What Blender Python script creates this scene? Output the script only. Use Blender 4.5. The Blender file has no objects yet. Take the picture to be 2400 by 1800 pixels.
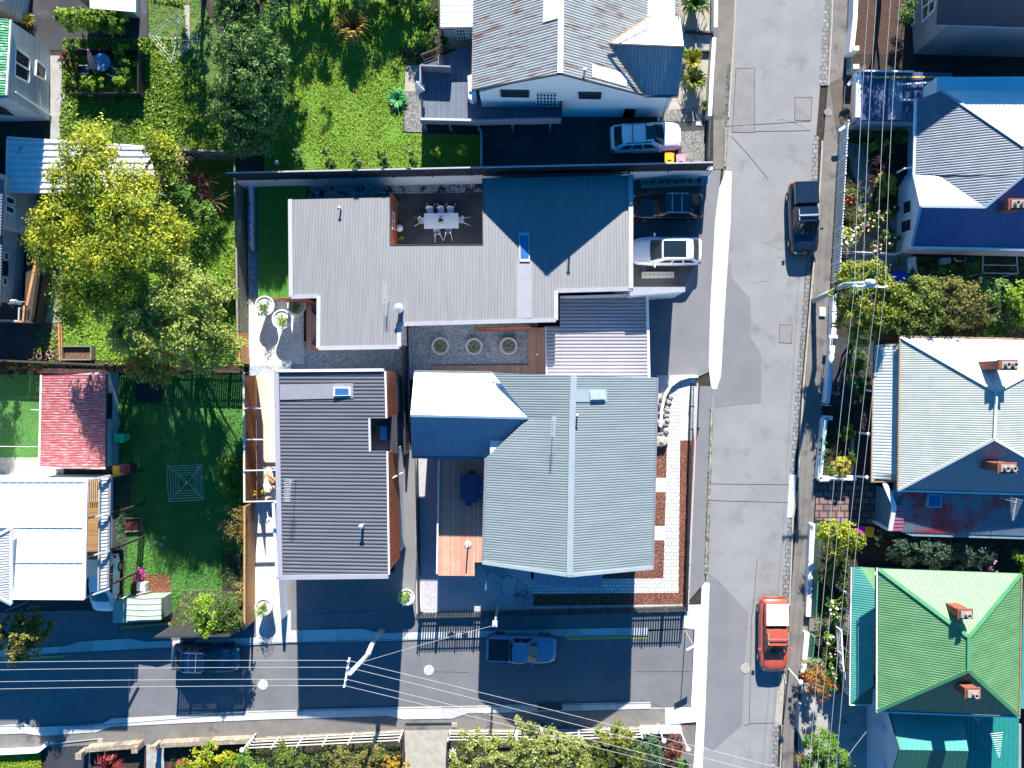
import bpy, math, random
import numpy as np
from mathutils import Vector, Matrix
from mathutils.noise import noise as pnoise

# ------------------------------------------------------------------ camera, world, sun
scene = bpy.context.scene
COL = scene.collection
H = 53.0            # camera height above the street, metres
S = 34.0            # pixels of the 2400 px wide photograph per metre on the street
NX, NY = 1260.0, 890.0   # the point straight below the camera
CX, CY = (NX-1200)/S, (900-NY)/S
cd = bpy.data.cameras.new('camera')
cam = bpy.data.objects.new('camera', cd)
COL.objects.link(cam)
cam.location = (CX, CY, H)
cam.rotation_euler = (0, 0, 0)
cd.sensor_width = 36
cd.lens = 36*S*H/2400
cd.shift_x = -(NX-1200)/2400
cd.shift_y = -(900-NY)/2400
cd.clip_end = 2000
scene.camera = cam

SUN_EL = math.radians(29.8)
SUN_DIR = Vector((-0.065, -1.0, -1.002*math.tan(SUN_EL))).normalized()
w = bpy.data.worlds.new('World'); scene.world = w; w.use_nodes = True
nt = w.node_tree; bgn = nt.nodes['Background']
sky = nt.nodes.new('ShaderNodeTexSky'); sky.sky_type = 'NISHITA'; sky.sun_disc = False
sky.sun_elevation = SUN_EL; sky.sun_rotation = math.radians(3.7)
sky.air_density = 1.0; sky.dust_density = 0.2; sky.ozone_density = 4.0
hs = nt.nodes.new('ShaderNodeHueSaturation'); hs.inputs['Saturation'].default_value = 1.45
nt.links.new(sky.outputs[0], hs.inputs['Color']); nt.links.new(hs.outputs[0], bgn.inputs[0]); bgn.inputs[1].default_value = 0.075
sd = bpy.data.lights.new('sun', 'SUN'); sd.energy = 4.6; sd.angle = math.radians(0.5); sd.color = (1.0, 0.95, 0.86)
so = bpy.data.objects.new('sun', sd); COL.objects.link(so); so.rotation_euler = SUN_DIR.to_track_quat('-Z', 'Y').to_euler()
so.location = (0, 40, 40)
scene.view_settings.view_transform = 'Standard'; scene.view_settings.look = 'None'
scene.view_settings.exposure = 1.55; scene.view_settings.gamma = 1.0
scene.cycles.max_bounces = 6; scene.cycles.diffuse_bounces = 2; scene.cycles.transparent_max_bounces = 8

# ------------------------------------------------------------------ pixel <-> world
def P(px, py, z=0.0):
    t = (H-z)/H
    return Vector((CX+(px-NX)/S*t, CY-(py-NY)/S*t, z))
def G(px, py, z=0.0):
    """ground plan position given at street level, lifted to z"""
    v = P(px, py, 0); v.z = z; return v
def on_wall(px, py, A, B, off=0.03):
    """point of the vertical plane through plan points A,B seen at a pixel"""
    d = Vector(((px-NX)/S, -(py-NY)/S)); c = Vector((CX, CY)); a = Vector(A[:2]); e = Vector(B[:2])-a
    n = Vector((-e.y, e.x)); t = (a-c).dot(n)/d.dot(n)
    q = c+d*t; n.normalize()
    if n.dot(c-a) < 0: n = -n
    q = q+n*off
    return Vector((q.x, q.y, H*(1-t)))

# ------------------------------------------------------------------ materials
MATS = {}
def mat(name, c, c2=None, rough=.75, scale=2.0, bump=0.0, bscale=30, lo=.35, hi=.65, fine=.12, metal=0.0, spec=.5,
        pat=None, stretch=None, island=0.0, c3=None, lo3=.6, hi3=.66, scale3=1.2, coat=0.0, trans=0.0, emit=None):
    if name in MATS: return MATS[name]
    m = bpy.data.materials.new(name); m.use_nodes = True; MATS[name] = m
    t = m.node_tree; N = t.nodes; L = t.links; b = N['Principled BSDF']
    def new(k, **kw):
        n = N.new(k)
        for a, v in kw.items(): setattr(n, a, v)
        return n
    def col(x): return (x[0], x[1], x[2], 1)
    if c2 is None: c2 = tuple(x*.8 for x in c)
    geo = new('ShaderNodeNewGeometry')
    mp = new('ShaderNodeMapping'); L.new(geo.outputs['Position'], mp.inputs[0])
    if stretch: mp.inputs['Scale'].default_value = stretch
    n1 = new('ShaderNodeTexNoise'); n1.inputs['Scale'].default_value = scale; n1.inputs['Detail'].default_value = 6
    n1.inputs['Roughness'].default_value = .6
    L.new(mp.outputs[0], n1.inputs['Vector'])
    r = new('ShaderNodeValToRGB'); r.color_ramp.elements[0].position = lo; r.color_ramp.elements[1].position = hi
    r.color_ramp.elements[0].color = col(c); r.color_ramp.elements[1].color = col(c2)
    L.new(n1.outputs[0], r.inputs[0]); out = r.outputs[0]
    if c3:
        n3 = new('ShaderNodeTexNoise'); n3.inputs['Scale'].default_value = scale3; n3.inputs['Detail'].default_value = 5
        n3.inputs['Roughness'].default_value = .65
        ad = new('ShaderNodeVectorMath', operation='ADD'); ad.inputs[1].default_value = (17.3, 5.1, 2.2)
        L.new(mp.outputs[0], ad.inputs[0]); L.new(ad.outputs[0], n3.inputs['Vector'])
        r3 = new('ShaderNodeMapRange'); r3.inputs[1].default_value = lo3; r3.inputs[2].default_value = hi3
        L.new(n3.outputs[0], r3.inputs[0])
        mx = new('ShaderNodeMixRGB'); mx.inputs[2].default_value = col(c3)
        L.new(r3.outputs[0], mx.inputs[0]); L.new(out, mx.inputs[1]); out = mx.outputs[0]
    nf = new('ShaderNodeTexNoise'); nf.inputs['Scale'].default_value = bscale; nf.inputs['Detail'].default_value = 3
    L.new(geo.outputs['Position'], nf.inputs['Vector'])
    if fine:
        mr = new('ShaderNodeMapRange'); mr.inputs[1].default_value = .3; mr.inputs[2].default_value = .7
        mr.inputs[3].default_value = 1-fine*2; mr.inputs[4].default_value = 1+fine
        L.new(nf.outputs[0], mr.inputs[0])
        mx = new('ShaderNodeMixRGB', blend_type='MULTIPLY'); mx.inputs[0].default_value = 1
        L.new(out, mx.inputs[1]); L.new(mr.outputs[0], mx.inputs[2]); out = mx.outputs[0]
    hgt = nf.outputs[0]
    if island:
        mr = new('ShaderNodeMapRange'); mr.inputs[3].default_value = 1-island; mr.inputs[4].default_value = 1+island
        L.new(geo.outputs['Random Per Island'], mr.inputs[0])
        mx = new('ShaderNodeMixRGB', blend_type='MULTIPLY'); mx.inputs[0].default_value = 1
        L.new(out, mx.inputs[1]); L.new(mr.outputs[0], mx.inputs[2]); out = mx.outputs[0]
    if pat:
        k = pat[0]
        if k == 'boards':           # (axis, pitch, gap colour factor, gap fraction)
            ax, pitch, dark, gap = pat[1:5]
            sx = new('ShaderNodeSeparateXYZ'); L.new(geo.outputs['Position'], sx.inputs[0])
            dv = new('ShaderNodeMath', operation='DIVIDE'); dv.inputs[1].default_value = pitch
            L.new(sx.outputs[ax], dv.inputs[0])
            fr = new('ShaderNodeMath', operation='FRACT'); L.new(dv.outputs[0], fr.inputs[0])
            fl = new('ShaderNodeMath', operation='FLOOR'); L.new(dv.outputs[0], fl.inputs[0])
            wn = new('ShaderNodeTexWhiteNoise', noise_dimensions='1D'); L.new(fl.outputs[0], wn.inputs['W'])
            mr = new('ShaderNodeMapRange'); mr.inputs[3].default_value = .82; mr.inputs[4].default_value = 1.12
            L.new(wn.outputs['Value'], mr.inputs[0])
            lt = new('ShaderNodeMath', operation='LESS_THAN'); lt.inputs[1].default_value = gap; L.new(fr.outputs[0], lt.inputs[0])
            mm = new('ShaderNodeMapRange'); mm.inputs[3].default_value = 1; mm.inputs[4].default_value = dark
            L.new(lt.outputs[0], mm.inputs[0])
            pr = new('ShaderNodeMath', operation='MULTIPLY'); L.new(mr.outputs[0], pr.inputs[0]); L.new(mm.outputs[0], pr.inputs[1])
            f = pr.outputs[0]
        elif k == 'bricks':         # (width, height, mortar, dark factor)
            bt = new('ShaderNodeTexBrick'); bt.inputs['Scale'].default_value = 1
            bt.inputs['Brick Width'].default_value = pat[1]; bt.inputs['Row Height'].default_value = pat[2]
            bt.inputs['Mortar Size'].default_value = pat[3]
            bt.inputs['Color1'].default_value = (.75, .75, .75, 1); bt.inputs['Color2'].default_value = (1.15, 1.15, 1.15, 1)
            bt.inputs['Mortar'].default_value = (pat[4],)*3+(1,)
            L.new(geo.outputs['Position'], bt.inputs['Vector']); f = bt.outputs['Color']
        elif k == 'cells':          # (scale, gap, dark factor)
            vt = new('ShaderNodeTexVoronoi', feature='DISTANCE_TO_EDGE'); vt.inputs['Scale'].default_value = pat[1]
            L.new(geo.outputs['Position'], vt.inputs['Vector'])
            v2 = new('ShaderNodeTexVoronoi'); v2.inputs['Scale'].default_value = pat[1]
            L.new(geo.outputs['Position'], v2.inputs['Vector'])
            sp = new('ShaderNodeSeparateXYZ'); L.new(v2.outputs['Color'], sp.inputs[0])
            mr = new('ShaderNodeMapRange'); mr.inputs[3].default_value = .7; mr.inputs[4].default_value = 1.2; L.new(sp.outputs[0], mr.inputs[0])
            mm = new('ShaderNodeMapRange'); mm.inputs[1].default_value = pat[2]*.4; mm.inputs[2].default_value = pat[2]
            mm.inputs[3].default_value = pat[3]; mm.inputs[4].default_value = 1; L.new(vt.outputs[0], mm.inputs[0])
            pr = new('ShaderNodeMath', operation='MULTIPLY'); L.new(mr.outputs[0], pr.inputs[0]); L.new(mm.outputs[0], pr.inputs[1])
            f = pr.outputs[0]
        mx = new('ShaderNodeMixRGB', blend_type='MULTIPLY'); mx.inputs[0].default_value = 1
        L.new(out, mx.inputs[1]); L.new(f, mx.inputs[2]); out = mx.outputs[0]
    L.new(out, b.inputs['Base Color'])
    b.inputs['Roughness'].default_value = rough; b.inputs['Metallic'].default_value = metal
    b.inputs['Specular IOR Level'].default_value = spec
    b.inputs['Coat Weight'].default_value = coat
    if bump:
        bp = new('ShaderNodeBump'); bp.inputs['Strength'].default_value = bump; bp.inputs['Distance'].default_value = .05
        L.new(hgt, bp.inputs['Height']); L.new(bp.outputs[0], b.inputs['Normal'])
    if trans:
        tr = new('ShaderNodeBsdfTranslucent'); L.new(out, tr.inputs[0])
        ms = new('ShaderNodeMixShader'); ms.inputs[0].default_value = trans
        L.new(b.outputs[0], ms.inputs[1]); L.new(tr.outputs[0], ms.inputs[2]); L.new(ms.outputs[0], N['Material Output'].inputs[0])
    return m
def glass_clear(name='clear glass panel'):
    if name in MATS: return MATS[name]
    m = bpy.data.materials.new(name); m.use_nodes = True; MATS[name] = m
    b = m.node_tree.nodes['Principled BSDF']
    b.inputs['Base Color'].default_value = (.8, .9, .9, 1); b.inputs['Roughness'].default_value = .03
    b.inputs['Alpha'].default_value = .18
    return m

# ------------------------------------------------------------------ object helpers
def tag(o, label=None, cat=None, group=None, kind=None):
    if label: o['label'] = label
    if cat: o['category'] = cat
    if group: o['group'] = group
    if kind: o['kind'] = kind
    return o
def thing(name, label, cat, loc=(0, 0, 0), group=None):
    o = bpy.data.objects.new(name, None); COL.objects.link(o)
    o.empty_display_size = .3; o.location = loc
    return tag(o, label, cat, group)
class MB:
    def __init__(s): s.v = []; s.f = []; s.smooth = False
    def add(s, vs, fs):
        n = len(s.v); s.v += [tuple(v) for v in vs]; s.f += [tuple(i+n for i in f) for f in fs]; return s
    def poly(s, pts): return s.add(pts, [tuple(range(len(pts)))])
    def pxpoly(s, pts, z): return s.poly([P(x, y, z) for x, y in pts])
    def prism(s, pts, z0, z1, z1f=None):
        """pts: plan points counter-clockwise or not; solid between z0 and z1 (or per-vertex heights)"""
        n = len(pts); a = sum(pts[i][0]*pts[(i+1) % n][1]-pts[(i+1) % n][0]*pts[i][1] for i in range(n))
        pts = list(pts); tops = list(z1f) if z1f else [z1]*n
        if a < 0: pts.reverse(); tops.reverse()
        v = [(p[0], p[1], z0) for p in pts]+[(p[0], p[1], t) for p, t in zip(pts, tops)]
        f = [tuple(range(n-1, -1, -1)), tuple(range(n, 2*n))]+[(i, (i+1) % n, n+(i+1) % n, n+i) for i in range(n)]
        return s.add(v, f)
    def pxprism(s, pts, z0, z1, zr=None):
        """outline read at height zr (default top)"""
        return s.prism([P(x, y, z1 if zr is None else zr) for x, y in pts], z0, z1)
    def box(s, c, size, rz=0.0):
        x, y, z = size[0]/2, size[1]/2, size[2]/2; co, si = math.cos(rz), math.sin(rz)
        v = []
        for dz in (-z, z):
            for dx, dy in ((-x, -y), (x, -y), (x, y), (-x, y)):
                v.append((c[0]+dx*co-dy*si, c[1]+dx*si+dy*co, c[2]+dz))
        return s.add(v, [(3, 2, 1, 0), (4, 5, 6, 7), (0, 1, 5, 4), (1, 2, 6, 5), (2, 3, 7, 6), (3, 0, 4, 7)])
    def beam(s, p, q, w, h):
        p = Vector(p); q = Vector(q); d = (q-p).normalized()
        up = Vector((0, 0, 1)) if abs(d.z) < .95 else Vector((0, 1, 0))
        sd = d.cross(up).normalized(); u = sd.cross(d).normalized()
        v = [e+sd*a*w/2+u*b*h/2 for e in (p, q) for a, b in ((-1, -1), (1, -1), (1, 1), (-1, 1))]
        return s.add(v, [(0, 1, 2, 3), (7, 6, 5, 4), (0, 4, 5, 1), (1, 5, 6, 2), (2, 6, 7, 3), (3, 7, 4, 0)])
    def tube(s, p, q, r0, r1=None, n=8, cap=True):
        r1 = r0 if r1 is None else r1
        p = Vector(p); q = Vector(q); d = (q-p).normalized()
        up = Vector((0, 0, 1)) if abs(d.z) < .9 else Vector((1, 0, 0))
        a = d.cross(up).normalized(); b = d.cross(a)
        v = [c+(a*math.cos(2*math.pi*i/n)+b*math.sin(2*math.pi*i/n))*r for c, r in ((p, r0), (q, r1)) for i in range(n)]
        f = [(i, (i+1) % n, n+(i+1) % n, n+i) for i in range(n)]
        if cap: f += [tuple(range(n-1, -1, -1)), tuple(range(n, 2*n))]
        return s.add(v, f)
    def path(s, pts, r, n=6):
        for a, b in zip(pts[:-1], pts[1:]): s.tube(a, b, r, r, n)
        return s
    def lathe(s, c, prof, n=24):
        v = [(c[0]+r*math.cos(2*math.pi*i/n), c[1]+r*math.sin(2*math.pi*i/n), c[2]+z) for r, z in prof for i in range(n)]
        f = [(k*n+i, k*n+(i+1) % n, (k+1)*n+(i+1) % n, (k+1)*n+i) for k in range(len(prof)-1) for i in range(n)]
        return s.add(v, f)
    def ball(s, c, r, n=10, sq=(1, 1, 1), jit=0.0, seed=0):
        rnd = random.Random(seed); m = n//2+1; v = []; f = []
        for j in range(m):
            th = math.pi*j/(m-1)
            for i in range(n):
                k = r*(1+jit*(rnd.random()-.5)); ph = 2*math.pi*i/n
                v.append((c[0]+k*sq[0]*math.sin(th)*math.cos(ph), c[1]+k*sq[1]*math.sin(th)*math.sin(ph), c[2]+k*sq[2]*math.cos(th)))
        f = [(j*n+i, (j+1)*n+i, (j+1)*n+(i+1) % n, j*n+(i+1) % n) for j in range(m-1) for i in range(n)]
        return s.add(v, f)
    def obj(s, name, m, parent=None, smooth=None, origin=None):
        off = Vector((0, 0, 0)); q = parent
        while q is not None: off += q.location; q = q.parent
        if parent is None and origin is None and s.v:
            a = np.array(s.v); mn = a.min(0); mx = a.max(0); origin = Vector(((mn[0]+mx[0])/2, (mn[1]+mx[1])/2, mn[2]))
        if origin is None: origin = Vector((0, 0, 0))
        sh = off+Vector(origin)
        me = bpy.data.meshes.new(name); me.from_pydata([(v[0]-sh.x, v[1]-sh.y, v[2]-sh.z) for v in s.v], [], s.f); me.update()
        me.materials.append(m)
        o = bpy.data.objects.new(name, me); COL.objects.link(o); o.location = origin
        if parent: o.parent = parent
        if smooth or (smooth is None and s.smooth):
            me.polygons.foreach_set('use_smooth', [True]*len(me.polygons))
        return o
def struct(name, pts, z, m, px=True):
    b = MB(); b.poly([P(x, y, z) for x, y in pts] if px else pts)
    if b_area(b.v) < 0: b.f = [tuple(reversed(f)) for f in b.f]
    return tag(b.obj(name, m), kind='structure')
def b_area(v): n = len(v); return sum(v[i][0]*v[(i+1) % n][1]-v[(i+1) % n][0]*v[i][1] for i in range(n))
def copy_tree(o, parent=None):
    c = o.copy(); COL.objects.link(c); c.parent = parent
    for ch in list(o.children): copy_tree(ch, c)
    return c

# ------------------------------------------------------------------ roofs and walls
def clip(poly, n, d, keep_ge=True):
    out = []; s = 1 if keep_ge else -1
    for i in range(len(poly)):
        a, b = poly[i], poly[(i+1) % len(poly)]
        da = (a.dot(n)-d)*s; db = (b.dot(n)-d)*s
        if da >= 0: out.append(a)
        if (da > 0 and db < 0) or (da < 0 and db > 0): out.append(a+(b-a)*(da/(da-db)))
    return out
PROF = {'corr': [(0, 0), (.25, .75), (.5, 1), (.75, .75)], 'rib': [(0, 0), (.68, 0), (.76, 1), (.92, 1)],
        'trap': [(0, 0), (.45, 0), (.55, 1), (.9, 1)], 'flat': [(0, 0)]}
def ribbed(b, pts, ribdir, pitch, amp, prof='corr'):
    """convex roof plane pts (world) cut in strips parallel to ribdir (plan direction), raised to the profile"""
    u = Vector((-ribdir[1], ribdir[0], 0)).normalized()
    ds = [p.dot(u) for p in pts]; lo, hi = min(ds), max(ds); fr = PROF[prof]
    k = math.floor(lo/pitch); cuts = []
    while k*pitch < hi:
        for f, h in fr: cuts.append((k*pitch+f*pitch, h*amp))
        k += 1
    cuts.append((k*pitch, fr[0][1]*amp))
    for (a, ha), (c, hc) in zip(cuts[:-1], cuts[1:]):
        if c <= lo+1e-6 or a >= hi-1e-6: continue
        q = clip(clip(pts, u, a, True), u, c, False)
        if len(q) < 3: continue
        q = [Vector((p.x, p.y, p.z+ha+(hc-ha)*min(1, max(0, (p.dot(u)-a)/(c-a))))) for p in q]
        if b_area(q) < 0: q.reverse()
        b.poly(q)
def roof_part(root, planes, m, ribdir, pitch=.2, amp=.03, prof='corr', thick=.12, name='roof', label=None):
    """planes: list of pixel polygons [(px,py,z)...] or (polygon, ribdir)"""
    b = MB()
    for pl in planes:
        rd = ribdir
        if isinstance(pl, tuple): pl, rd = pl
        pts = [P(*q) for q in pl]
        if b_area(pts) < 0: pts.reverse()
        ribbed(b, pts, rd, pitch, amp, prof)
        n = len(pts)
        for i in range(n):      # underside and rim
            p, q = pts[i], pts[(i+1) % n]
            dz = Vector((0, 0, thick)); b.poly([p-dz, q-dz, q-Vector((0, 0, .004)), p-Vector((0, 0, .004))])
        b.poly([p-Vector((0, 0, thick)) for p in reversed(pts)])
    o = b.obj(name, m, root)
    if label: o['label'] = label
    return o
def trim(root, lines, m, w=.14, h=.12, name='gutter', lift=0.0):
    for ln in lines:
        b = MB(); pts = [P(*q)+Vector((0, 0, lift)) for q in ln]
        for p, q in zip(pts[:-1], pts[1:]): b.beam(p, q, w, h)
        b.obj(name, m, root)
def walls(root, pts, z0, m, inset=.35, name='wall', drop=.13):
    """pts: pixel eave outline [(px,py,z)], pulled in under the eave"""
    w_ = [P(*q) for q in pts]
    if b_area(w_) < 0: w_.reverse()
    n = len(w_); out = []
    for i in range(n):
        a, b_, c = w_[i-1], w_[i], w_[(i+1) % n]
        d1 = (b_-a).xy.normalized(); d2 = (c-b_).xy.normalized()
        n1 = Vector((-d1.y, d1.x)); n2 = Vector((-d2.y, d2.x)); k = n1+n2
        k = k/max(.3, k.dot(n1)) if k.length > .01 else n1
        out.append((b_.x+k.x*inset, b_.y+k.y*inset, b_.z-drop))
    mb = MB(); mb.prism(out, z0, 0, [p[2] for p in out])
    mb.obj(name, m, root)
    return [Vector(p) for p in out]
def window(root, quad, A, B, fm, gm, name='window', bars=(1, 1), fw=.07, depth=.08, pane='pane'):
    """quad of 4 pixels on the wall plane A-B: frame bars as one part, pane as its child"""
    q = [on_wall(x, y, A, B, .02) for x, y in quad]
    n = (q[1]-q[0]).cross(q[3]-q[0]).normalized(); c = (q[0]+q[1]+q[2]+q[3])/4
    tocam = Vector((CX, CY, H))-c
    if n.dot(tocam) < 0: n = -n
    b = MB(); up = n*depth*.5
    def bar(p, r_): b.beam(p+up*.6, r_+up*.6, fw, depth)
    for i in range(4): bar(q[i], q[(i+1) % 4])
    for i in range(1, bars[0]):
        t = i/bars[0]; bar(q[0].lerp(q[1], t), q[3].lerp(q[2], t))
    for i in range(1, bars[1]):
        t = i/bars[1]; bar(q[0].lerp(q[3], t), q[1].lerp(q[2], t))
    f = b.obj(name, fm, root)
    g = MB(); g.poly([p+n*.015 for p in q]); g.obj(pane, gm, f)
    return f
def skylight(root, px, z, fm, gm, h=.14, zs=None):
    """px: 4 corner pixels of the kerb frame at roof height z"""
    q = [P(x, y, (zs[i] if zs else z)+h) for i, (x, y) in enumerate(px)]
    b = MB(); b.prism(q, min(p.z for p in q)-h-.1, 0, [p.z for p in q]); f = b.obj('skylight', fm, root)
    c = (q[0]+q[1]+q[2]+q[3])/4
    g = MB(); g.poly([c+(p-c)*.8+Vector((0, 0, .012)) for p in q]); g.obj('pane', gm, f)
    return f

# ------------------------------------------------------------------ foliage
def leaf_object(name, centers, sizes, m, parent=None, up=.35, seed=1, aspect=.55, fold=True, normals=None):
    """many small kite-shaped leaves in one mesh"""
    rng = np.random.default_rng(seed); n = len(centers); centers = np.asarray(centers, float); sizes = np.asarray(sizes, float)
    nr = rng.normal(size=(n, 3)); nr /= np.linalg.norm(nr, axis=1)[:, None]
    if normals is not None: nr = nr*.75+normals*.8
    nr[:, 2] = np.abs(nr[:, 2])*.7+up; nr /= np.linalg.norm(nr, axis=1)[:, None]
    t = rng.normal(size=(n, 3)); t -= (t*nr).sum(1)[:, None]*nr; t /= np.linalg.norm(t, axis=1)[:, None]
    bt = np.cross(nr, t); s = sizes[:, None]
    v = np.empty((n, 4, 3))
    v[:, 0] = centers-t*s*.6; v[:, 1] = centers+bt*s*aspect*.5+nr*s*.1; v[:, 2] = centers+t*s*.6; v[:, 3] = centers-bt*s*aspect*.5+nr*s*.1
    off = Vector((0, 0, 0)); q = parent
    while q is not None: off += q.location; q = q.parent
    org = Vector((0, 0, 0)) if parent else Vector((float(centers[:, 0].mean()), float(centers[:, 1].mean()), float(centers[:, 2].min())))
    v = v.reshape(-1, 3)-np.array(off+org)
    me = bpy.data.meshes.new(name)
    me.vertices.add(n*4); me.vertices.foreach_set('co', v.astype(np.float32).ravel())
    me.loops.add(n*4); me.loops.foreach_set('vertex_index', np.arange(n*4, dtype=np.int32))
    me.polygons.add(n); me.polygons.foreach_set('loop_start', np.arange(0, n*4, 4, dtype=np.int32))
    me.polygons.foreach_set('loop_total', np.full(n, 4, dtype=np.int32)); me.update(calc_edges=True)
    me.materials.append(m)
    o = bpy.data.objects.new(name, me); COL.objects.link(o); o.location = org
    if parent: o.parent = parent
    return o
def blob_leaves(blobs, per=900, clump=.35, leaf=.13, seed=1, shell=.75):
    """blobs: (x,y,z,rx,ry,rz) world ellipsoids -> leaf centres gathered in clumps near the surface"""
    rng = np.random.default_rng(seed); C = []; Sz = []; Nn = []
    for (x, y, z, rx, ry, rz) in blobs:
        area = (rx*ry+rx*rz+ry*rz)/3
        nl = max(40, int(per*area)); nc = max(6, int(nl/46))
        d = rng.normal(size=(nc, 3)); d /= np.linalg.norm(d, axis=1)[:, None]
        d[:, 2] = np.where(d[:, 2] < -.35, -d[:, 2]*.6, d[:, 2])
        rad = shell+(1.08-shell)*rng.random(nc)**.7
        cc = d*rad[:, None]*np.array([rx, ry, rz])+np.array([x, y, z])
        idx = rng.integers(0, nc, nl); cs = clump*(.6+.8*rng.random(nc))
        off = rng.normal(size=(nl, 3))*np.array([.5, .5, .35])*cs[idx][:, None]
        C.append(cc[idx]+off); Sz.append(leaf*(.6+.8*rng.random(nl))); Nn.append(d[idx])
    return np.concatenate(C), np.concatenate(Sz), np.concatenate(Nn)
def limb(b, p, q, r0, r1, seed=0, n=7, k=4):
    rnd = random.Random(seed); p = Vector(p); q = Vector(q); prev = p; L_ = (q-p).length
    for i in range(1, k+1):
        t = i/k; c = p.lerp(q, t)
        if i < k: c += Vector((rnd.uniform(-1, 1), rnd.uniform(-1, 1), rnd.uniform(-.5, .5)))*L_*.05
        ra = r0+(r1-r0)*(i-1)/k; rb = r0+(r1-r0)*t
        b.tube(prev, c, ra, rb, n); prev = c
def tree(name, label, cat, base, blobs, lm, tm, per=900, clump=.35, leaf=.13, seed=1, trunk_r=.18, group=None, shell=.75, up=.35, z0=0.0, twigs=0):
    """base: (px,py) on the ground; blobs: (px,py,z,r[,rz]) seen in the photo at their own height"""
    bl = []
    for q in blobs:
        c = P(q[0], q[1], q[2]); k = (H-q[2])/H; r = q[3]/S*k; rz = q[4] if len(q) > 4 else r*.8
        bl.append((c.x, c.y, q[2], r, r, rz))
    g = P(base[0], base[1], z0); root = thing(name, label, cat, g, group)
    C, Sz, Nn = blob_leaves(bl, per*(3.0 if per < 1000 else 1.6), clump, leaf*1.05, seed, shell)
    C[:, 2] = np.maximum(C[:, 2], z0+.05)
    leaf_object('crown', C, Sz, lm, root, seed=seed, normals=Nn, up=up)
    b = MB(); top = sum((Vector(q[:3]) for q in bl), Vector((0, 0, 0)))/len(bl)
    fork = g.lerp(top, .35); limb(b, g, fork, trunk_r, trunk_r*.75, seed)
    for i, q in enumerate(bl): limb(b, fork, Vector((q[0], q[1], q[2]+q[5]*.2)), trunk_r*.5, trunk_r*.12, seed+i+1)
    rnd = random.Random(seed)
    for i in range(twigs):
        q = bl[rnd.randrange(len(bl))]; a = rnd.uniform(0, 6.28); e = rnd.uniform(.1, .9)
        p = Vector((q[0], q[1], q[2])); d = Vector((math.cos(a)*q[3], math.sin(a)*q[4], e*q[5]))*1.12
        limb(b, p, p+d, .03, .012, seed+50+i, 4, 3)
    b.obj('trunk', tm, root, smooth=True)
    return root
def tuft(name, label, cat, px, py, z, r, h, m, n=60, group=None, seed=1, wd=.05, arch=.6):
    """strap-leaved plant: arching blades from one point"""
    rnd = random.Random(seed); c = P(px, py, z); b = MB()
    for i in range(n):
        a = rnd.uniform(0, 6.283); L_ = r*rnd.uniform(.55, 1.05); hh = h*rnd.uniform(.6, 1.1); w_ = wd*rnd.uniform(.7, 1.2)
        d = Vector((math.cos(a), math.sin(a), 0)); s = Vector((-d.y, d.x, 0)); st = c+d*rnd.uniform(0, .15*r)
        pts = [(0, 0, 1), (.35, .75, 1), (.7, 1, .8), (1, 1-arch*rnd.uniform(.3, 1), .1)]
        rows = [(st+d*L_*t+Vector((0, 0, hh*zz)), w_*ww) for t, zz, ww in pts]
        v = []
        for p, ww in rows: v += [p-s*ww/2, p+s*ww/2]
        b.add(v, [(2*k, 2*k+1, 2*k+3, 2*k+2) for k in range(3)])
    o = b.obj(name, m); return tag(o, label, cat, group)
# ------------------------------------------------------------------ palette
asph_old = mat('old asphalt', (.225,.226,.232), (.27,.27,.272), .9, .35, .5, 24, c3=(.17,.172,.18), lo3=.55, hi3=.75, scale3=.5, fine=.16)
asph_new = mat('new asphalt', (.135,.137,.15), (.165,.167,.175), .85, .5, .25, 50, c3=(.2,.198,.195), lo3=.55, hi3=.8, scale3=.25, fine=.14)
asph_mid = mat('grey asphalt', (.165,.165,.178), (.195,.195,.205), .88, .4, .25, 50, fine=.14)
asph_foot = mat('footpath asphalt', (.145,.135,.125), (.2,.185,.17), .9, .7, .3, 45, c3=(.09,.085,.08), lo3=.55, hi3=.7, scale3=1.0, fine=.15)
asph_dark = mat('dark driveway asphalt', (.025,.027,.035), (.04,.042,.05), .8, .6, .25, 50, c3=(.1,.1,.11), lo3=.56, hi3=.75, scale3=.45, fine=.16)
conc = mat('concrete', (.55,.55,.54), (.46,.46,.45), .8, 1.2, .15, 40, fine=.06, pat=('bricks', 2.4, 40, .02, .75))
conc_white = mat('pale concrete', (.74,.74,.72), (.6,.6,.58), .75, 1.4, .1, 30, fine=.1, pat=('bricks', 40, 2.6, .015, .6))
conc_grey = mat('weathered concrete', (.3,.29,.27), (.4,.385,.36), .85, 1.5, .25, 40, c3=(.18,.17,.15), fine=.12)
conc_tan = mat('sandy concrete', (.42,.39,.33), (.33,.3,.25), .85, 2.2, .25, 40, fine=.14)
soil = mat('dark soil', (.028,.02,.016), (.05,.037,.027), .95, 2, .8, 12, fine=.3)
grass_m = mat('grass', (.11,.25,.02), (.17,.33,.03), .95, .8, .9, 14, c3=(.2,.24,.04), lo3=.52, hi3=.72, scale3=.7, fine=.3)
grass_dark = mat('shade dark grass', (.05,.18,.035), (.085,.23,.04), .95, .8, .9, 14, c3=(.1,.1,.03), lo3=.58, hi3=.75, scale3=.8, fine=.3)  # grass colour darkened for lawns that lie in shade
turf_m = mat('short bright turf', (.05,.2,.02), (.07,.26,.03), .9, 3, .8, 25, fine=.25)
weeds_m = mat('weedy grass', (.05,.12,.015), (.12,.19,.03), .95, 2.5, 1, 8, c3=(.22,.14,.06), lo3=.6, hi3=.7, scale3=1.3, fine=.35)
gravel_blue = mat('grey gravel', (.42,.5,.58), (.62,.68,.74), .9, 12, .7, 40, pat=('cells', 9, .12, .5), fine=.2)
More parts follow.
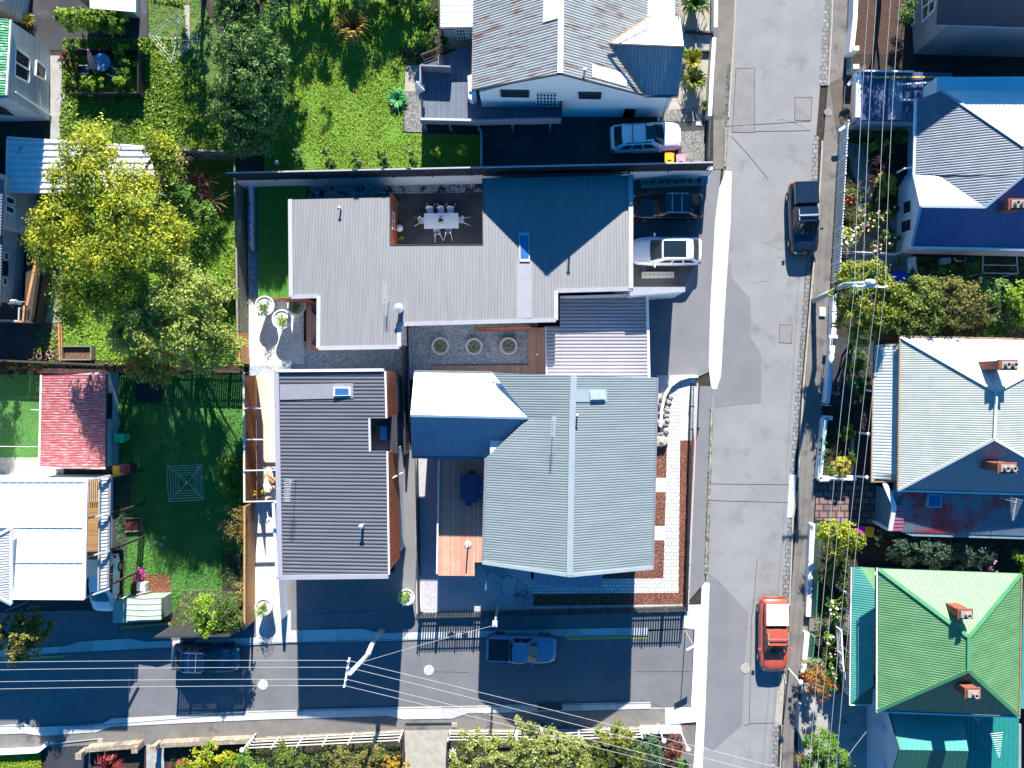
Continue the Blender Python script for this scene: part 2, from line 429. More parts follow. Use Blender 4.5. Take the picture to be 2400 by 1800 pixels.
gravel_white = mat('white gravel', (.8,.79,.76), (.68,.67,.64), .9, 10, .5, 40, pat=('cells', 14, .1, .8), fine=.1)
gravel_grey = mat('fine grey gravel', (.42,.41,.45), (.52,.51,.55), .9, 9, .5, 30, fine=.3)
gravel_dirty = mat('rough gravel', (.25,.25,.24), (.42,.42,.4), .95, 6, 1, 25, pat=('cells', 9, .12, .4), fine=.25)
mulch_m = mat('bark mulch', (.22,.075,.045), (.38,.16,.11), .95, 9, 1, 18, pat=('cells', 10, .15, .35), fine=.35)
paver_grid = mat('grid paving', (.78,.78,.75), (.68,.68,.66), .7, 2, .2, 40, pat=('bricks', .24, .24, .035, .45), fine=.08)
paver_dark = mat('dark pebble paving', (.5,.55,.58), (.7,.73,.75), .8, 3, .4, 30, pat=('bricks', .26, .13, .03, .3), c3=(.05,.05,.06), lo3=.52, hi3=.56, scale3=1.6, fine=.15)
brick_pave = mat('brick paving', (.09,.05,.045), (.14,.08,.07), .85, 4, .4, 30, pat=('bricks', .3, .15, .012, .5), fine=.2)
brick_dark = mat('dark red brick path', (.075,.035,.04), (.1,.05,.05), .85, 4, .3, 30, pat=('bricks', .22, .11, .01, .5), fine=.2)
cobble_m = mat('round cobble paving', (.3,.19,.18), (.2,.13,.12), .85, 2, .6, 20, pat=('bricks', .58, .46, .05, .22), fine=.2)
kerb_stone = mat('bluestone gutter', (.22,.225,.235), (.3,.3,.3), .85, 3, .5, 25, pat=('bricks', .34, .3, .03, .4), fine=.25)
tile_dark = mat('charcoal paving', (.05,.05,.055), (.065,.065,.07), .6, .8, .1, 40, pat=('bricks', 1.2, .6, .008, .6), fine=.1)
tile_drive = mat('dark drive paving', (.085,.083,.082), (.11,.108,.105), .75, .6, .2, 50, pat=('bricks', 2.3, 2.3, .012, .6), fine=.14)
deck_red = mat('red timber deck', (.62,.29,.19), (.68,.35,.25), .7, 1.5, .1, 40, pat=('boards', 0, .14, .35, .1), fine=.12)
deck_brown = mat('brown timber deck', (.48,.26,.18), (.54,.31,.23), .7, 1.5, .1, 40, pat=('boards', 0, .14, .35, .1), fine=.12)
deck_brown_y = mat('brown timber boards', (.34,.17,.11), (.4,.21,.14), .7, 1.5, .1, 40, pat=('boards', 0, .12, .35, .12), fine=.12)
deck_pale = mat('pale timber deck', (.7,.55,.42), (.76,.6,.46), .7, 1.5, .1, 40, pat=('boards', 0, .14, .55, .1), fine=.08)
deck_grey = mat('blue grey deck', (.1,.125,.18), (.13,.155,.21), .7, 1.5, .1, 40, pat=('boards', 0, .12, .5, .14), fine=.12)
deck_ochre = mat('ochre timber boards', (.3,.17,.06), (.38,.22,.09), .75, 2, .2, 40, pat=('boards', 1, .1, .3, .2), fine=.2)
roof_grey = mat('pale grey roof steel', (.185,.187,.195), (.215,.217,.225), .45, 1.2, 0, 40, metal=.15, fine=.06, stretch=(3,.25,1))
roof_char = mat('blue grey roof steel', (.115,.117,.135), (.14,.142,.16), .5, 1.2, 0, 40, metal=.1, fine=.06, stretch=(.25,3,1))
roof_sage = mat('sage roof steel', (.175,.215,.22), (.205,.245,.25), .5, 1.0, 0, 40, fine=.06, stretch=(.3,2.5,1))
roof_rust = mat('weathered galvanised iron', (.3,.315,.31), (.38,.39,.38), .55, 1.2, 0, 40, c3=(.2,.1,.065), lo3=.52, hi3=.66, scale3=1.1, stretch=(.35, 4, 1), fine=.18, metal=.2)
roof_white = mat('white roof paint', (.82,.82,.8), (.76,.76,.74), .5, .8, 0, 40, fine=.04)
roof_shade_blue = mat('shade blue iron', (.14,.2,.26), (.2,.27,.32), .55, 3, 0, 40, stretch=(4,.7,1), c3=(.3,.34,.36), lo3=.55, hi3=.7, scale3=2, fine=.15)
roof_shade_navy = mat('shade navy roof steel', (.05,.08,.2), (.06,.095,.24), .5, .6, 0, 40, fine=.06)
roof_slate = mat('blue slate roof steel', (.09,.12,.16), (.14,.17,.21), .5, 1.2, 0, 40, fine=.1)
roof_pale = mat('pale green grey iron', (.31,.335,.305), (.38,.4,.365), .55, 1.2, 0, 40, fine=.08, c3=(.42,.36,.28), lo3=.64, hi3=.75)
roof_red = mat('faded red iron', (.4,.09,.1), (.32,.055,.06), .6, 2, 0, 40, stretch=(1,9,1), c3=(.5,.36,.37), lo3=.5, hi3=.64, scale3=1.6, fine=.2)
roof_redblue = mat('patchy red and blue iron', (.09,.14,.2), (.11,.17,.22), .6, 1, 0, 40, c3=(.28,.03,.045), lo3=.47, hi3=.56, scale3=.3, fine=.12)
roof_green = mat('green roof iron', (.08,.2,.075), (.11,.25,.105), .5, .9, 0, 40, c3=(.25,.16,.07), lo3=.64, hi3=.74, scale3=.7, stretch=(.7,1.6,1), fine=.1)
roof_teal = mat('teal roof iron', (.05,.25,.21), (.065,.29,.25), .5, .9, 0, 40, fine=.08)
roof_dkgreen = mat('striped green iron', (.03,.17,.08), (.3,.42,.33), .6, 4, 0, 40, stretch=(.4,4,1), fine=.15)
roof_dark = mat('dark slate roof', (.03,.04,.06), (.04,.05,.07), .7, 1, 0, 40, fine=.1)
roof_clear = mat('translucent roof sheet', (.72,.72,.7), (.62,.62,.6), .4, 1.5, 0, 40, fine=.06)
paint_white = mat('white paint', (.8,.8,.79), (.74,.74,.73), .55, 1, 0, 30, fine=.04)
paint_grey = mat('pale grey paint', (.42,.43,.46), (.46,.47,.5), .5, 1, 0, 30, fine=.04)
paint_char = mat('charcoal paint', (.035,.037,.042), (.045,.047,.052), .5, 1, 0, 30, fine=.06)
render_white = mat('white wall render', (.74,.76,.78), (.68,.7,.73), .8, .7, .05, 40, fine=.04)
render_grey = mat('grey wall render', (.27,.29,.3), (.22,.24,.25), .85, .8, .1, 30, fine=.08)
render_pale = mat('pale weatherboard', (.5,.56,.58), (.45,.5,.53), .7, 1.5, .05, 40, pat=('boards', 2, .16, .7, .12), fine=.06)
board_grey = mat('grey weatherboard', (.4,.44,.47), (.36,.4,.43), .7, 1.5, .05, 40, pat=('boards', 2, .18, .65, .14), fine=.06)
render_cream = mat('cream render', (.42,.36,.26), (.36,.31,.22), .8, 1.5, .1, 30, fine=.08)
clad_orange = mat('orange cedar cladding', (.5,.13,.045), (.4,.1,.035), .65, 2, .05, 40, pat=('boards', 1, .2, .6, .1), fine=.15)
wood_orange = mat('fresh orange timber', (.55,.28,.11), (.42,.2,.075), .7, 3, .1, 30, fine=.15)
wood_grey = mat('silvered fence timber', (.28,.26,.21), (.2,.19,.15), .85, 3, .2, 30, fine=.2)
wood_dark = mat('dark stained timber', (.05,.035,.028), (.07,.05,.04), .8, 3, .2, 30, fine=.2)
wood_slat = mat('striped timber slats', (.42,.22,.12), (.32,.16,.08), .75, 2, .1, 30, pat=('boards', 1, .1, .25, .3), fine=.15)
metal_dark = mat('dark ribbed steel', (.04,.045,.055), (.055,.06,.07), .5, 1, 0, 30, metal=.2, fine=.08)
metal_galv = mat('galvanised steel', (.6,.61,.62), (.5,.51,.52), .4, 4, 0, 30, metal=.5, fine=.08)
metal_rust = mat('rusty gutter', (.3,.17,.08), (.4,.3,.2), .7, 5, 0, 30, fine=.2)
glass = mat('window glass', (.02,.03,.04), (.03,.04,.05), .06, 1, 0, 30, fine=0, spec=.8)
glass_blue = mat('blue skylight glass', (.03,.11,.3), (.04,.13,.34), .05, 1, 0, 30, fine=0, spec=.8)
brick_red = mat('red chimney brick', (.3,.09,.05), (.22,.07,.045), .85, 5, .3, 30, fine=.25, pat=('boards', 2, .09, .6, .15))
brick_cream = mat('mortar cap', (.38,.32,.28), (.3,.25,.22), .85, 5, .3, 30, fine=.2)
stone_wall = mat('sandstone wall', (.4,.33,.25), (.3,.25,.19), .9, 4, .6, 15, fine=.25, pat=('bricks', .5, .3, .02, .5))
boulder_m = mat('river boulder', (.42,.36,.3), (.28,.27,.27), .85, 3, .4, 15, fine=.2)
boulder_dk = mat('dark river boulder', (.17,.16,.155), (.12,.115,.11), .85, 3, .4, 15, fine=.2)
rubber = mat('tyre rubber', (.02,.02,.02), (.03,.03,.03), .85, 3, 0, 30)
rim_m = mat('alloy rim', (.5,.5,.52), (.4,.4,.42), .3, 3, 0, 30, metal=.7)
lamp_red = mat('red tail lamp', (.45,.01,.01), (.4,.01,.01), .2, 3, 0, 30, fine=0)
lamp_clear = mat('clear headlamp', (.75,.78,.8), (.7,.73,.76), .1, 3, 0, 30, fine=0)
plastic_black = mat('black plastic', (.018,.018,.02), (.025,.025,.028), .5, 3, 0, 30)
car_glass = mat('car window glass', (.012,.02,.024), (.015,.025,.03), .05, 3, 0, 30, fine=0, spec=.9)
car_white = mat('white car paint', (.8,.8,.82), (.78,.78,.8), .3, 1, 0, 30, fine=0, coat=.6)
car_black = mat('black car paint', (.01,.012,.022), (.012,.014,.026), .25, 1, 0, 30, fine=0, coat=.6)
car_navy = mat('dark blue car paint', (.006,.016,.035), (.007,.018,.038), .3, 1, 0, 30, fine=0, coat=.6)
car_blue = mat('mid blue car paint', (.13,.21,.33), (.14,.23,.35), .3, 1, 0, 30, fine=0, coat=.6)
car_red = mat('orange red car paint', (.55,.09,.05), (.52,.085,.05), .35, 1, 0, 30, fine=0, coat=.5)
plastic_green = mat('green bin plastic', (.03,.7,.3), (.025,.65,.27), .5, 2, 0, 30)
plastic_yellow = mat('yellow bin lid', (1,.5,.01), (.95,.46,.01), .5, 2, 0, 30)
plastic_red = mat('red bin plastic', (.45,.02,.03), (.4,.02,.03), .5, 2, 0, 30)
plastic_pink = mat('faded pink bin lid', (.75,.35,.4), (.7,.3,.36), .5, 2, 0, 30)
plastic_maroon = mat('maroon bin plastic', (.2,.02,.06), (.17,.02,.05), .5, 2, 0, 30)
plastic_white = mat('white plastic', (.85,.85,.85), (.8,.8,.8), .4, 2, 0, 30, fine=.02)
plastic_blue = mat('bright blue tarpaulin', (.02,.06,.6), (.02,.05,.5), .5, 3, .4, 6)
fabric_navy = mat('navy outdoor fabric', (.03,.06,.14), (.04,.075,.16), .8, 4, .2, 30)
fabric_pink = mat('faded pink canvas', (.45,.28,.33), (.36,.22,.27), .85, 5, .2, 30)
fabric_white = mat('white fabric', (.8,.8,.8), (.72,.72,.72), .85, 5, .2, 30)
skin_m = mat('skin', (.45,.27,.19), (.42,.25,.17), .6, 5, 0, 30, fine=.04)
hair_m = mat('dark hair', (.02,.014,.01), (.035,.025,.02), .7, 20, 0, 30)
denim = mat('pale blue denim', (.2,.3,.42), (.25,.35,.46), .85, 10, .1, 60)
yellow_paint = mat('yellow line paint', (.75,.5,.06), (.6,.42,.08), .7, 6, 0, 40, fine=.15)
white_line = mat('cable sheath', (.42,.42,.42), (.36,.36,.36), .6, 6, 0, 40)
def leafm(name, c, c2, isl=.5, tr=.25, sc=.9): return mat(name, c, c2, .55, sc, 0, 20, island=isl, fine=.1, trans=tr, lo=.4, hi=.6, spec=.3)
lf_yel = leafm('golden green foliage', (.42,.42,.02), (.17,.25,.018))
lf_oliv = leafm('olive foliage', (.13,.19,.03), (.07,.12,.02))
lf_dark = leafm('deep green foliage', (.065,.15,.032), (.16,.29,.07))
lf_mid = leafm('mid green foliage', (.07,.18,.02), (.14,.25,.03))
lf_fruit = leafm('fruit tree foliage', (.2,.3,.04), (.36,.4,.09))
lf_autumn = leafm('autumn yellow foliage', (.5,.3,.04), (.3,.3,.04))
lf_orange = leafm('rusty orange foliage', (.42,.15,.03), (.28,.16,.03))
lf_red = leafm('dark red foliage', (.2,.03,.03), (.1,.03,.02))
lf_redflax = leafm('red flax leaves', (.42,.06,.05), (.28,.05,.05))
lf_flax = leafm('green flax leaves', (.14,.2,.03), (.3,.32,.07))
lf_bronze = leafm('bronze flax leaves', (.35,.26,.08), (.15,.14,.03))
lf_lime = leafm('lime foliage', (.26,.38,.03), (.15,.28,.02))
lf_gold = leafm('golden shrub foliage', (.5,.42,.04), (.35,.35,.05))
lf_blue = leafm('blue green foliage', (.07,.16,.08), (.13,.24,.12))
lf_grass = leafm('grass blades', (.18,.34,.015), (.32,.4,.03), .45, .2)
lf_grassd = leafm('shade dark grass blades', (.065,.24,.025), (.13,.33,.04), .4, .2)  # darker copy of the grass blades for the shaded lawn
petal_red = mat('red petals', (.6,.02,.04), (.5,.02,.05), .6, 3, 0, 30)
petal_pink = mat('pink petals', (.75,.3,.38), (.8,.6,.55), .6, 3, 0, 30)
petal_white = mat('cream petals', (.85,.75,.65), (.85,.8,.75), .6, 3, 0, 30)
petal_magenta = mat('magenta petals', (.6,.04,.35), (.5,.03,.3), .6, 3, 0, 30)
bark = mat('tree bark', (.11,.08,.055), (.17,.13,.095), .9, 5, .6, 20, fine=.2)
bark_dead = mat('dry grey twigs', (.28,.2,.14), (.2,.14,.1), .9, 5, .4, 20, fine=.2)
# ------------------------------------------------------------------ the ground
NZ = 2.2       # the lots north of the grey house stand on higher ground
g = MB(); g.poly([(-150, -150, -.06), (150, -150, -.06), (150, 150, -.06), (-150, 150, -.06)]); tag(g.obj('ground', soil), kind='structure')
nb = MB(); nb.pxprism([(-700, -900), (1672, -900), (1672, 397.5), (575, 420.5), (556, 420.5), (556, 356), (-700, 322)], -.05, NZ)
tag(nb.obj('upper_terrain', soil), kind='structure')
# main street
struct('road', [(1726, -300), (1946, -300), (1934, 0), (1922, 205), (1912, 330), (1890, 600), (1868, 900), (1852, 1200), (1836, 1420), (1815, 1800), (1810, 2000), (1640, 2000), (1648, 1700), (1655, 1345), (1668, 950), (1680, 700), (1700, 300), (1715, 150)], 0, asph_old)
struct('left_footpath', [(1672, -300), (1727, -300), (1716, 150), (1702, 290), (1702, 395), (1650, 398), (1672, 300)], .03, asph_foot)
struct('left_footpath', [(1640, 1000), (1666, 1000), (1652, 1365), (1600, 1425), (1605, 1150)], .03, asph_mid)
struct('right_footpath', [(1950, -300), (2010, -300), (1990, 0), (1975, 205), (1969, 300), (1952, 560), (1945, 680), (1932, 900), (1912, 1125), (1900, 1350), (1882, 1560), (1860, 1760), (1855, 2000), (1828, 2000), (1835, 1700), (1852, 1420), (1868, 1200), (1884, 900), (1906, 600), (1930, 330), (1940, 205)], .05, asph_foot)
# asphalt patches and driveway aprons
struct('driveway_patch', [(1707, 618), (1714, 618), (1714, 650), (1759, 700), (1759, 790), (1785, 832), (1784, 944), (1720, 950), (1676, 956), (1673, 905), (1690, 880), (1700, 700)], .008, asph_mid)
struct('driveway_patch', [(1640, 905), (1668, 905), (1671, 1002), (1636, 1002)], .034, asph_mid)
struct('junction_patch', [(1661, 1345), (1682, 1358), (1755, 1437), (1744, 1560), (1740, 1698), (1668, 1762), (1646, 1740), (1652, 1500)], .008, asph_mid)
b = MB()
for q in ([(1725, 160), (1769, 160), (1769, 310), (1716, 310)], [(1863, 228), (1903, 228), (1901, 282), (1862, 282)], [(1827, 760), (1857, 762), (1855, 805), (1826, 803)]):
    b.v += []; b.poly([P(x, y, .007) for x, y in reversed(q)])
tag(b.obj('road_patches', mat('repair patch asphalt', (.2,.185,.185), (.25,.235,.23), .9, 1, .2, 45, fine=.14)), kind='structure')
b = MB()
for ln in ([(1725,160),(1769,160),(1769,310),(1716,310),(1725,160)], [(1863,228),(1903,228),(1901,282),(1862,282),(1863,228)], [(1702,296),(1900,284)], [(1770,308),(1900,306)],
           [(1664,1134),(1865,1136)], [(1660,1172),(1700,1174),(1862,1178)], [(1762,1438),(1756,1698),(1744,1700)], [(1775,1310),(1764,1438)], [(1756,1696),(1830,1694)],
           [(1488,1574),(1626,1574)], [(1000,1574),(1100,1576)], [(1715,320),(1760,370),(1800,420)], [(1827,760),(1857,762),(1855,805),(1826,803),(1827,760)], [(1500,1640),(1560,1660)]):
    for p, q in zip(ln[:-1], ln[1:]): b.beam(P(*p, .004), P(*q, .004), .035, .014)
tag(b.obj('road_seams', mat('bitumen seam', (.05,.05,.05), (.07,.07,.07), .9, 4, 0, 30)), kind='structure')
rnd = random.Random(4); b = MB()
for i in range(14):       # fine cracks
    x = rnd.uniform(1700, 1880); y = rnd.uniform(20, 1780); a = rnd.uniform(0, 6.28)
    p = P(x, y, .004)
    for k in range(rnd.randint(3, 8)):
        a += rnd.uniform(-.6, .6); q = p+Vector((math.cos(a), math.sin(a), 0))*rnd.uniform(.2, .6); b.beam(p, q, .008, .008); p = q
tag(b.obj('road_cracks', MATS['bitumen seam']), kind='structure')
# gutters of the main street
b = MB(); b.v = []
def strip(name, left, right, z, m, th=None):
    q = MB(); n = len(left)
    v = [P(*p, z) for p in left]+[P(*p, z) for p in right]
    q.add(v, [(i, i+1, n+i+1, n+i) if (v[i+1]-v[i]).cross(v[n+i]-v[i]).z > 0 else (n+i, n+i+1, i+1, i) for i in range(n-1)])
    if th:
        v2 = [p-Vector((0, 0, th)) for p in v]
        q.add(v+v2, [(i, i+1, 2*n+i+1, 2*n+i) for i in range(n-1)]+[(n+i, n+i+1, 3*n+i+1, 3*n+i) for i in range(n-1)])
    return tag(q.obj(name, m), kind='structure')
strip('stone_gutter', [(1935, -60), (1934, 0), (1925, 100), (1920, 200)], [(1952, -60), (1950, 0), (1944, 100), (1940, 200)], .012, kerb_stone)
strip('stone_gutter', [(1906, 318), (1900, 440), (1888, 640), (1866, 900), (1851, 1110)], [(1919, 318), (1915, 440), (1900, 640), (1878, 900), (1862, 1110)], .012, kerb_stone)
strip('stone_gutter', [(1847, 1215), (1835, 1350), (1834, 1410)], [(1857, 1215), (1850, 1350), (1849, 1410)], .012, kerb_stone)
strip('stone_gutter', [(1814, 1700), (1808, 1800), (1806, 1850)], [(1826, 1700), (1822, 1800), (1820, 1850)], .012, kerb_stone)
strip('concrete_gutter', [(1851, 1112), (1845, 1213)], [(1868, 1112), (1860, 1213)], .012, conc)
strip('concrete_gutter', [(1826, 1560), (1816, 1700)], [(1842, 1560), (1832, 1700)], .012, conc_tan)
b = MB()
for ln in ([(1952,-60),(1949,60),(1941,200)], [(1927,330),(1921,440),(1905,640),(1883,900),(1870,1120)], [(1870,1150),(1858,1215),(1850,1420)], [(1836,1570),(1842,1602)], [(1833,1700),(1826,1850)],
           [(1726,-40),(1717,130),(1710,230),(1707,275)], [(1701,300),(1699,390)], [(1668,955),(1662,1150),(1653,1345)]):
    for p, q in zip(ln[:-1], ln[1:]): b.beam(P(*p, .035), P(*q, .035), .1, .11)
tag(b.obj('kerb', conc_tan), kind='structure')
# white concrete entry strip along the grey house and junction paving
struct('concrete_strip', [(1701, 400), (1715, 402), (1712, 520), (1700, 700), (1690, 880), (1680, 912), (1667, 912), (1661, 860), (1664, 740), (1676, 520), (1686, 440)], .016, conc_white)
struct('concrete_strip', [(1645, 1362), (1663, 1367), (1659, 1500), (1652, 1690), (1644, 1850), (1622, 1850), (1632, 1692), (1560, 1698), (1557, 1668), (1470, 1668), (1470, 1660), (1620, 1658), (1628, 1475), (1602, 1472), (1605, 1418), (1643, 1417)], .016, conc_white)
# side street
struct('side_road', [(-400, 1552), (0, 1541), (290, 1523), (600, 1511), (930, 1500), (1320, 1491), (1625, 1474), (1620, 1659), (1200, 1664), (600, 1682), (270, 1699), (-400, 1725)], .006, asph_new)
struct('north_footpath', [(-400, 1450), (190, 1430), (600, 1445), (985, 1430), (1600, 1415), (1602, 1474), (1200, 1480), (600, 1497), (0, 1526), (-400, 1540)], .05, asph_new)
struct('south_footpath', [(-400, 1715), (230, 1700), (600, 1683), (1200, 1666), (1560, 1660), (1558, 1700), (1630, 1700), (1620, 1900), (1590, 1900), (1590, 1762), (1500, 1730), (1050, 1718), (600, 1738), (200, 1752), (-400, 1775)], .05, asph_foot)
strip('north_gutter', [(-200, 1530), (0, 1523), (150, 1515), (190, 1503), (305, 1497), (345, 1504), (600, 1494), (680, 1477), (850, 1474), (890, 1484), (1200, 1477), (1320, 1474), (1520, 1471)],
      [(-200, 1548), (0, 1541), (150, 1531), (190, 1529), (305, 1523), (345, 1521), (600, 1511), (680, 1507), (850, 1503), (890, 1502), (1200, 1493), (1320, 1492), (1520, 1490)], .09, conc)
strip('south_gutter', [(-200, 1705), (0, 1700), (58, 1696), (75, 1705), (240, 1696), (262, 1684), (600, 1666), (910, 1658), (945, 1657), (1062, 1655), (1095, 1654), (1525, 1645)],
      [(-200, 1728), (0, 1721), (58, 1719), (100, 1725), (225, 1716), (262, 1703), (600, 1687), (910, 1678), (945, 1686), (1062, 1684), (1095, 1672), (1525, 1661)], .09, conc)
b = MB()
for ln in ([(-200,1545),(0,1538),(600,1508),(930,1498),(1520,1488)], [(0,1703),(240,1700),(600,1669),(1060,1658),(1525,1648)]):
    for p, q in zip(ln[:-1], ln[1:]): b.beam(P(*p, .1), P(*q, .1), .02, .012)
tag(b.obj('gutter_joint', MATS['bitumen seam']), kind='structure')
struct('yellow_line', [(1330, 1495), (1519, 1491), (1519, 1496), (1330, 1500)], .014, yellow_paint)
struct('yellow_line', [(-50, 1546), (149, 1536), (149, 1540), (-50, 1550)], .014, yellow_paint)
struct('steel_strip', [(1327, 1489), (1519, 1486), (1519, 1490), (1327, 1493)], .095, conc_white)
def manhole(px, py, r, lbl, m, z=.03):
    c = P(px, py, z); b = MB(); b.lathe((c.x, c.y, z), [(0, .015), (r*.8, .015), (r*.82, 0), (r*.9, 0), (r*.92, .012), (r, .012), (r*1.02, -.02)], 28)
    t = thing('manhole_cover', lbl, 'manhole', c); b.obj('frame', m, t)
    b = MB(); b.lathe((c.x, c.y, z), [(r*.8, .019), (r*.84, .019), (r*.84, .01)], 28)
    for k in range(-3, 4):
        w_ = math.sqrt(max(.01, .6-(k*.2)**2))*r; b.beam(c+Vector((-w_, k*.2*r, .018)), c+Vector((w_, k*.2*r, .018)), .012, .008); b.beam(c+Vector((k*.2*r, -w_, .018)), c+Vector((k*.2*r, w_, .018)), .012, .008)
    b.obj('cast_pattern', conc_grey, t)
manhole(616, 1605, .34, 'white round manhole cover on the side street below the dark blue wagon', conc)
manhole(1005, 1571, .34, 'white round manhole cover on the side street left of the blue pickup', conc)
manhole(1747, 1567, .34, 'cream round manhole cover beside the orange pickup', conc_tan)
manhole(1941, 263, .26, 'small pale ring cover on the shaded right footpath', conc_grey, .06)
b = MB()
for i in range(7): b.beam(P(1264+i*8, 1650, .1), P(1264+i*8, 1662, .1), .06, .03)
b.pxprism([(1260, 1649), (1318, 1648), (1318, 1664), (1260, 1665)], .09, .096)
tag(b.obj('drain_grate', metal_dark), 'dark drain grate in the southern gutter of the side street', 'drain')
# lots: paved and planted surfaces south of the fence (street level)
struct('gravel_strip', [(578, 432), (604, 432), (606, 700), (583, 700)], .01, gravel_blue)
struct('pebble_path', [(717, 428), (1132, 420), (1132, 460), (717, 468)], .01, paver_dark)
tb = MB(); tb.pxprism([(603, 436), (717, 434), (717, 468), (700, 700), (605, 699)], .0, .6); tag(tb.obj('turf', turf_m), kind='structure')
tb = MB(); tb.beam(P(603, 702, .3), P(700, 703, .3), .06, .62); tag(tb.obj('turf_edging', mat('rusty edge', (.35,.12,.05), (.28,.1,.04), .8)), kind='structure')
struct('white_gravel', [(583, 700), (712, 700), (712, 852), (583, 858)], .01, gravel_white)
struct('gravel_path', [(583, 858), (712, 852), (712, 800), (960, 800), (960, 1060), (925, 1060), (925, 900), (583, 900)], .012, gravel_blue)
struct('charcoal_patio', [(880, 455), (1134, 450), (1134, 590), (880, 590)], .04, tile_dark)
struct('courtyard_gravel', [(958, 755), (1260, 755), (1260, 890), (958, 890)], .01, gravel_blue)
struct('driveway', [(1440, 400), (1690, 395), (1686, 440), (1676, 520), (1664, 740), (1661, 872), (1635, 884), (1560, 905), (1500, 905), (1500, 690), (1440, 690)], .006, asph_mid)
struct('drive_paving', [(1440, 408), (1643, 404), (1641, 600), (1600, 676), (1440, 682)], .012, tile_drive)
struct('gravel_bed', [(1503, 411), (1650, 405), (1648, 434), (1503, 441)], .02, gravel_blue)
struct('alley', [(925, 1055), (985, 1055), (985, 1440), (880, 1490), (660, 1480), (655, 1350), (925, 1350)], .008, asph_mid)
struct('forecourt', [(681, 1340), (940, 1340), (938, 1478), (681, 1480)], .016, asph_new)
struct('west_gravel', [(597, 1170), (640, 1170), (655, 1455), (597, 1455)], .01, gravel_white)
struct('lot_entry', [(600, 1440), (682, 1430), (682, 1482), (600, 1496)], .056, conc)
# gable house lot, raised a little
GZ = .4
gb = MB(); gb.pxprism([(975, 1060), (1525, 1000), (1540, 880), (1620, 878), (1634, 900), (1612, 1420), (978, 1434)], -.03, GZ, 0)
tag(gb.obj('raised_lot', gravel_grey), kind='structure')
struct('exposed_aggregate', [(980, 1075), (1045, 1075), (1045, 1300), (1250, 1300), (1250, 1425), (980, 1430)], GZ+.01, gravel_grey)
struct('mulch', [(1245, 1330), (1515, 1330), (1522, 1010), (1525, 1000), (1625, 1000), (1628, 1035), (1610, 1416), (1245, 1420)], GZ+.01, mulch_m)
struct('grid_path', [(1567, 890), (1597, 890), (1594, 1030), (1590, 1389), (1225, 1392), (1225, 1358), (1555, 1356), (1562, 1100)], GZ+.02, paver_grid)
struct('white_paving', [(1545, 960), (1560, 905), (1590, 886), (1630, 884), (1630, 905), (1622, 1032), (1548, 1032)], GZ+.014, gravel_white)
struct('white_paving', [(1520, 1120), (1564, 1120), (1564, 1153), (1520, 1153)], GZ+.016, conc_white)
struct('white_paving', [(1520, 1233), (1560, 1233), (1560, 1266), (1520, 1266)], GZ+.016, conc_white)
struct('flagstone_path', [(1120, 1310), (1160, 1320), (1200, 1350), (1250, 1380), (1250, 1402), (1180, 1395), (1140, 1350)], GZ+.028, mat('grey flagstones', (.3,.33,.36), (.38,.41,.44), .8, 2, .3, 30, pat=('cells', 1.1, .03, .35), fine=.1))
struct('flagstone_step', [(1203, 1395), (1250, 1395), (1250, 1422), (1203, 1422)], GZ+.034, MATS['grey flagstones'])
# left lots at street level
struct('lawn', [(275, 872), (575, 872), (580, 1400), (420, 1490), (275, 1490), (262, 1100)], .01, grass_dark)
struct('yard_lawn', [(90, 360), (575, 360), (583, 860), (90, 860)], .01, grass_m)
struct('shaded_bed', [(-200, 836), (565, 850), (565, 878), (-200, 878)], .02, soil)
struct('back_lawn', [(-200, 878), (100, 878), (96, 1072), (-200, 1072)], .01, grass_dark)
struct('brick_yard', [(-200, 750), (138, 750), (140, 845), (-200, 845)], .015, brick_pave)
struct('yard_paving', [(70, 615), (145, 615), (145, 755), (70, 755)], .018, conc_grey)
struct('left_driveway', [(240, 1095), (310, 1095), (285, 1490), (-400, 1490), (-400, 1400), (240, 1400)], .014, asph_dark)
struct('back_path', [(-200, 1072), (150, 1072), (150, 1125), (-200, 1125)], .02, conc_tan)
struct('brick_pad', [(308, 1345), (400, 1345), (402, 1390), (308, 1400)], .02, mat('red brick pad', (.3,.08,.05), (.22,.06,.045), .85, 4, .3, 30, pat=('bricks', .25, .12, .015, .5), fine=.2))
struct('flower_bed', [(520, 1290), (580, 1290), (580, 1440), (520, 1440)], .02, soil)
# higher lots
struct('middle_lawn', [(620, -60), (1010, -60), (992, 150), (948, 160), (945, 312), (1130, 316), (1128, 396), (620, 410)], NZ+.01, grass_m)
struct('gravel_side', [(948, 212), (985, 212), (1000, 310), (948, 308)], NZ+.03, gravel_dirty)
struct('slab', [(950, 152), (986, 152), (986, 214), (948, 214)], NZ+.04, conc_tan)
struct('planting_bed', [(935, 110), (1010, 110), (985, 155), (935, 155)], NZ+.02, soil)
struct('weedy_lawn', [(150, 90), (430, 90), (430, 15), (345, -30), (345, -60), (430, -60), (505, 60), (560, 330), (560, 356), (140, 345)], NZ+.01, weeds_m)
struct('grass_verge', [(345, -60), (432, -60), (432, 96), (350, 96)], NZ+.012, weeds_m)
struct('garden_path', [(357, 96), (444, 98), (443, 112), (357, 108)], NZ+.03, conc_tan)
struct('garden_path', [(430, 12), (444, 12), (445, 98), (431, 98)], NZ+.035, conc_tan)
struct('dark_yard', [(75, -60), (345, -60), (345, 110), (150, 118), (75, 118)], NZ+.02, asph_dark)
struct('edge_path', [(118, 130), (150, 130), (153, 345), (118, 345)], NZ+.03, conc_grey)
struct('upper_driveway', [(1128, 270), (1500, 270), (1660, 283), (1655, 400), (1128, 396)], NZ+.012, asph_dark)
struct('upper_gravel', [(1550, 255), (1662, 240), (1662, 284), (1545, 284)], NZ+.018, gravel_dirty)
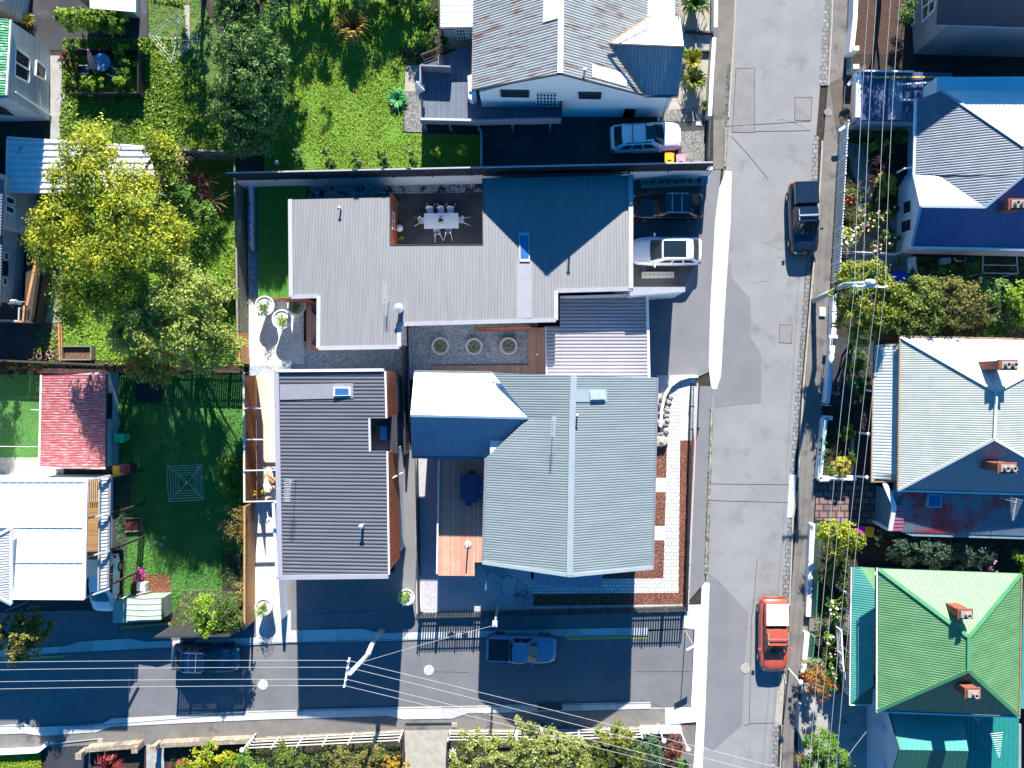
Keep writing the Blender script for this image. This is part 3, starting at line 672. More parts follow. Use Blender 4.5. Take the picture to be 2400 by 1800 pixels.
struct('front_gravel', [(1590, -60), (1670, -60), (1664, 245), (1560, 260), (1590, 100)], NZ+.02, conc_tan)
struct('front_path', [(1602, 74), (1668, 76), (1666, 120), (1604, 118)], NZ+.03, conc_grey)
struct('drive_gravel', [(1592, 308), (1652, 306), (1650, 385), (1600, 388)], NZ+.022, gravel_dirty)
# right lots
struct('right_terrain', [(1990, -300), (2700, -300), (2700, 2000), (1855, 2000), (1862, 1750), (1900, 1350), (1930, 900), (1950, 600), (1972, 280)], .02, soil)
struct('carport_apron', [(1945, 195), (2030, 150), (2030, 320), (1962, 330)], .06, mat('brown apron', (.09,.07,.06), (.13,.1,.085), .9, 1, .3, 40))
struct('mulched_garden', [(1997, -60), (2130, -60), (2118, 128), (1992, 128)], .03, mat('dark bark bed', (.06,.03,.022), (.1,.055,.04), .95, 9, 1, 20, fine=.3))
struct('garden_walk', [(1985, 560), (2105, 500), (2140, 600), (2150, 640), (1985, 640)], .03, conc_grey)
struct('garden_walk', [(1985, 330), (2035, 350), (2045, 470), (2020, 560), (2000, 560), (2018, 450), (1995, 400)], .034, conc_grey)
struct('side_yard', [(1960, 790), (2050, 790), (2046, 950), (1948, 950)], .03, asph_dark)
struct('brick_path', [(2003, 930), (2048, 930), (2046, 1125), (1998, 1125)], .04, brick_dark)
struct('pale_edging', [(1995, 1010), (2003, 1010), (2001, 1118), (1990, 1118)], .045, conc_grey)
struct('cobble_court', [(1914, 1124), (2052, 1124), (2056, 1232), (1910, 1218)], .05, cobble_m)
struct('side_concrete', [(1880, 1600), (2060, 1600), (2060, 1850), (1868, 1850), (1870, 1700)], .035, conc_grey)
struct('front_court', [(1890, 1450), (1990, 1440), (1990, 1475), (1890, 1480)], .04, asph_foot)
# southern lots
struct('stone_driveway', [(948, 1712), (1052, 1710), (1050, 1900), (952, 1900)], .06, conc_tan)
struct('front_walk', [(343, 1745), (384, 1743), (386, 1900), (343, 1900)], .06, conc_grey)
struct('grass_patch', [(-100, 1764), (95, 1762), (98, 1900), (-100, 1900)], .04, grass_m)
struct('side_drive', [(108, 1752), (215, 1746), (212, 1900), (112, 1900)], .055, asph_dark)
# ------------------------------------------------------------------ buildings
Xd, Yd = (1, 0), (0, 1)
def antenna(root_or_none, px, py, z, h, lbl, ang=0.0, n=11, L_=1.2, w0=.45, w1=.16, name='tv_antenna'):
    """px,py: where the mast meets the roof at height z"""
    g = P(px, py, z); t = thing(name, lbl, 'antenna', g)
    b = MB(); b.tube(g, g+Vector((0, 0, h)), .022, .018, 6); b.obj('mast', metal_galv, t)
    b = MB(); d = Vector((math.cos(ang), math.sin(ang), 0)); s = Vector((-d.y, d.x, 0)); c = g+Vector((0, 0, h-.08))
    b.tube(c-d*.25, c+d*(L_-.25), .018, .018, 5)
    for i in range(n):
        t_ = i/(n-1); p = c+d*(-.2+(L_-.1)*t_); ww = w0+(w1-w0)*t_
        b.tube(p-s*ww, p+s*ww, .008, .008, 4)
    b.obj('elements', metal_galv, t); return t
def flue(root, px, py, z, h, r=.09, cap=True, m=None):
    g = P(px, py, z-.1); b = MB(); b.tube(g, g+Vector((0, 0, h)), r, r, 12)
    if cap: b.lathe(g+Vector((0, 0, h+.05)), [(0, .1), (r*1.9, .02), (r*1.9, 0), (0, 0)], 12)
    return b.obj('flue', m or metal_galv, root)
def chimney(root, px, py, z0, z1, sx, sy, pots=2, m=None):
    """px,py: centre of the chimney top"""
    c = P(px, py, z1); b = MB(); b.box((c.x, c.y, (z0+z1)/2), (sx, sy, z1-z0)); b.box((c.x, c.y, z1-.12), (sx+.14, sy+.14, .16))
    ch = b.obj('chimney', m or brick_red, root)
    b = MB(); b.box((c.x, c.y, z1+.03), (sx*.86, sy*.86, .07)); b.obj('cap', brick_cream, ch)
    for i in range(pots):
        x = c.x+(i-(pots-1)/2)*sx*.42; b = MB(); b.lathe((x, c.y, z1+.06), [(.11, 0), (.13, .3), (.15, .34), (.1, .34), (.09, .02)], 12); b.obj('chimney_pot', brick_cream, ch)
    return ch

# --- the long grey-roofed house
zg = lambda y: 3.0+(y-411)/(816-411)*1.6
def Q(*pts): return [(x, y, zg(y)) for x, y in pts]
r = thing('long_house', 'low modern house with a large pale grey stepped roof and orange timber walls', 'house', G(1150, 620))
roof_part(r, [Q((679,468),(912,462),(914,693),(681,695)), Q((748,691.5),(914,690.5),(936,760),(936,813),(746,816)), Q((912,573),(1134,572),(1134,756),(936,760),(914,692)),
              Q((1132,418),(1306,414.5),(1306,682),(1134,683)), Q((1134,683),(1303,682),(1303,750),(1134,756)), Q((1304,414.5),(1480,411),(1480,677),(1306,682))],
          roof_grey, Yd, .2, .022, 'rib', .16)
walls(r, Q((679,468),(912,462),(913,573),(1134,572),(1132,418),(1480,411),(1480,677),(1303,682),(1303,750),(936,760),(936,813),(746,816),(748,693),(681,695)), 0, render_white, .25)
trim(r, [Q((681,468),(683,696),(748,694),(747,816),(936,813),(936,760),(1303,750),(1303,682),(1480,677))], mat('grey ridge flashing', (.36,.36,.39), (.33,.33,.36), .5), .26, .16, 'parapet_capping', .03)
trim(r, [Q((1478,411),(1478,677))], MATS['grey ridge flashing'], .3, .2, 'parapet_capping', .05)
trim(r, [Q((684,463.5),(912,460)), Q((914,462),(915,574),(1132,573),(1131,418)), Q((1132,411),(1478,406))], paint_char, .06, .1)
# cedar walls seen beside the patio and courtyards
def clad(root, px1, px2, z0, z1, m, name='cladding', off=.02, th=.05):
    """panel between two ground pixels"""
    a = P(*px1, 0); b_ = P(*px2, 0); b = MB(); d = (b_-a).xy.normalized(); n = Vector((-d.y, d.x))
    mid = (a+b_)/2; 
    if n.dot(Vector((CX, CY))-mid.xy) < 0: n = -n
    b.prism([a.xy+n*off, b_.xy+n*off, b_.xy+n*(off+th), a.xy+n*(off+th)], z0, z1); return b.obj(name, m, root)
clad(r, (929.5, 470), (931, 586), .05, 2.75, clad_orange)
clad(r, (690, 711), (752, 710.5), .05, 4.0, clad_orange)
clad(r, (1121, 775), (1246, 773), .5, 3.7, clad_orange)
window(r, [(917.5, 497), (922, 500), (922, 538), (917.5, 536)], P(930.5, 470), P(932, 586), paint_white, glass, bars=(1, 2))
skylight(r, [(1216, 545), (1240, 545), (1242, 613), (1218, 613)], 3.6, paint_grey, glass_blue, .14, [zg(545), zg(545), zg(613), zg(613)])
b = MB(); b.poly([P(1211, 613, zg(613)+.05), P(1247, 613, zg(613)+.05), P(1247, 745, zg(745)+.05), P(1211, 747, zg(747)+.05)][::-1]); b.obj('flashing_strip', mat('pale flashing', (.235,.235,.265), (.255,.255,.285), .5), r)
flue(r, 941, 726, zg(730), 1.0, .17); flue(r, 800, 492, zg(490), .55, .06)
b = MB(); b.ball(P(936, 722, zg(725)+.75), .26, 12, (1, .6, .8)); b.obj('satellite_dish', plastic_white, r, smooth=True)
antenna(None, 912, 706, zg(700), 1.4, 'white tv antenna lying north-south on the long pale grey roof', math.radians(92), 12, 1.3, .22, .16)
# blade wall reaching over the driveway
b = MB(); b.pxprism([(1478, 674), (1604, 674), (1604, 683), (1478, 692)], .02, 4.05); bw = b.obj('blade_wall', render_white); b = MB(); b.pxprism([(1476, 672.5), (1606, 672.5), (1606, 684), (1476, 693)], 4.05, 4.12); b.obj('capping', MATS['grey ridge flashing'], bw); tag(bw, 'white freestanding blade wall jutting over the dark drive paving', 'wall')
# lower link roof (garage)
r = thing('link_garage', 'low blue grey ribbed roof joining the long house to the sage-roofed house', 'garage', G(1400, 800))
zk = 2.7
roof_part(r, [[(1312,697,zk-.1),(1517,690,zk-.1),(1521,885,zk+.1),(1313,884,zk+.1)], [(1279,765,zk),(1312,765,zk),(1313,884,zk+.1),(1281,883,zk+.1)]], mat('striped steel', (.29,.28,.31), (.32,.31,.34), .5, .5, fine=.05), Xd, .23, .045, 'trap', .15)
walls(r, [(1312,697,zk-.1),(1517,690,zk-.1),(1521,885,zk+.1),(1281,883,zk+.1),(1279,765,zk),(1312,765,zk)], 0, render_white, .12)
trim(r, [[(1517,690,zk+.02),(1521,885,zk+.12)], [(1313,697,zk+.02),(1517,691,zk+.02)]], paint_white, .16, .16, 'capping')
trim(r, [[(1279,766,zk+.06),(1281,883,zk+.1)]], paint_grey, .1, .12)
# --- charcoal two-storey house
r = thing('charcoal_house', 'two storey house with a ribbed blue grey roof and orange timber upper side', 'house', G(790, 1130))
ze = lambda x: 6.3+(x-650)/260*.5
def Q(*pts): return [(x, y, ze(x)) for x, y in pts]
roof_part(r, [Q((650,872),(901,868),(905,980),(651,984)), Q((651,984),(866,981),(867,1058),(653,1058)), Q((653,1058),(907,1057),(911,1344),(658,1350))], roof_char, Xd, .22, .04, 'trap', .16)
walls(r, Q((652,874),(901,870),(905,980),(866,981),(867,1058),(907,1058),(911,1344),(660,1348)), 0, render_white, .2)
trim(r, [Q((649,870),(658,1354))], mat('lilac grey capping', (.33,.33,.38), (.3,.3,.35), .5), .3, .18, 'parapet_capping', .04)
trim(r, [Q((649,1353),(911,1350))], MATS['lilac grey capping'], .26, .18, 'parapet_capping', .03)
trim(r, [Q((649,869),(900,867))], paint_white, .16, .2, 'parapet_capping', .06)
trim(r, [Q((903,870),(906,980)), Q((866,981),(867,1058)), Q((908,1058),(912,1346))], paint_white, .09, .1)
b = MB(); b.poly([P(656, 901, ze(656)+.09), P(656, 937, ze(656)+.09), P(828, 933, ze(828)+.09), P(828, 898, ze(828)+.09)]); b.obj('flashing_strip', MATS['pale flashing'], r)
skylight(r, [(781, 908), (821, 908), (822, 927), (781, 928)], 6.6, plastic_white, glass_blue, .2)
b = MB(); b.prism([P(862, 978, 5.3), P(930, 972, 5.3), P(932, 1062, 5.3), P(863, 1062, 5.3)], 5.1, 5.3); b.obj('recess_roof', mat('black roof membrane', (.02,.022,.03), (.03,.03,.04), .7), r)
skylight(r, [(888, 995), (908, 995), (909, 1035), (889, 1035)], 5.3, plastic_black, glass_blue, .2)
def px_g(x, y, z): v = P(x, y, z); return (NX+(v.x-CX)*S, NY-(v.y-CY)*S)
clad(r, px_g(905, 868, 6.6), px_g(908, 978, 6.6), 3.3, 6.6, mat('shaded brown cedar', (.34,.1,.045), (.28,.08,.035), .65, 2, .05, 40, pat=('boards', 1, .2, .6, .1), fine=.15), off=-.02)  # darker copy of the orange cedar, shade put into its tone
clad(r, px_g(909, 1060, 6.6), px_g(914, 1335, 6.6), 3.3, 6.6, clad_orange, off=-.02)
b = MB(); b.tube(P(912, 1125, 6.0), P(943, 1108, 3.2), .05, .05, 8); b.obj('downpipe', paint_white, r)
flue(r, 852, 1229, 6.7, .7, .08)
antenna(None, 694, 1123, 6.4, 1.6, 'white tv antenna on the ribbed roof of the charcoal house', math.radians(-94), 13, 1.4, .22, .18)
# --- house with the sage gable roof
r = thing('gable_house', 'house with a large sage green gabled roof and a cross wing', 'house', G(1340, 1100))
e, rg, wr = 6.1, 8.2, 6.95
roof_part(r, [([(1153,873,e),(1345,880,rg),(1341,980,rg),(1239,980,wr)], Xd), ([(1239,980,wr),(1341,980,rg),(1338,1160,rg),(1137,1160,e),(1139,1073,e)], Xd), ([(1137,1160,e),(1338,1160,rg),(1335,1348,rg),(1131,1318,e)], Xd),
              ([(1345,880,rg),(1541,885,e),(1530,1330,e),(1335,1348,rg)], Xd)], roof_sage, Xd, .15, .022, 'corr')
roof_part(r, [[(971,871,5.4),(1153,873,5.4),(1239,980,wr),(962,974,wr)]], roof_white, Yd, .3, .02, 'rib', name='wing_roof')
roof_part(r, [[(962,974,wr),(1239,980,wr),(1139,1073,5.2),(965,1071,5.2)]], mat('shade blue wing steel', (.13,.22,.3), (.15,.24,.32), .5), Yd, .3, .02, 'rib', name='wing_roof')  # north slope white, south slope blue: sun and shade put into the colours
walls(r, [(1131,880,e),(1541,885,e),(1530,1330,e),(1131,1318,e)], GZ, render_white, .45)
walls(r, [(965,1071,5.2),(1160,1073,5.2),(1160,871,5.4),(971,871,5.4)], GZ, render_white, .45)
b = MB(); pl, pr, pt = P(1139, 1312, e-.15), P(1524, 1322, e-.15), P(1335, 1338, rg-.2); b.add([pl, pr, pt, pl+Vector((0, .15, 0)), pr+Vector((0, .15, 0)), pt+Vector((0, .15, 0))], [(0, 1, 2), (5, 4, 3), (0, 3, 4, 1), (1, 4, 5, 2), (2, 5, 3, 0)]); b.obj('gable_end', render_white, r)
trim(r, [[(1345,880,rg),(1341,980,rg),(1335,1348,rg)]], mat('pale sage flashing', (.3,.36,.39), (.28,.34,.37), .5), .36, .06, 'ridge_cap', .05)
trim(r, [[(1131,1318,e),(1335,1348,rg),(1530,1330,e)]], MATS['pale sage flashing'], .2, .1, 'barge_board', .05)
trim(r, [[(1541,885,e),(1530,1330,e)], [(1138,1073,e),(1131,1318,e)], [(965,1072,5.2),(1139,1075,5.2)], [(971,870,5.4),(1153,872,5.4)]], mat('dull gutter', (.2,.2,.22), (.16,.16,.18), .6), .12, .12)
trim(r, [[(962,974,wr),(1239,980,wr)]], MATS['shade blue wing steel'], .14, .05, 'ridge_cap', .04)
fz = lambda x: rg-(x-1345)/196*(rg-e)+.06
b = MB(); b.poly([P(1350, 912, fz(1350)), P(1350, 942, fz(1350)), P(1423, 942, fz(1423)), P(1423, 912, fz(1423))]); b.obj('flashing_strip', MATS['pale sage flashing'], r)
skylight(r, [(1383, 917), (1418, 917), (1419, 936), (1384, 937)], 7.5, paint_grey, mat('pale acrylic dome', (.35,.45,.6), (.4,.5,.65), .15), .16, [fz(1383), fz(1418), fz(1419), fz(1384)])
flue(r, 1352, 973, 8.1, .5, .05)
antenna(None, 1297, 983, 7.7, 1.4, 'white tv antenna beside the ridge of the sage green roof', math.radians(-93), 12, 1.2, .14, .1)
po = thing('porch', 'low blue skillion porch roof below the sage gable', 'porch', G(1330, 1370))
roof_part(po, [[(1251,1330,3.1),(1413,1330,3.1),(1411,1376,2.75),(1251,1372,2.75)]], MATS['shade blue wing steel'], Yd, .2, .02, 'rib', .1)
b = MB()
for x in (1258, 1330, 1405): b = MB(); g0 = G(*px_g(x, 1368, 2.7)); b.tube(Vector((g0.x, g0.y, GZ)), Vector((g0.x, g0.y, 2.7)), .05, .05, 8); b.obj('post', paint_white, po)

# --- rusty-roofed house on the higher ground
r = thing('rusty_roof_house', 'white two storey house with a rust streaked corrugated iron gable roof', 'house', G(1330, 150, NZ))
rg = 9.9
def zsl(px, side, zr=9.9, pr=1313, k=.645):
    a = (px-NX)/S/H; x0 = (pr-NX)/S*(H-zr)/H
    return (zr-k*a*H+k*x0)/(1-k*a) if side > 0 else (zr+k*a*H-k*x0)/(1+k*a)
roof_part(r, [([(1110,-90,zsl(1110,-1)),(1316,-120,rg),(1313,172,rg),(1107,210,zsl(1107,-1))], Xd), ([(1316,-120,rg),(1598,-90,zsl(1598,1)),(1596,38,zsl(1596,1)),(1525,37,zsl(1525,1)),(1427,103,zsl(1427,1)),(1313,172,rg)], Xd), ([(1313,172,rg),(1427,103,zsl(1427,1)),(1509,222,zsl(1509,1))], Xd)], roof_rust, Xd, .16, .028, 'corr')
roof_part(r, [[(1427,103,zsl(1427,1)+.02),(1525,37,zsl(1525,1)+.03),(1593,39,6.3),(1603,110,7.9)]], roof_white, Xd, .4, .02, 'rib', name='dormer_roof')
roof_part(r, [[(1427,103,zsl(1427,1)+.02),(1603,110,7.9),(1590,226,6.6),(1509,223,6.6)]], roof_shade_blue, Yd, .2, .03, 'corr', name='dormer_roof')  # lit dormer slope coloured white, this shaded one blue
roof_part(r, [[(1030,-80,5.6),(1117,-80,5.6),(1115,64,5.6),(1032,66,5.6)]], roof_white, Xd, .22, .03, 'corr', name='wing_roof')
b = MB()
for q in ([(1274,0),(1310,-6),(1310,42),(1272,53)], [(1388,150),(1470,174),(1469,203),(1388,180)]):
    b = MB(); b.poly([P(x, y, zsl(x, 1 if x > 1313 else -1)+.06) for x, y in q]); b.obj('translucent_sheet', roof_clear, r)
b = MB()
trim(r, [[(1316,-120,rg),(1313,172,rg)]], mat('galvanised ridge', (.55,.56,.57), (.45,.46,.47), .5), .34, .06, 'ridge_cap', .06)
trim(r, [[(1107,211,6.5),(1313,173,rg),(1509,223,6.6)], [(1509,226,6.6),(1590,227,6.6)], [(1031,67,5.6),(1114,65,5.6)], [(1030,-50,5.6),(1031,67,5.6)], [(1427,103,8.4),(1603,110,7.95)]], paint_char, .09, .12)
trim(r, [[(1427,103,8.4),(1525,37,7.4)], [(1427,103,8.4),(1509,222,6.75)], [(1110,60,6.5),(1107,210,6.5)], [(1596,-60,6.6),(1592,38,6.6)]], metal_rust, .1, .06, 'flashing', .03)
A0 = px_g(1124, 224, 6.4); A1 = px_g(1570, 224, 6.6)     # plan of the south wall
a = G(A0[0], 281); c_ = G(1543, 281)
zb = NZ
mb = MB(); top = P(1313, 172, rg); sw = [Vector((P(A0[0], 281).x, P(0, 281).y)), Vector((P(1543, 281).x, P(0, 281).y))]
xw0, xw1 = sw[0].x, sw[1].x; yw = P(0, 274, NZ).y
prm = lambda x: 9.72-abs(x-top.x)*(3.3/ (P(1509,222,6.6).x-top.x)) - .1
v = [(xw0, yw, zb), (xw1, yw, zb), (xw1, yw, 6.35), (min(xw1, P(1509,222,6.6).x), yw, 6.45), (top.x, yw, 9.7), (xw0, yw, prm(xw0))]
n = len(v); mb.add(v+[(x, y+14, z) for x, y, z in v], [tuple(range(n)), tuple(range(2*n-1, n-1, -1))]+[(i, n+i, n+(i+1) % n, (i+1) % n) for i in range(n)])
mb.obj('wall', render_white, r)
wA, wB = (xw0, yw), (xw1, yw)
window(r, [(1174, 210), (1238, 211), (1239, 225), (1175, 224)], wA, wB, paint_char, glass, fw=.1)
window(r, [(1357, 215), (1408, 216), (1407, 229), (1358, 228)], wA, wB, paint_char, glass, fw=.1)
f = window(r, [(1257, 217), (1304, 218), (1304, 247), (1257, 246)], wA, wB, paint_white, glass, name='french_doors', bars=(6, 4), fw=.06)
b = MB(); b.add([on_wall(x, y, wA, wB, .05) for x, y in ((1465, 254), (1490, 255), (1484, 275), (1458, 275))], [(0, 1, 2, 3), (3, 2, 1, 0)]); b.obj('door', wood_dark, r)
b = MB(); b.tube(on_wall(1568, 228, wA, wB, .1), Vector((xw1-.02, yw-.1, NZ)), .05, .05, 8); b.obj('downpipe', paint_white, r)
flue(r, 1368, 180, 9.1, .9, .07)
zs = 5.4; mb = MB(); x0, x1 = P(1036, 60, zs).x, P(1112, 60, zs).x; y0 = P(0, 62, zs).y
x0 = P(1050, 97, NZ).x
mb.prism([(x0, y0), (xw0+.4, y0), (xw0+.4, y0+6), (x0, y0+6)], NZ, zs); mb.obj('wing_wall', render_pale, r)
for q in ([(1068, 67), (1090, 67), (1093, 97), (1076, 97)], [(1093, 67), (1108, 66), (1110, 94), (1098, 94)]):
    window(r, q, (x0, y0), (xw1, y0), paint_white, glass, bars=(3, 4), fw=.05)
# its timber deck
DZ = NZ+1.9
r = thing('raised_deck', 'dark blue grey timber deck with balustrades wrapping the rusty-roofed house', 'deck', G(1100, 220, NZ))
b = MB(); dk = [P(*q, DZ) for q in ((986, 150), (1062, 120), (1120, 96), (1200, 96), (1316, 240), (1316, 284), (985, 281))]; b.prism(dk, DZ-.15, DZ); b.obj('floor', deck_grey, r)
def balustrade(root, pts, z, h, m, name='balustrade', pitch=.12, solid=False, rail=.09):
    b = MB()
    for p, q in zip(pts[:-1], pts[1:]):
        p = P(*p, z+h) if not isinstance(p, Vector) else p; q = P(*q, z+h) if not isinstance(q, Vector) else q
        b.beam(p, q, rail, .06); lo = Vector((0, 0, h-.12)); b.beam(p-lo, q-lo, .05, .05)
        n = int((q-p).length/pitch)
        for i in range(n+1):
            c = p.lerp(q, i/max(1, n)); b.beam(c-Vector((0, 0, h)), c, .035 if i % 10 else .09, .035 if i % 10 else .09)
        if solid:
            d = (q-p).xy.normalized(); nn = Vector((-d.y, d.x))*.01
            b.prism([p.xy+nn, q.xy+nn, q.xy-nn, p.xy-nn], z, z+h-.03)
    return b.obj(name, m, root)
balustrade(r, [(985, 225), (985, 278), (1112, 281), (1316, 277)], DZ, 1.0, mat('blue grey stained timber', (.2,.22,.25), (.24,.26,.29), .7), solid=True)
balustrade(r, [(985, 153), (985, 195)], DZ, 1.0, MATS['blue grey stained timber'])
balustrade(r, [(985, 153), (1055, 156)], DZ, 1.0, MATS['blue grey stained timber'], solid=True)
balustrade(r, [(988, 128), (1054, 102)], DZ, 1.0, wood_dark)
balustrade(r, [(1316, 236), (1316, 277)], DZ, 1.0, wood_dark)
b = MB(); b.pxprism([(984, 279), (1113, 281), (1112, 284), (983, 282)], DZ-.7, DZ+.02); b.beam(P(985, 278.5, DZ+1.06), P(1112, 281.5, DZ+1.06), .14, .05); b.obj('fascia', paint_grey, r)
b = MB()
for x, y in ((990, 281), (1050, 283), (1118, 284), (1200, 285), (1290, 284)): q = P(x, y, DZ); b.beam(Vector((q.x, q.y, NZ)), q, .12, .12)
b.obj('posts', paint_grey, r)
b = MB(); b.pxprism([(1118, 150), (1129, 150), (1129, 156), (1118, 156)], DZ, DZ+.01)

# --- top left buildings
r = thing('cream_cottage', 'grey and cream walled cottage at the top left corner', 'house', P(0, -20, NZ))
c0 = P(62, 56, NZ); c1 = P(84, -80, NZ); c2 = P(-260, -60, NZ); c3 = P(-200, 0, NZ)
b = MB(); b.prism([c0, c1, c2, c3], NZ, NZ+3.4); b.obj('wall', board_grey, r)
b = MB(); d = (c3-c0).xy.normalized(); nn = Vector((d.y, -d.x))
if nn.dot(Vector((CX, CY))-c0.xy) < 0: nn = -nn
b.prism([c0.xy, c3.xy, c3.xy+nn*.03, c0.xy+nn*.03], NZ+.3, NZ+3.3); b.obj('wall', render_cream, r)
roof_part(r, [[tuple(q) for q in ((8,2,5.7),(24,-90,5.7),(-330,-80,5.7),(-270,-50,5.7))]], roof_pale, Xd)
# green-roofed cottage
r = thing('green_roof_cottage', 'grey weatherboard cottage with a green corrugated roof edge at the left frame', 'house', P(60, 180, NZ))
zt = NZ+4.1
roof_part(r, [[(-300,20,zt+1.5),(26,47,zt),(16,223,zt),(-300,226,zt+1.5)]], mat('streaked green iron', (.02,.3,.1), (.03,.22,.08), .5, 3, c3=(.7,.75,.7), lo3=.52, hi3=.6, scale3=2.2, stretch=(.6,2,1)), Xd, .16, .035)
q0, q1 = P(118, 112, NZ), P(117, 283, NZ)
b = MB(); b.prism([q0, q1, P(-300, 290, NZ), P(-300, 90, NZ)], NZ, zt-.05); b.obj('wall', board_grey, r)
window(r, [(34, 111), (68, 137), (66, 194), (32, 177)], q0, q1, paint_white, glass, bars=(1, 2), fw=.1)
window(r, [(84, 142), (105, 160), (105, 188), (82, 177)], q0, q1, paint_white, glass, fw=.1)
b = MB(); b.path([on_wall(34, 215, q0, q1, .06), on_wall(104, 262, q0, q1, .06), on_wall(117, 272, q0, q1, .1)], .05); b.obj('downpipe', paint_white, r)
window(r, [(-14, 240), (12, 249), (40, 271), (-20, 266)], P(117, 283, NZ), P(-300, 290, NZ), paint_grey, glass, fw=.06)
trim(r, [[(26,47,zt),(16,223,zt)]], paint_white, .1, .12)
# white shed
r = thing('white_shed', 'small shed with a flat white roof at the top of the photo', 'shed', P(270, -20, NZ))
roof_part(r, [[(209,-60,NZ+2.4),(318,-60,NZ+2.4),(318,28,NZ+2.4),(211,19,NZ+2.4)]], roof_white, Yd, .5, .01, 'rib', .08)
b = MB(); b.prism([P(214, -50, NZ), P(333, -50, NZ), P(329, 44, NZ), P(222, 30, NZ)], NZ, NZ+2.3); b.obj('wall', board_grey, r)
# --- weatherboard house at the left with carport
r = thing('weatherboard_house', 'pale weatherboard house with small windows along the left edge', 'house', P(0, 560))
q0, q1, q2, q3 = P(88, 440), P(86, 552), P(56, 558), P(52, 722)
b = MB(); b.prism([q0, q1, Vector((q0.x-12, q1.y, 0)), Vector((q0.x-12, q0.y, 0))], 0, 3.6); b.obj('wall', render_pale, r)
q2, q3 = P(60, 553), P(50, 712)
b = MB(); b.prism([q2, q3, Vector((q2.x-12, q3.y, 0)), Vector((q2.x-12, q2.y, 0))], 0, 3.3); b.obj('wall', render_pale, r)
roof_part(r, [[(-200,420,3.9),(8,420,3.7),(2,552,3.7),(-200,552,3.9)], [(-200,552,3.7),(5,552,3.4),(0,716,3.4),(-200,716,3.7)]], roof_slate, Xd, .2, .03)
for q in ([(12, 458), (32, 466), (32, 481), (12, 474)], [(11, 480), (31, 488), (31, 503), (11, 495)]): window(r, q, P(88, 440), P(86, 552), paint_white, glass, fw=.09)
for q in ([(8, 591), (18, 593), (17, 610), (8, 608)], [(5, 650), (15, 652), (14, 668), (5, 668)]): window(r, q, q2, q3, paint_white, glass, fw=.09)
window(r, [(4, 612), (17, 614), (16, 646), (3, 644)], q2, q3, paint_char, glass, name='glass_door', fw=.05)
r = thing('carport', 'carport with a striped white and rust spotted iron roof under the golden tree', 'carport', P(200, 390))
zc = 2.7
roof_part(r, [[(18,323,zc),(346,345,zc),(376,455,zc),(14,452,zc)]], mat('white striped iron', (.62,.64,.66), (.72,.73,.74), .5, 1.5, c3=(.35,.15,.1), lo3=.62, hi3=.7, scale3=1.3, fine=.08), Xd, .42, .07, 'trap', .08)
trim(r, [[(18,323,zc),(15,452,zc)], [(18,322,zc),(346,344,zc)]], paint_white, .1, .12)
b = MB()
for x, y in ((24, 330), (180, 338), (338, 350), (24, 445), (180, 446), (362, 446)): q = P(x, y, zc-.1); b.beam(Vector((q.x, q.y, 0)), q, .1, .1)
b.obj('posts', paint_white, r)
# deck of the weatherboard house
r = thing('side_deck', 'raised timber deck with an orange handrail and black lattice screen', 'deck', P(80, 640))
z1 = 1.0
b = MB(); b.prism([P(*q, z1) for q in ((96, 500), (106, 620), (84, 757), (-80, 757), (-80, 700), (56, 700), (66, 560))], .1, z1); b.obj('floor', wood_dark, r)
b = MB(); b.path([P(100, 520, 2), P(80, 636, 2), P(60, 712, 2)], .01); b.v = []; b.f = []
b.beam(P(98, 505, 2), P(84, 612, 2), .17, .05); b.beam(P(84, 612, 2), P(63, 716, 2), .17, .05); b.beam(P(57, 716, 2), P(54, 755, 2), .12, .05); b.beam(P(54, 754, 2), P(20, 752, 2), .12, .05)
b.obj('handrail', wood_orange, r)
b = MB()
pa, pb = P(91, 612, 1.9), P(72, 752, 1.9); ga, gb_ = P(106, 620, 0), P(86, 757, 0)
nl = 34
for i in range(nl):
    t = i/nl; t2 = min(1, (i+4)/nl); b.beam(pa.lerp(pb, t), ga.lerp(gb_, t2), .05, .02); b.beam(pa.lerp(pb, t2), ga.lerp(gb_, t), .05, .02)
b.beam(pa, pb, .07, .06); b.beam(ga+Vector((0,0,.05)), gb_+Vector((0,0,.05)), .07, .06); b.beam(pb, gb_, .07, .06)
b.obj('lattice', wood_dark, r)
balustrade(r, [(45, 722), (44, 752), (-60, 748)], z1, 1.0, paint_grey, 'railing', .14)
# --- red-roofed shed
r = thing('red_roof_shed', 'shed with a faded red corrugated roof and pale side wall', 'shed', P(180, 985))
roof_part(r, [[(98,880,2.15),(171,878,2.25),(170,1095,2.25),(93,1093,2.15)], [(171,878,2.25),(251,876,2.1),(248,1096,2.1),(170,1095,2.25)]], roof_red, Xd, .17, .03, 'corr', .08)
b = MB(); b.prism([P(152, 884, 0), P(279, 872, 0), P(279, 1088, 0), P(152, 1088, 0)], 0, 2.05); b.obj('wall', render_pale, r)
trim(r, [[(97,879,2.2),(92,1094,2.2)], [(92,1095,2.15),(248,1097,2.1)]], mat('chalky white paint', (.6,.6,.56), (.5,.5,.46), .8), .14, .08)
trim(r, [[(251,876,2.12),(248,1096,2.12)]], paint_char, .06, .1)
window(r, [(252, 923), (261, 923), (259, 981), (251, 980)], P(279, 872), P(279, 1088), plastic_black, glass, fw=.05)
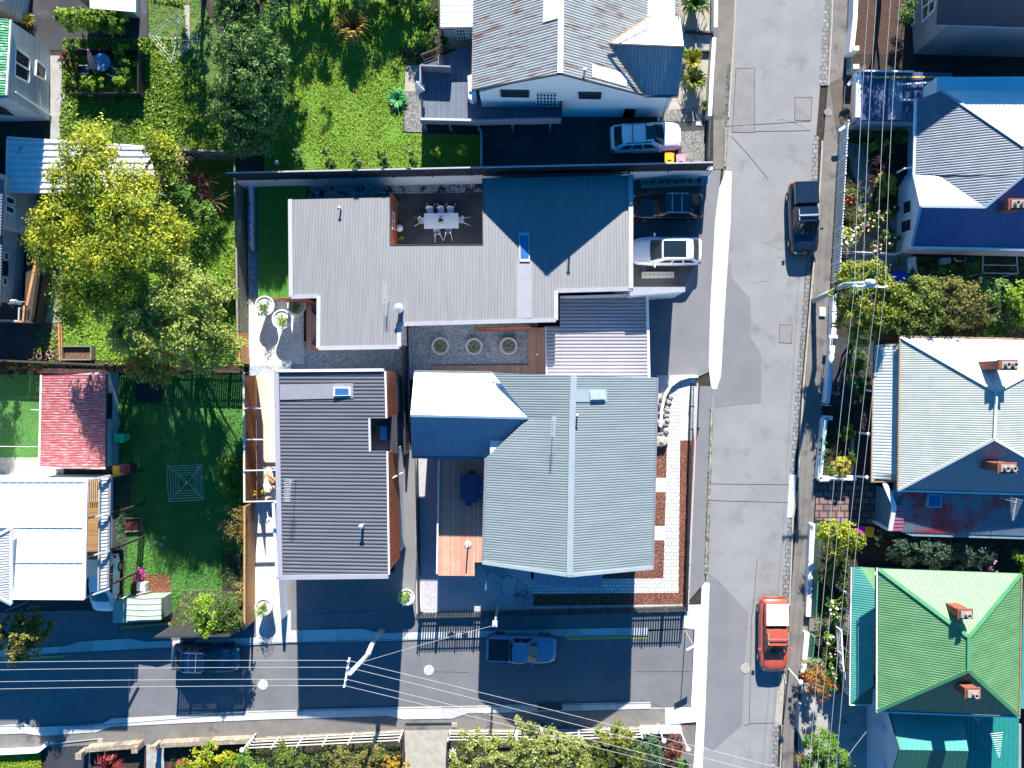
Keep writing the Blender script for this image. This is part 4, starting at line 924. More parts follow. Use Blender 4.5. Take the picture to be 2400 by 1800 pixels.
# --- white-roofed house bottom left
r = thing('white_roof_house', 'house with a bright white metal roof and an open pergola side', 'house', P(90, 1260))
zw = 6.2
roof_part(r, [[(-250,1128,zw),(204,1128,zw),(202,1236,zw),(-250,1236,zw)], [(27,1236,zw),(202,1236,zw),(198,1402,zw),(27,1402,zw)]], roof_white, Yd, .5, .015, 'rib', .16)
roof_part(r, [[(-60,1285,zw+1.2),(26,1238,zw+.5),(26,1415,zw-.1),(-60,1370,zw+1.2)]], mat('pale striped iron', (.55,.55,.55), (.5,.5,.5), .5), Xd, .16, .035, name='gable_roof')
b = MB(); b.prism([P(-60, 1112), P(266, 1112), P(262, 1330), P(-60, 1330)], 0, zw-.15); b.obj('wall', render_white, r)
trim(r, [[(-60,1285,zw+1.2),(27,1237,zw+.5)], [(27,1237,zw+.5),(27,1415,zw)], [(27,1402,zw),(198,1403,zw)], [(204,1127,zw),(198,1403,zw)], [(-250,1127,zw),(204,1127,zw)], [(-60,1372,zw+1.2),(27,1417,zw-.05)]], paint_white, .14, .12)
trim(r, [[(29,1318,zw),(194,1318,zw)], [(-200,1235,zw),(194,1236,zw)]], paint_grey, .05, .03, 'seam', .05)
pg = thing('pergola', 'open pergola with timber floor and a strip of striped iron roofing beside the white roof', 'pergola', P(235, 1260))
roof_part(pg, [[(236,1120,4.6),(255,1118,4.4),(251,1375,4.4),(233,1383,4.6)]], MATS['pale striped iron'], Xd, .22, .05, 'trap', .05)
b = MB(); b.prism([P(*q, 3.2) for q in ((204, 1122), (240, 1122), (238, 1312), (200, 1312))], 3.05, 3.2); b.obj('floor', deck_ochre, pg)
b = MB(); 
for x in range(6): b.beam(P(209+x*4.6, 1128, 3.4), P(209+x*4.4, 1176, 3.4), .05, .08)
b.obj('slats', mat('pale timber battens', (.5,.38,.24), (.42,.3,.18), .8), pg)
b = MB()
for y0, y1 in ((1126, 1114), (1216, 1204), (1307, 1290), (1400, 1380)): b.beam(P(200, y0, 5.6), P(256, y1, 4.6), .09, .16)
b.beam(P(234, 1120, 4.75), P(231, 1384, 4.75), .08, .12)
b.obj('rafters', mat('weathered white beam', (.4,.42,.42), (.3,.32,.32), .8), pg)
b = MB(); b.beam(P(259, 1114, 4.4), P(254, 1375, 4.4), .12, .14); b.obj('gutter', mat('blue grey gutter', (.2,.23,.28), (.16,.18,.22), .6), pg)
b = MB()
for y in (1120, 1205, 1290, 1372): q = P(256, y, 4.3); b.beam(Vector((q.x, q.y, 0)), q, .12, .12)
b.obj('posts', wood_dark, pg)
b = MB(); b.path([P(0, 1386+14, 3), P(30, 1420, 3), P(64, 1414, 3)], .05); b.v = []; b.f = []
tag(MB().beam(P(12, 1432, 2.2), P(66, 1410, 2.6), .08, .08).obj('timber_beam', mat('aged beam', (.18,.2,.2), (.14,.15,.15), .8)), 'thin grey beam slanting out below the white roof', 'beam')
# garden shed
r = thing('garden_shed', 'small pale green metal garden shed with an open north doorway', 'shed', P(350, 1430))
roof_part(r, [[(297,1403,2.1),(338,1401,2.3),(338,1453,2.3),(297,1454,2.1)], [(338,1401,2.3),(378,1400,2.1),(378,1452,2.1),(338,1453,2.3)]], mat('pale green shed steel', (.5,.55,.46), (.4,.46,.38), .6, 2, fine=.1, c3=(.3,.33,.25), lo3=.58, hi3=.7), Xd, .38, .03, 'rib', .05)
b = MB(); b.prism([P(303, 1392), P(404, 1388), P(406, 1434), P(303, 1438)], 0, 2.05); b.obj('wall', mat('pale green shed wall', (.3,.38,.32), (.26,.34,.28), .6, 2, pat=('boards', 2, .3, .75, .1)), r)
b = MB(); b.beam(P(323, 1392, 1.9), P(352, 1386, 1.9), .05, .4); b.obj('door', metal_galv, r)

# --- right side of the street
r = thing('grey_house', 'tall grey rendered house with white windows at the top right corner', 'house', P(2300, 60))
zt = 4.4; q0, q1 = P(2142, 128), P(2128, -60)
b = MB(); b.prism([q0, q1, Vector((q1.x+14, q1.y, 0)), Vector((q0.x+14, q0.y-.3, 0))], 0, zt); b.obj('wall', render_grey, r)
roof_part(r, [[(2196,57,zt),(2600,70,zt),(2600,-200,10),(2216,-200,10)]], roof_dark, Yd, .3, .02, 'rib')
b = MB(); b.tube(P(2196, 58, zt-.1), P(2600, 71, zt-.1), .06); b.obj('gutter', paint_grey, r)
window(r, [(2164, -12), (2200, -34), (2192, 22), (2164, 52)], q0, q1, paint_white, glass, bars=(2, 2), fw=.12)
window(r, [(2128, 44), (2145, 31), (2145, 52), (2128, 70)], q0, q1, paint_white, glass, bars=(1, 1), fw=.09)
r = thing('flat_roof_carport', 'carport with a flat dark blue roof and white fascia beside the street', 'carport', P(2070, 230))
zc = 2.0
roof_part(r, [[(2020,166,zc),(2232,171,zc),(2232,286,zc),(2010,281,zc)]], mat('dark blue sheet roof', (.045,.07,.15), (.06,.09,.19), .5, .5, c3=(.2,.25,.32), lo3=.55, hi3=.8, scale3=.4), Yd, .2, .03, 'corr', .1)
b = MB(); b.prism([P(*q, zc) for q in ((2006, 168), (2019, 169), (2015, 276), (2004, 275))], zc-.35, zc+.08); b.obj('fascia', paint_white, r)
b = MB(); b.beam(P(2019, 166, zc+.1), P(2140, 168, zc+.1), .1, .1); b.obj('gutter', paint_white, r)
b = MB(); b.pxprism([(2083, 188, ), (2117, 189), (2113, 281), (2080, 280)], zc+.04, zc+.045); b.obj('translucent_sheet', mat('dull skylight sheet', (.25,.3,.36), (.2,.25,.31), .5), r)
b = MB(); q0, q1 = P(1992, 306), P(2142, 308); b.prism([q0, q1, q1+Vector((0, .2, 0)), q0+Vector((0, .2, 0))], 0, 1.85); b.obj('wall', mat('pale teal wall', (.42,.55,.58), (.36,.48,.51), .8), r)
b = MB(); b.beam(P(2050, 181, 2.15), P(2228, 181, 2.15), .1, .07); tag(b.obj('yellow_pole', yellow_paint), 'long yellow pole lying across the flat dark blue roof', 'pole')
b = MB(); b.beam(P(2106, 198, 2.2), P(2240, 189, 2.2), .11, .06); tag(b.obj('white_pole', paint_white), 'upper white pole on the flat dark blue roof', 'pole')
b = MB(); b.beam(P(2109, 234, 2.2), P(2150, 234, 2.2), .12, .06); tag(b.obj('white_pole', paint_white), 'short white pole on the flat dark blue roof beside the slate roof', 'pole')
# slate-blue hipped house
r = thing('blue_roof_house', 'white house with slate blue hipped roof faces, navy for shade to the south, and brick chimneys', 'house', P(2300, 400))
ez, rz_ = 3.9, 6.3
roof_part(r, [[(2146,236,ez),(2204,213,ez+.2),(2242,237,4.8)], [(2146,236,ez),(2242,237,4.8),(2398,343,rz_),(2398,412,rz_),(2142,409,ez)], [(2200,411,4.4),(2398,412,rz_),(2308,486,5.45)]], roof_slate, Xd, .16, .03, 'corr')
roof_part(r, [[(2204,213,ez+.2),(2600,214,ez+.2),(2600,237,4.8),(2242,237,4.8)], [(2242,237,4.8),(2600,237,4.8),(2600,343,rz_),(2398,343,rz_)]], roof_white, Yd, .25, .02, 'rib', name='north_roof')
roof_part(r, [[(2398,343,rz_),(2600,343,rz_),(2600,412,rz_),(2398,412,rz_)]], roof_slate, Yd, .2, .03, 'corr', name='ridge_roof')
roof_part(r, [[(2140,410,ez),(2200,411,4.4),(2308,486,5.45),(2157,484,5.2)]], roof_white, Yd, .4, .02, 'rib', name='bay_roof')
roof_part(r, [[(2157,484,5.2),(2308,486,5.45),(2398,412,rz_),(2600,412,rz_),(2600,585,ez),(2136,578,ez)]], roof_shade_navy, Yd, .35, .02, 'rib', name='south_roof')  # north faces whitened for sun, this south face darkened for shade
q0, q1, q2 = P(2105, 430), P(2098, 592), P(2600, 606)
b = MB(); b.prism([P(2105, 440), P(2098, 594), P(2600, 606), P(2600, 230), P(2128, 232), P(2126, 405)], 0, ez-.05); b.obj('wall', render_white, r)
for q in ([(2118, 474), (2138, 467), (2138, 497), (2118, 505)], [(2113, 519), (2138, 511), (2138, 540), (2113, 549)]): window(r, q, P(2105, 440), P(2098, 594), paint_white, glass, fw=.1)
trim(r, [[(2204,213,ez+.2),(2242,237,4.8),(2398,343,rz_)], [(2398,412,rz_),(2308,486,5.45)], [(2157,484,5.2),(2308,486,5.45)], [(2140,408,ez),(2157,484,5.2),(2136,578,ez)]], mat('blue ridge cap', (.3,.38,.48), (.27,.35,.44), .5), .16, .06, 'ridge_cap', .06)
trim(r, [[(2146,236,ez),(2141,408,ez)], [(2136,580,ez),(2600,588,ez)]], paint_white, .14, .12)
for i, x in enumerate((2372, )): chimney(r, 2385, 478, 4.4, 6.4, .9, .55, 2)
b = MB(); a_ = P(2150, 396, 3.4); b.path([P(2138, 392, 3.3), P(2120, 395, 3.0), P(2103, 404, 2.4)], .06); b.obj('awning_arm', paint_white, r)
# pale-roofed villa
r = thing('pale_roof_villa', 'villa with a pale green grey hipped iron roof and a veranda', 'house', P(2300, 970))
ez, rz_ = 4.2, 6.6
roof_part(r, [[(2110,790,ez),(2334,918,rz_),(2329,1029,rz_),(2105,1148,ez)]], roof_pale, Xd, .14, .022, 'corr')
roof_part(r, [[(2334,918,rz_),(2556,800,ez),(2556,1160,ez),(2329,1029,rz_)]], roof_pale, Xd, .14, .022, 'corr')
roof_part(r, [[(2110,790,ez),(2556,800,ez),(2334,918,rz_)]], mat('sunlit cream roof iron', (.68,.68,.65), (.6,.6,.56), .55), Yd, .2, .03, 'corr', name='north_roof')
roof_part(r, [[(2105,1148,ez),(2329,1029,rz_),(2556,1160,ez)]], mat('shaded blue roof iron', (.12,.2,.26), (.14,.22,.28), .55, c3=(.16,.12,.09), lo3=.62, hi3=.75), Yd, .2, .03, 'corr', name='south_roof')  # sun and shade coloured in: brighter north face, blue south face
walls(r, [(2110,790,ez),(2556,800,ez),(2556,1160,ez),(2105,1148,ez)], 0, render_cream, .3)
trim(r, [[(2110,790,ez),(2334,918,rz_),(2329,1029,rz_),(2105,1148,ez)], [(2329,1029,rz_),(2556,1160,ez)], [(2334,918,rz_),(2556,800,ez)]], mat('cream ridge cap', (.6,.62,.58), (.55,.57,.53), .5), .16, .06, 'ridge_cap', .07)
trim(r, [[(2109,788,ez),(2104,1149,ez)], [(2109,788,ez),(2556,798,ez)]], metal_rust, .1, .12)
trim(r, [[(2104,1150,ez),(2556,1163,ez)]], paint_white, .1, .12)
roof_part(r, [[(2048,808,2.9),(2108,806,3.7),(2103,1126,3.7),(2086,1110,3.4),(2042,1128,2.9)]], mat('blue white veranda iron', (.4,.45,.45), (.48,.52,.5), .5), Xd, .2, .03, 'corr', name='veranda_roof')
trim(r, [[(2048,808,2.9),(2042,1129,2.9),(2100,1128,3.5)]], metal_rust, .09, .1, 'gutter')
chimney(r, 2364, 855, 5.0, 7.6, 1.0, .5, 2); chimney(r, 2362, 1097, 4.6, 7.4, 1.0, .5, 2)
# south lean-to with patchy paint
r = thing('patchy_lean_to', 'lean-to with patchy red and blue roof paint and a white gabled end', 'extension', P(2250, 1200))
roof_part(r, [[(2122,1150,3.6),(2600,1163,3.6),(2600,1262,3.0),(2086,1246,3.0),(2096,1186,3.4)]], roof_redblue, Yd, .2, .03, 'corr')
roof_part(r, [[(2096,1130,3.2),(2120,1150,3.6),(2122,1187,3.4),(2096,1186,3.4)]], MATS['shaded blue roof iron'], Xd, .2, .03, 'corr', name='gable_roof')
roof_part(r, [[(2096,1186,3.45),(2122,1187,3.45),(2114,1245,3.05),(2086,1246,3.05)]], mat('dull rose iron', (.38,.08,.13), (.25,.14,.22), .6, 1.5), Xd, .24, .03, 'corr', name='gable_roof')
b = MB(); b.prism([P(2053, 1138), P(2048, 1222), P(2090, 1236), P(2600, 1250), P(2600, 1150), P(2100, 1140)], 0, 2.95); b.obj('wall', mat('dull blue wall', (.16,.25,.3), (.13,.21,.25), .8), r)
trim(r, [[(2073,1132,3.2),(2096,1186,3.5),(2086,1243,3.1)], [(2049,1222,.9),(2086,1243,3.0)]], paint_white, .28, .1, 'barge_board')
skylight(r, [(2175, 1157), (2208, 1158), (2207, 1190), (2173, 1189)], 3.4, mat('rusted blue frame', (.4,.5,.55), (.3,.4,.45), .6), glass_blue, .25)
antenna(None, 2338, 1166, 3.5, 2.0, 'tapering tv antenna over the patchy red and blue roof', math.radians(-100), 12, 1.4, .42, .08)
# green-roofed house
r = thing('green_roof_house', 'house with a large green hipped iron roof and brick chimneys', 'house', P(2250, 1500))
ez, rz_ = 5.4, 7.8
roof_part(r, [[(2058,1333,ez),(2270,1492,rz_),(2269,1571,rz_),(2056,1665,ez)], [(2270,1492,rz_),(2392,1345,ez),(2387,1678,ez),(2269,1571,rz_)]], roof_green, Xd, .15, .026, 'corr')
roof_part(r, [[(2058,1333,ez),(2392,1345,ez),(2270,1492,rz_)]], mat('sunlit green roof iron', (.13,.28,.12), (.15,.32,.15), .55, c3=(.45,.3,.15), lo3=.68, hi3=.72), Yd, .19, .02, 'corr', name='north_roof')
roof_part(r, [[(2056,1665,ez),(2269,1571,rz_),(2387,1678,ez)]], mat('shaded deep green roof iron', (.02,.1,.065), (.025,.12,.075), .55), Yd, .19, .02, 'corr', name='south_roof')  # one green roof tinted by light: brighter north, darker south
walls(r, [(2058,1333,ez),(2392,1345,ez),(2387,1678,ez),(2056,1665,ez)], 0, render_grey, 1.1)
trim(r, [[(2058,1333,ez),(2270,1492,rz_),(2269,1571,rz_),(2056,1665,ez)], [(2270,1492,rz_),(2392,1345,ez)], [(2269,1571,rz_),(2387,1678,ez)]], mat('green ridge cap', (.07,.24,.1), (.09,.28,.12), .5), .22, .06, 'ridge_cap', .06)
trim(r, [[(2055,1331,ez),(2054,1668,ez),(2389,1681,ez)]], paint_white, .07, .1)
trim(r, [[(2394,1345,ez),(2389,1680,ez)]], metal_rust, .08, .1)
roof_part(r, [[(1997,1330,2.9),(2016,1330,3.1),(2050,1383,3.6),(2047,1606,3.6),(1993,1650,2.9)]], roof_teal, Xd, .15, .026, 'corr', name='veranda_roof')
roof_part(r, [[(2016,1330,3.1),(2050,1332,3.3),(2050,1383,3.6)]], MATS['sunlit green roof iron'], Yd, .19, .02, 'corr', name='veranda_roof')
roof_part(r, [[(1993,1650,2.9),(2047,1606,3.6),(2044,1650,3.2)]], MATS['shaded deep green roof iron'], Yd, .19, .02, 'corr', name='veranda_roof')
trim(r, [[(1995,1330,2.9),(1991,1652,2.9),(2042,1652,2.9)]], paint_white, .06, .08)
chimney(r, 2264, 1440, 6.1, 8.2, .75, .45, 1); chimney(r, 2281, 1626, 6.1, 8.1, .8, .5, 1)
roof_part(r, [[(2400,1350,3),(2600,1350,3),(2600,1690,3),(2392,1660,3)]], roof_teal, Yd, .3, .03, 'corr', name='east_roof')
b = MB()
for y in (1400, 1440, 1488, 1535, 1588, 1636): q = P(1998, y, 2.8); b.beam(Vector((q.x, q.y, 0)), q, .1, .1)
b.obj('veranda_posts', paint_white, r)
b = MB(); n0, n1 = P(1975, 1478, 1.0), P(1985, 1640, 1.0)
r2 = thing('veranda_railing', 'white slatted railing in front of the green-roofed veranda', 'railing', P(1980, 1560))
balustrade(r2, [P(1972, 1479, 2.2), P(1976, 1560, 2.2), P(1991, 1632, 2.2)], 1.2, 1.0, paint_white, 'slats', .16)
# annex south
r = thing('dark_annex', 'dark green roofed annex with a pale gabled wall south of the green roof', 'extension', P(2230, 1760))
ga, gb_, gc = (2077,1640), (2110,1757), (2072,1870)
roof_part(r, [[(2080,1640,3.6),(2250,1650,3.6),(2270,1760,4.9),(2110,1757,4.9)]], roof_teal, Yd, .3, .02, 'rib')
roof_part(r, [[(2110,1757,4.9),(2270,1760,4.9),(2250,1880,3.6),(2080,1880,3.6)]], MATS['shaded deep green roof iron'], Yd, .3, .02, 'rib', name='south_roof')  # south slope takes the same shade-darkened green
roof_part(r, [[(2200,1670,3.0),(2388,1684,3.0),(2386,1880,2.8),(2200,1880,2.8)]], mat('dark teal roof iron', (.015,.2,.17), (.02,.23,.2), .55), Yd, .3, .02, 'rib', name='flat_roof')
q0 = P(2084, 1650, 3.5); q1 = P(2108, 1757, 4.75); q2 = P(2084, 1870, 3.5); xx = P(2070, 1700).x
b = MB(); b.add([(xx, q0.y, 0), (xx, q0.y, 3.4), (q1.x-.02, q1.y, 4.7), (xx, q2.y, 3.4), (xx, q2.y, 0)], [(0, 1, 2, 3, 4)]); b.v = []; b.f = []
gx = P(2108, 1757, 4.8).x; b.add([(gx, q0.y, 0), (gx, q0.y, 3.4), (gx, q1.y, 4.75), (gx, q2.y, 3.4), (gx, q2.y, 0), (gx+4, q0.y, 0), (gx+4, q0.y, 3.4), (gx+4, q1.y, 4.75), (gx+4, q2.y, 3.4), (gx+4, q2.y, 0)],
     [(0, 1, 2, 3, 4), (9, 8, 7, 6, 5), (0, 5, 6, 1), (3, 8, 9, 4)]); b.obj('gable_wall', mat('pale lilac wall', (.5,.56,.66), (.46,.52,.62), .8), r)
trim(r, [[(2078,1652,3.6),(2109,1757,4.95),(2072,1880,3.6)]], MATS['shaded deep green roof iron'], .1, .12, 'barge_board')
for y0, y1 in ((1686, 1713), (1770, 1798)):
    b = MB(); b.beam(P(2044, y0, 2.2), P(2074, y1, 3.0), .26, .08); b.obj('brace', MATS['pale lilac wall'], r)
b = MB(); b.prism([P(*q, 0) for q in ((2075, 1665), (2340, 1660), (2340, 1880), (2075, 1880))], 0, 2.5); b.obj('wall', render_grey, r)
a = antenna(None, 2293, 1692, 3.0, 2.1, 'tapering tv antenna on the dark annex roof', math.radians(-84), 12, 1.6, .4, .06)
b = MB(); c = P(2294, 1690, 4.9); b.tube(c, c+Vector((-.9, .85, .1)), .02); b.tube(c, c+Vector((.3, .85, .1)), .02); b.obj('brackets', metal_galv, a)
# ------------------------------------------------------------------ fences and walls
def wall_line(name, lbl, cat, pts, z0, z1, th, m, zr=None, group=None):
    b = MB(); zr = z0 if zr is None else zr
    for p, q in zip(pts[:-1], pts[1:]):
        a = P(*p, zr); c = P(*q, zr); d = (c-a).xy.normalized()*th*.0; n = Vector((-(c-a).y, (c-a).x)).normalized()*th/2
        b.prism([a.xy+n, c.xy+n, c.xy-n, a.xy-n], z0, z1)
    return tag(b.obj(name, m), lbl, cat, group)
wall_line('retaining_wall', 'white retaining wall below the long dark steel fence', 'wall', [(577, 439.5), (1653, 415)], 0, NZ+.02, .22, render_white, 0)
# ribbed steel fence on top
t = thing('steel_fence', 'long dark ribbed steel fence standing on the white retaining wall', 'fence', P(1115, 408, NZ))
b = MB(); a, c = P(556, 423, NZ), P(1656, 399, NZ); L_ = (c-a).length; n = int(L_/.16); d = (c-a)/n; nn = Vector((-d.y, d.x, 0)).normalized()*.035
for i in range(n):
    p = a+d*i; b.add([p+nn, p+d*.5-nn, p+d+nn, p+nn+Vector((0, 0, 1.85)), p+d*.5-nn+Vector((0, 0, 1.85)), p+d+nn+Vector((0, 0, 1.85))], [(0, 1, 4, 3), (1, 2, 5, 4)])
b.obj('panel', metal_dark, t)
b = MB(); b.beam(a+Vector((0, 0, 1.87)), c+Vector((0, 0, 1.87)), .09, .06); b.obj('top_rail', mat('pale rail', (.4,.42,.45), (.35,.37,.4), .6), t)
for i in range(13):
    b = MB(); p = a.lerp(c, i/12)-nn*2; b.beam(p, p+Vector((0, 0, 1.86)), .06, .06); b.obj('post', metal_dark, t)
# western timber boundary fence
def paling(name, lbl, p, q, z0, h, m, pitch=.14, nposts=6, rail=None, cap=True, zr=None, group=None, slope=0):
    t = thing(name, lbl, 'fence', (P(*p, z0)+P(*q, z0))/2, group)
    a = P(*p, z0); c = P(*q, z0); L_ = (c-a).length; n = max(1, int(L_/pitch)); b = MB()
    nn = Vector((-(c-a).y, (c-a).x, 0)).normalized()
    for i in range(n):
        s = a.lerp(c, (i+.08)/n); e = a.lerp(c, (i+.92)/n); hh = h+random.Random(i).uniform(-.02, .02)
        b.prism([s.xy+nn.xy*.012, e.xy+nn.xy*.012, e.xy-nn.xy*.012, s.xy-nn.xy*.012], z0+.04, z0+hh)
    b.obj('palings', m, t)
    b = MB()
    for zz in (.35, h-.25): b.beam(a-nn*.04+Vector((0, 0, zz)), c-nn*.04+Vector((0, 0, zz)), .04, .08)
    if cap: b.beam(a+Vector((0, 0, h+.03)), c+Vector((0, 0, h+.03)), .13, .04)
    b.obj('rails', rail or m, t)
    for i in range(nposts+1):
        b = MB(); s = a.lerp(c, i/nposts)-nn*.05; b.beam(s, s+Vector((0, 0, h)), .1, .1); b.obj('post', rail or m, t)
    return t
paling('timber_fence', 'silvered timber boundary fence between the golden tree yard and the long house', (574, 362), (581, 780), 0, 1.8, wood_grey, .15, 8)
paling('timber_fence', 'short orange section of the boundary fence below the silvered one', (581, 782), (586, 852), 0, 1.8, wood_orange, .15, 2)
paling('timber_fence', 'dark timber fence across the yard below the golden tree', (410, 868), (583, 872), 0, 1.4, wood_dark, .15, 4)
paling('timber_fence', 'dark timber fence above the red flowered bed', (-60, 842), (408, 862), 0, 1.5, wood_dark, .15, 10)
paling('timber_fence', 'grey timber fence at the top edge of the golden tree yard', (400, 372), (560, 378), 0, 2.3, wood_grey, .15, 4)
paling('timber_fence', 'tall orange slatted fence beside the white gravel strip', (598, 1178), (598, 1452), 0, 1.9, wood_orange, .13, 6)
paling('timber_fence', 'low orange timber fence south of the garden shed', (298, 1464), (440, 1452), 0, .6, wood_orange, .12, 4)
rb = MB(); rb.prism([P(428, 1385), P(590, 1385), P(590, 1448), P(428, 1448)], -.02, 0, [.03, .03, 2.0, 2.0]); tag(rb.obj('sloping_bed', soil), kind='structure')
paling('timber_fence', 'dark timber fence hidden behind the shrubs above the side street footpath', (428, 1449), (588, 1447), 2.0-1.9, 3.8, paint_char, .15, 5)
# pergola side of the charcoal house: slatted wall and deck
t = thing('slatted_wall', 'orange slatted timber wall along the pale deck of the charcoal house', 'wall', P(598, 1030))
b = MB()
for i in range(24): b.beam(P(600, 880, .1+i*.1), P(602, 1172, .1+i*.1), .03, .06)
b.obj('slats', clad_orange, t)
b = MB(); b.beam(P(571, 872, 2.7), P(573, 1174, 2.7), .12, .05); b.obj('capping', mat('cream capping', (.75,.68,.5), (.7,.62,.45), .7), t)
b = MB(); b.add([P(574, 880, 2.55), P(576, 1172, 2.55), P(601, 1172, .6), P(600, 880, .6)], [(0, 1, 2, 3), (3, 2, 1, 0)]); b.obj('screen', wood_slat, t)
dk = thing('west_deck', 'pale timber deck with four cross beams beside the charcoal house', 'deck', P(630, 1030))
b = MB(); b.pxprism([(600, 880), (652, 879), (655, 1172), (601, 1174)], .02, .5, .5); b.obj('floor', deck_pale, dk)
for y, y2 in ((957, 957), (1030, 1030), (1103, 1101), (1176, 1174)):
    b = MB(); b.beam(P(571, y, 2.75), P(652, y2, 2.75), .07, .14); b.obj('beam', mat('pale steel beam', (.55,.57,.6), (.5,.52,.55), .5), dk)
b = MB(); b.pxprism([(637, 1180), (643, 1180), (658, 1455), (652, 1455)], 0, 1.5); tag(b.obj('planter_wall', render_white), 'white side wall along the west side of the charcoal house', 'wall')
# black slat fence between the alley and the gravel yard
t = thing('slat_fence', 'black slatted fence between the narrow alley and the gable house yard', 'fence', P(985, 1250, GZ))
b = MB(); a, c = P(980, 1066, GZ), P(987, 1442, GZ); n = 96
for i in range(n): p = a.lerp(c, i/n); b.beam(p, p+Vector((0, 0, 1.3)), .035, .05)
b.obj('slats', paint_char, t)
b = MB()
for z in (.15, 1.3): b.beam(a+Vector((0, 0, z)), c+Vector((0, 0, z)), .05, .05)
b.obj('rails', paint_char, t)
# picket fence around the gable house
def picket(name, lbl, p, q, z0, h, m, pitch=.13, nposts=6, w_=.03, group=None, rails=(.2, .9)):
    t = thing(name, lbl, 'fence', (P(*p, z0)+P(*q, z0))/2, group); a = P(*p, z0); c = P(*q, z0); n = int((c-a).length/pitch); b = MB()
    dd = (c-a).normalized()*w_*.5; nn = Vector((-dd.y, dd.x, 0)).normalized()*.028
    for i in range(n+1): s = a.lerp(c, i/n); b.prism([s-dd-nn, s+dd-nn, s+dd+nn, s-dd+nn], z0+.05, z0+h)
    b.obj('pickets', m, t); b = MB()
    for f in rails: b.beam(a+Vector((0, 0, h*f)), c+Vector((0, 0, h*f)), .045, .05)
    b.obj('rails', m, t)
    for i in range(nposts+1): b = MB(); s = a.lerp(c, i/nposts); b.beam(s, s+Vector((0, 0, h+.06)), .09, .09); b.obj('post', m, t)
    return t
picket('picket_fence', 'black metal picket fence along the street side of the gable house', (1619, 900), (1604, 1418), GZ, 1.15, paint_char, .12, 10, .06)
picket('picket_fence', 'dark picket fence along the south edge of the gable house lot', (1600, 1420), (982, 1436), GZ, 1.25, paint_char, .17, 14, .09)
b = MB(); b.pxprism([(978, 1434), (1606, 1418), (1606, 1424), (978, 1440)], .05, GZ+.05); tag(b.obj('low_wall', conc_grey), 'low concrete kerb wall under the south picket fence', 'wall')
# curved white wall at the corner
b = MB(); pts = [(1547, 1000), (1549, 960), (1556, 928), (1570, 904), (1590, 889), (1615, 882), (1634, 882)]
for p, q in zip(pts[:-1], pts[1:]):
    a, c = P(*p, GZ), P(*q, GZ); n = Vector((-(c-a).y, (c-a).x)).normalized()*.09; b.prism([a.xy+n, c.xy+n, c.xy-n, a.xy-n], 0, GZ+.35)
tag(b.obj('curved_wall', render_white), 'white curved garden wall round the river boulders', 'wall')
# white walls beside the long house lawn
t = thing('garden_wall', 'white low garden wall with slots left of the short bright turf', 'wall', P(597, 510))
b = MB(); b.pxprism([(594, 424), (602, 424), (603, 470), (595, 470)], 0, .9, 0)
for y in range(470, 590, 20): b.pxprism([(596, y), (602, y), (602, y+12), (596, y+12)], 0, .9, 0); b.pxprism([(599, y+12), (602, y+12), (602, y+20), (599, y+20)], 0, .9, 0)
b.obj('wall', render_white, t)
wall_line('edging', 'orange timber edging at the bright turf corner', 'edging', [(717, 436), (717, 466)], 0, .25, .06, wood_orange)
wall_line('dark_wall', 'dark narrow wall between the courtyard gravel and the charcoal house path', 'wall', [(953, 800), (958, 1060)], 0, 1.6, .12, paint_char)
wall_line('glass_fence', 'clear glass fence beside the brown deck strip', 'fence', [(712, 712), (711, 822)], 0, 1.1, .03, glass_clear())
wall_line('timber_edge', 'white edge board round the exposed aggregate yard', 'edging', [(978, 1072), (980, 1300), (990, 1430)], GZ, GZ+.35, .09, paint_white)
wall_line('garden_edge', 'thin pale edge along the courtyard gravel', 'edging', [(960, 770), (963, 885)], 0, .3, .08, paint_grey)
# top right and right-hand street fences
wall_line('white_wall', 'white front garden wall at the top right of the rusty-roofed house', 'wall', [(1672, -60), (1670, 78)], NZ, NZ+.9, .25, paint_white)
wall_line('white_wall', 'white front garden wall beside the striking flax clumps', 'wall', [(1667, 102), (1661, 190), (1657, 282)], NZ, NZ+.9, .25, paint_white)
wall_line('white_wall', 'white street wall in front of the bark mulched garden', 'wall', [(1996, -60), (1991, 60), (1983, 135)], .05, 1.0, .3, paint_white)
t = thing('driveway_gate', 'teal slatted gate between white posts near the flat-roofed carport', 'gate', P(1986, 155))
b = MB()
for i in range(11): b.beam(P(1984, 137+i*3.2, .3), P(1996, 134+i*3.2, 1.2), .05, .04)
b.obj('slats', mat('teal slats', (.1,.35,.42), (.08,.3,.36), .6), t)
for y in (130, 172): b = MB(); q = P(1990, y); b.box((q.x, q.y, .6), (.4, .3, 1.2)); b.obj('post', paint_white, t)
for l, p, q in (('white coping meeting the upper corner of the flat-roofed carport', (1987, 200), (2012, 170)), ('white coping between the long picket fence and the lower corner of the carport', (1966, 306), (2006, 280))):
    b = MB(); b.beam(P(*p, 1.0), P(*q, 1.3), .18, .14); tag(b.obj('white_coping', paint_white), l, 'coping')
picket('picket_fence', 'long white picket fence along the rose garden', (1968, 300), (1948, 662), .05, 1.5, paint_white, .19, 9, .12, rails=(.3, .85))
picket('picket_fence', 'white picket fence crossing behind the rose garden', (1966, 594), (2092, 599), .05, .9, paint_white, .15, 3, .07)
t = thing('side_gate', 'small white slatted gate beside the blue-roofed house', 'gate', P(2140, 620))
b = MB()
for i in range(10): b.beam(P(2127, 606+i*3.6, .5), P(2147, 603+i*3.9, .9), .08, .03)
b.obj('slats', paint_white, t); b = MB(); b.beam(P(2130, 604, .6), P(2136, 642, .6), .05, .05); b.beam(P(2143, 603, .8), P(2151, 640, .8), .05, .05); b.obj('frame', paint_white, t)
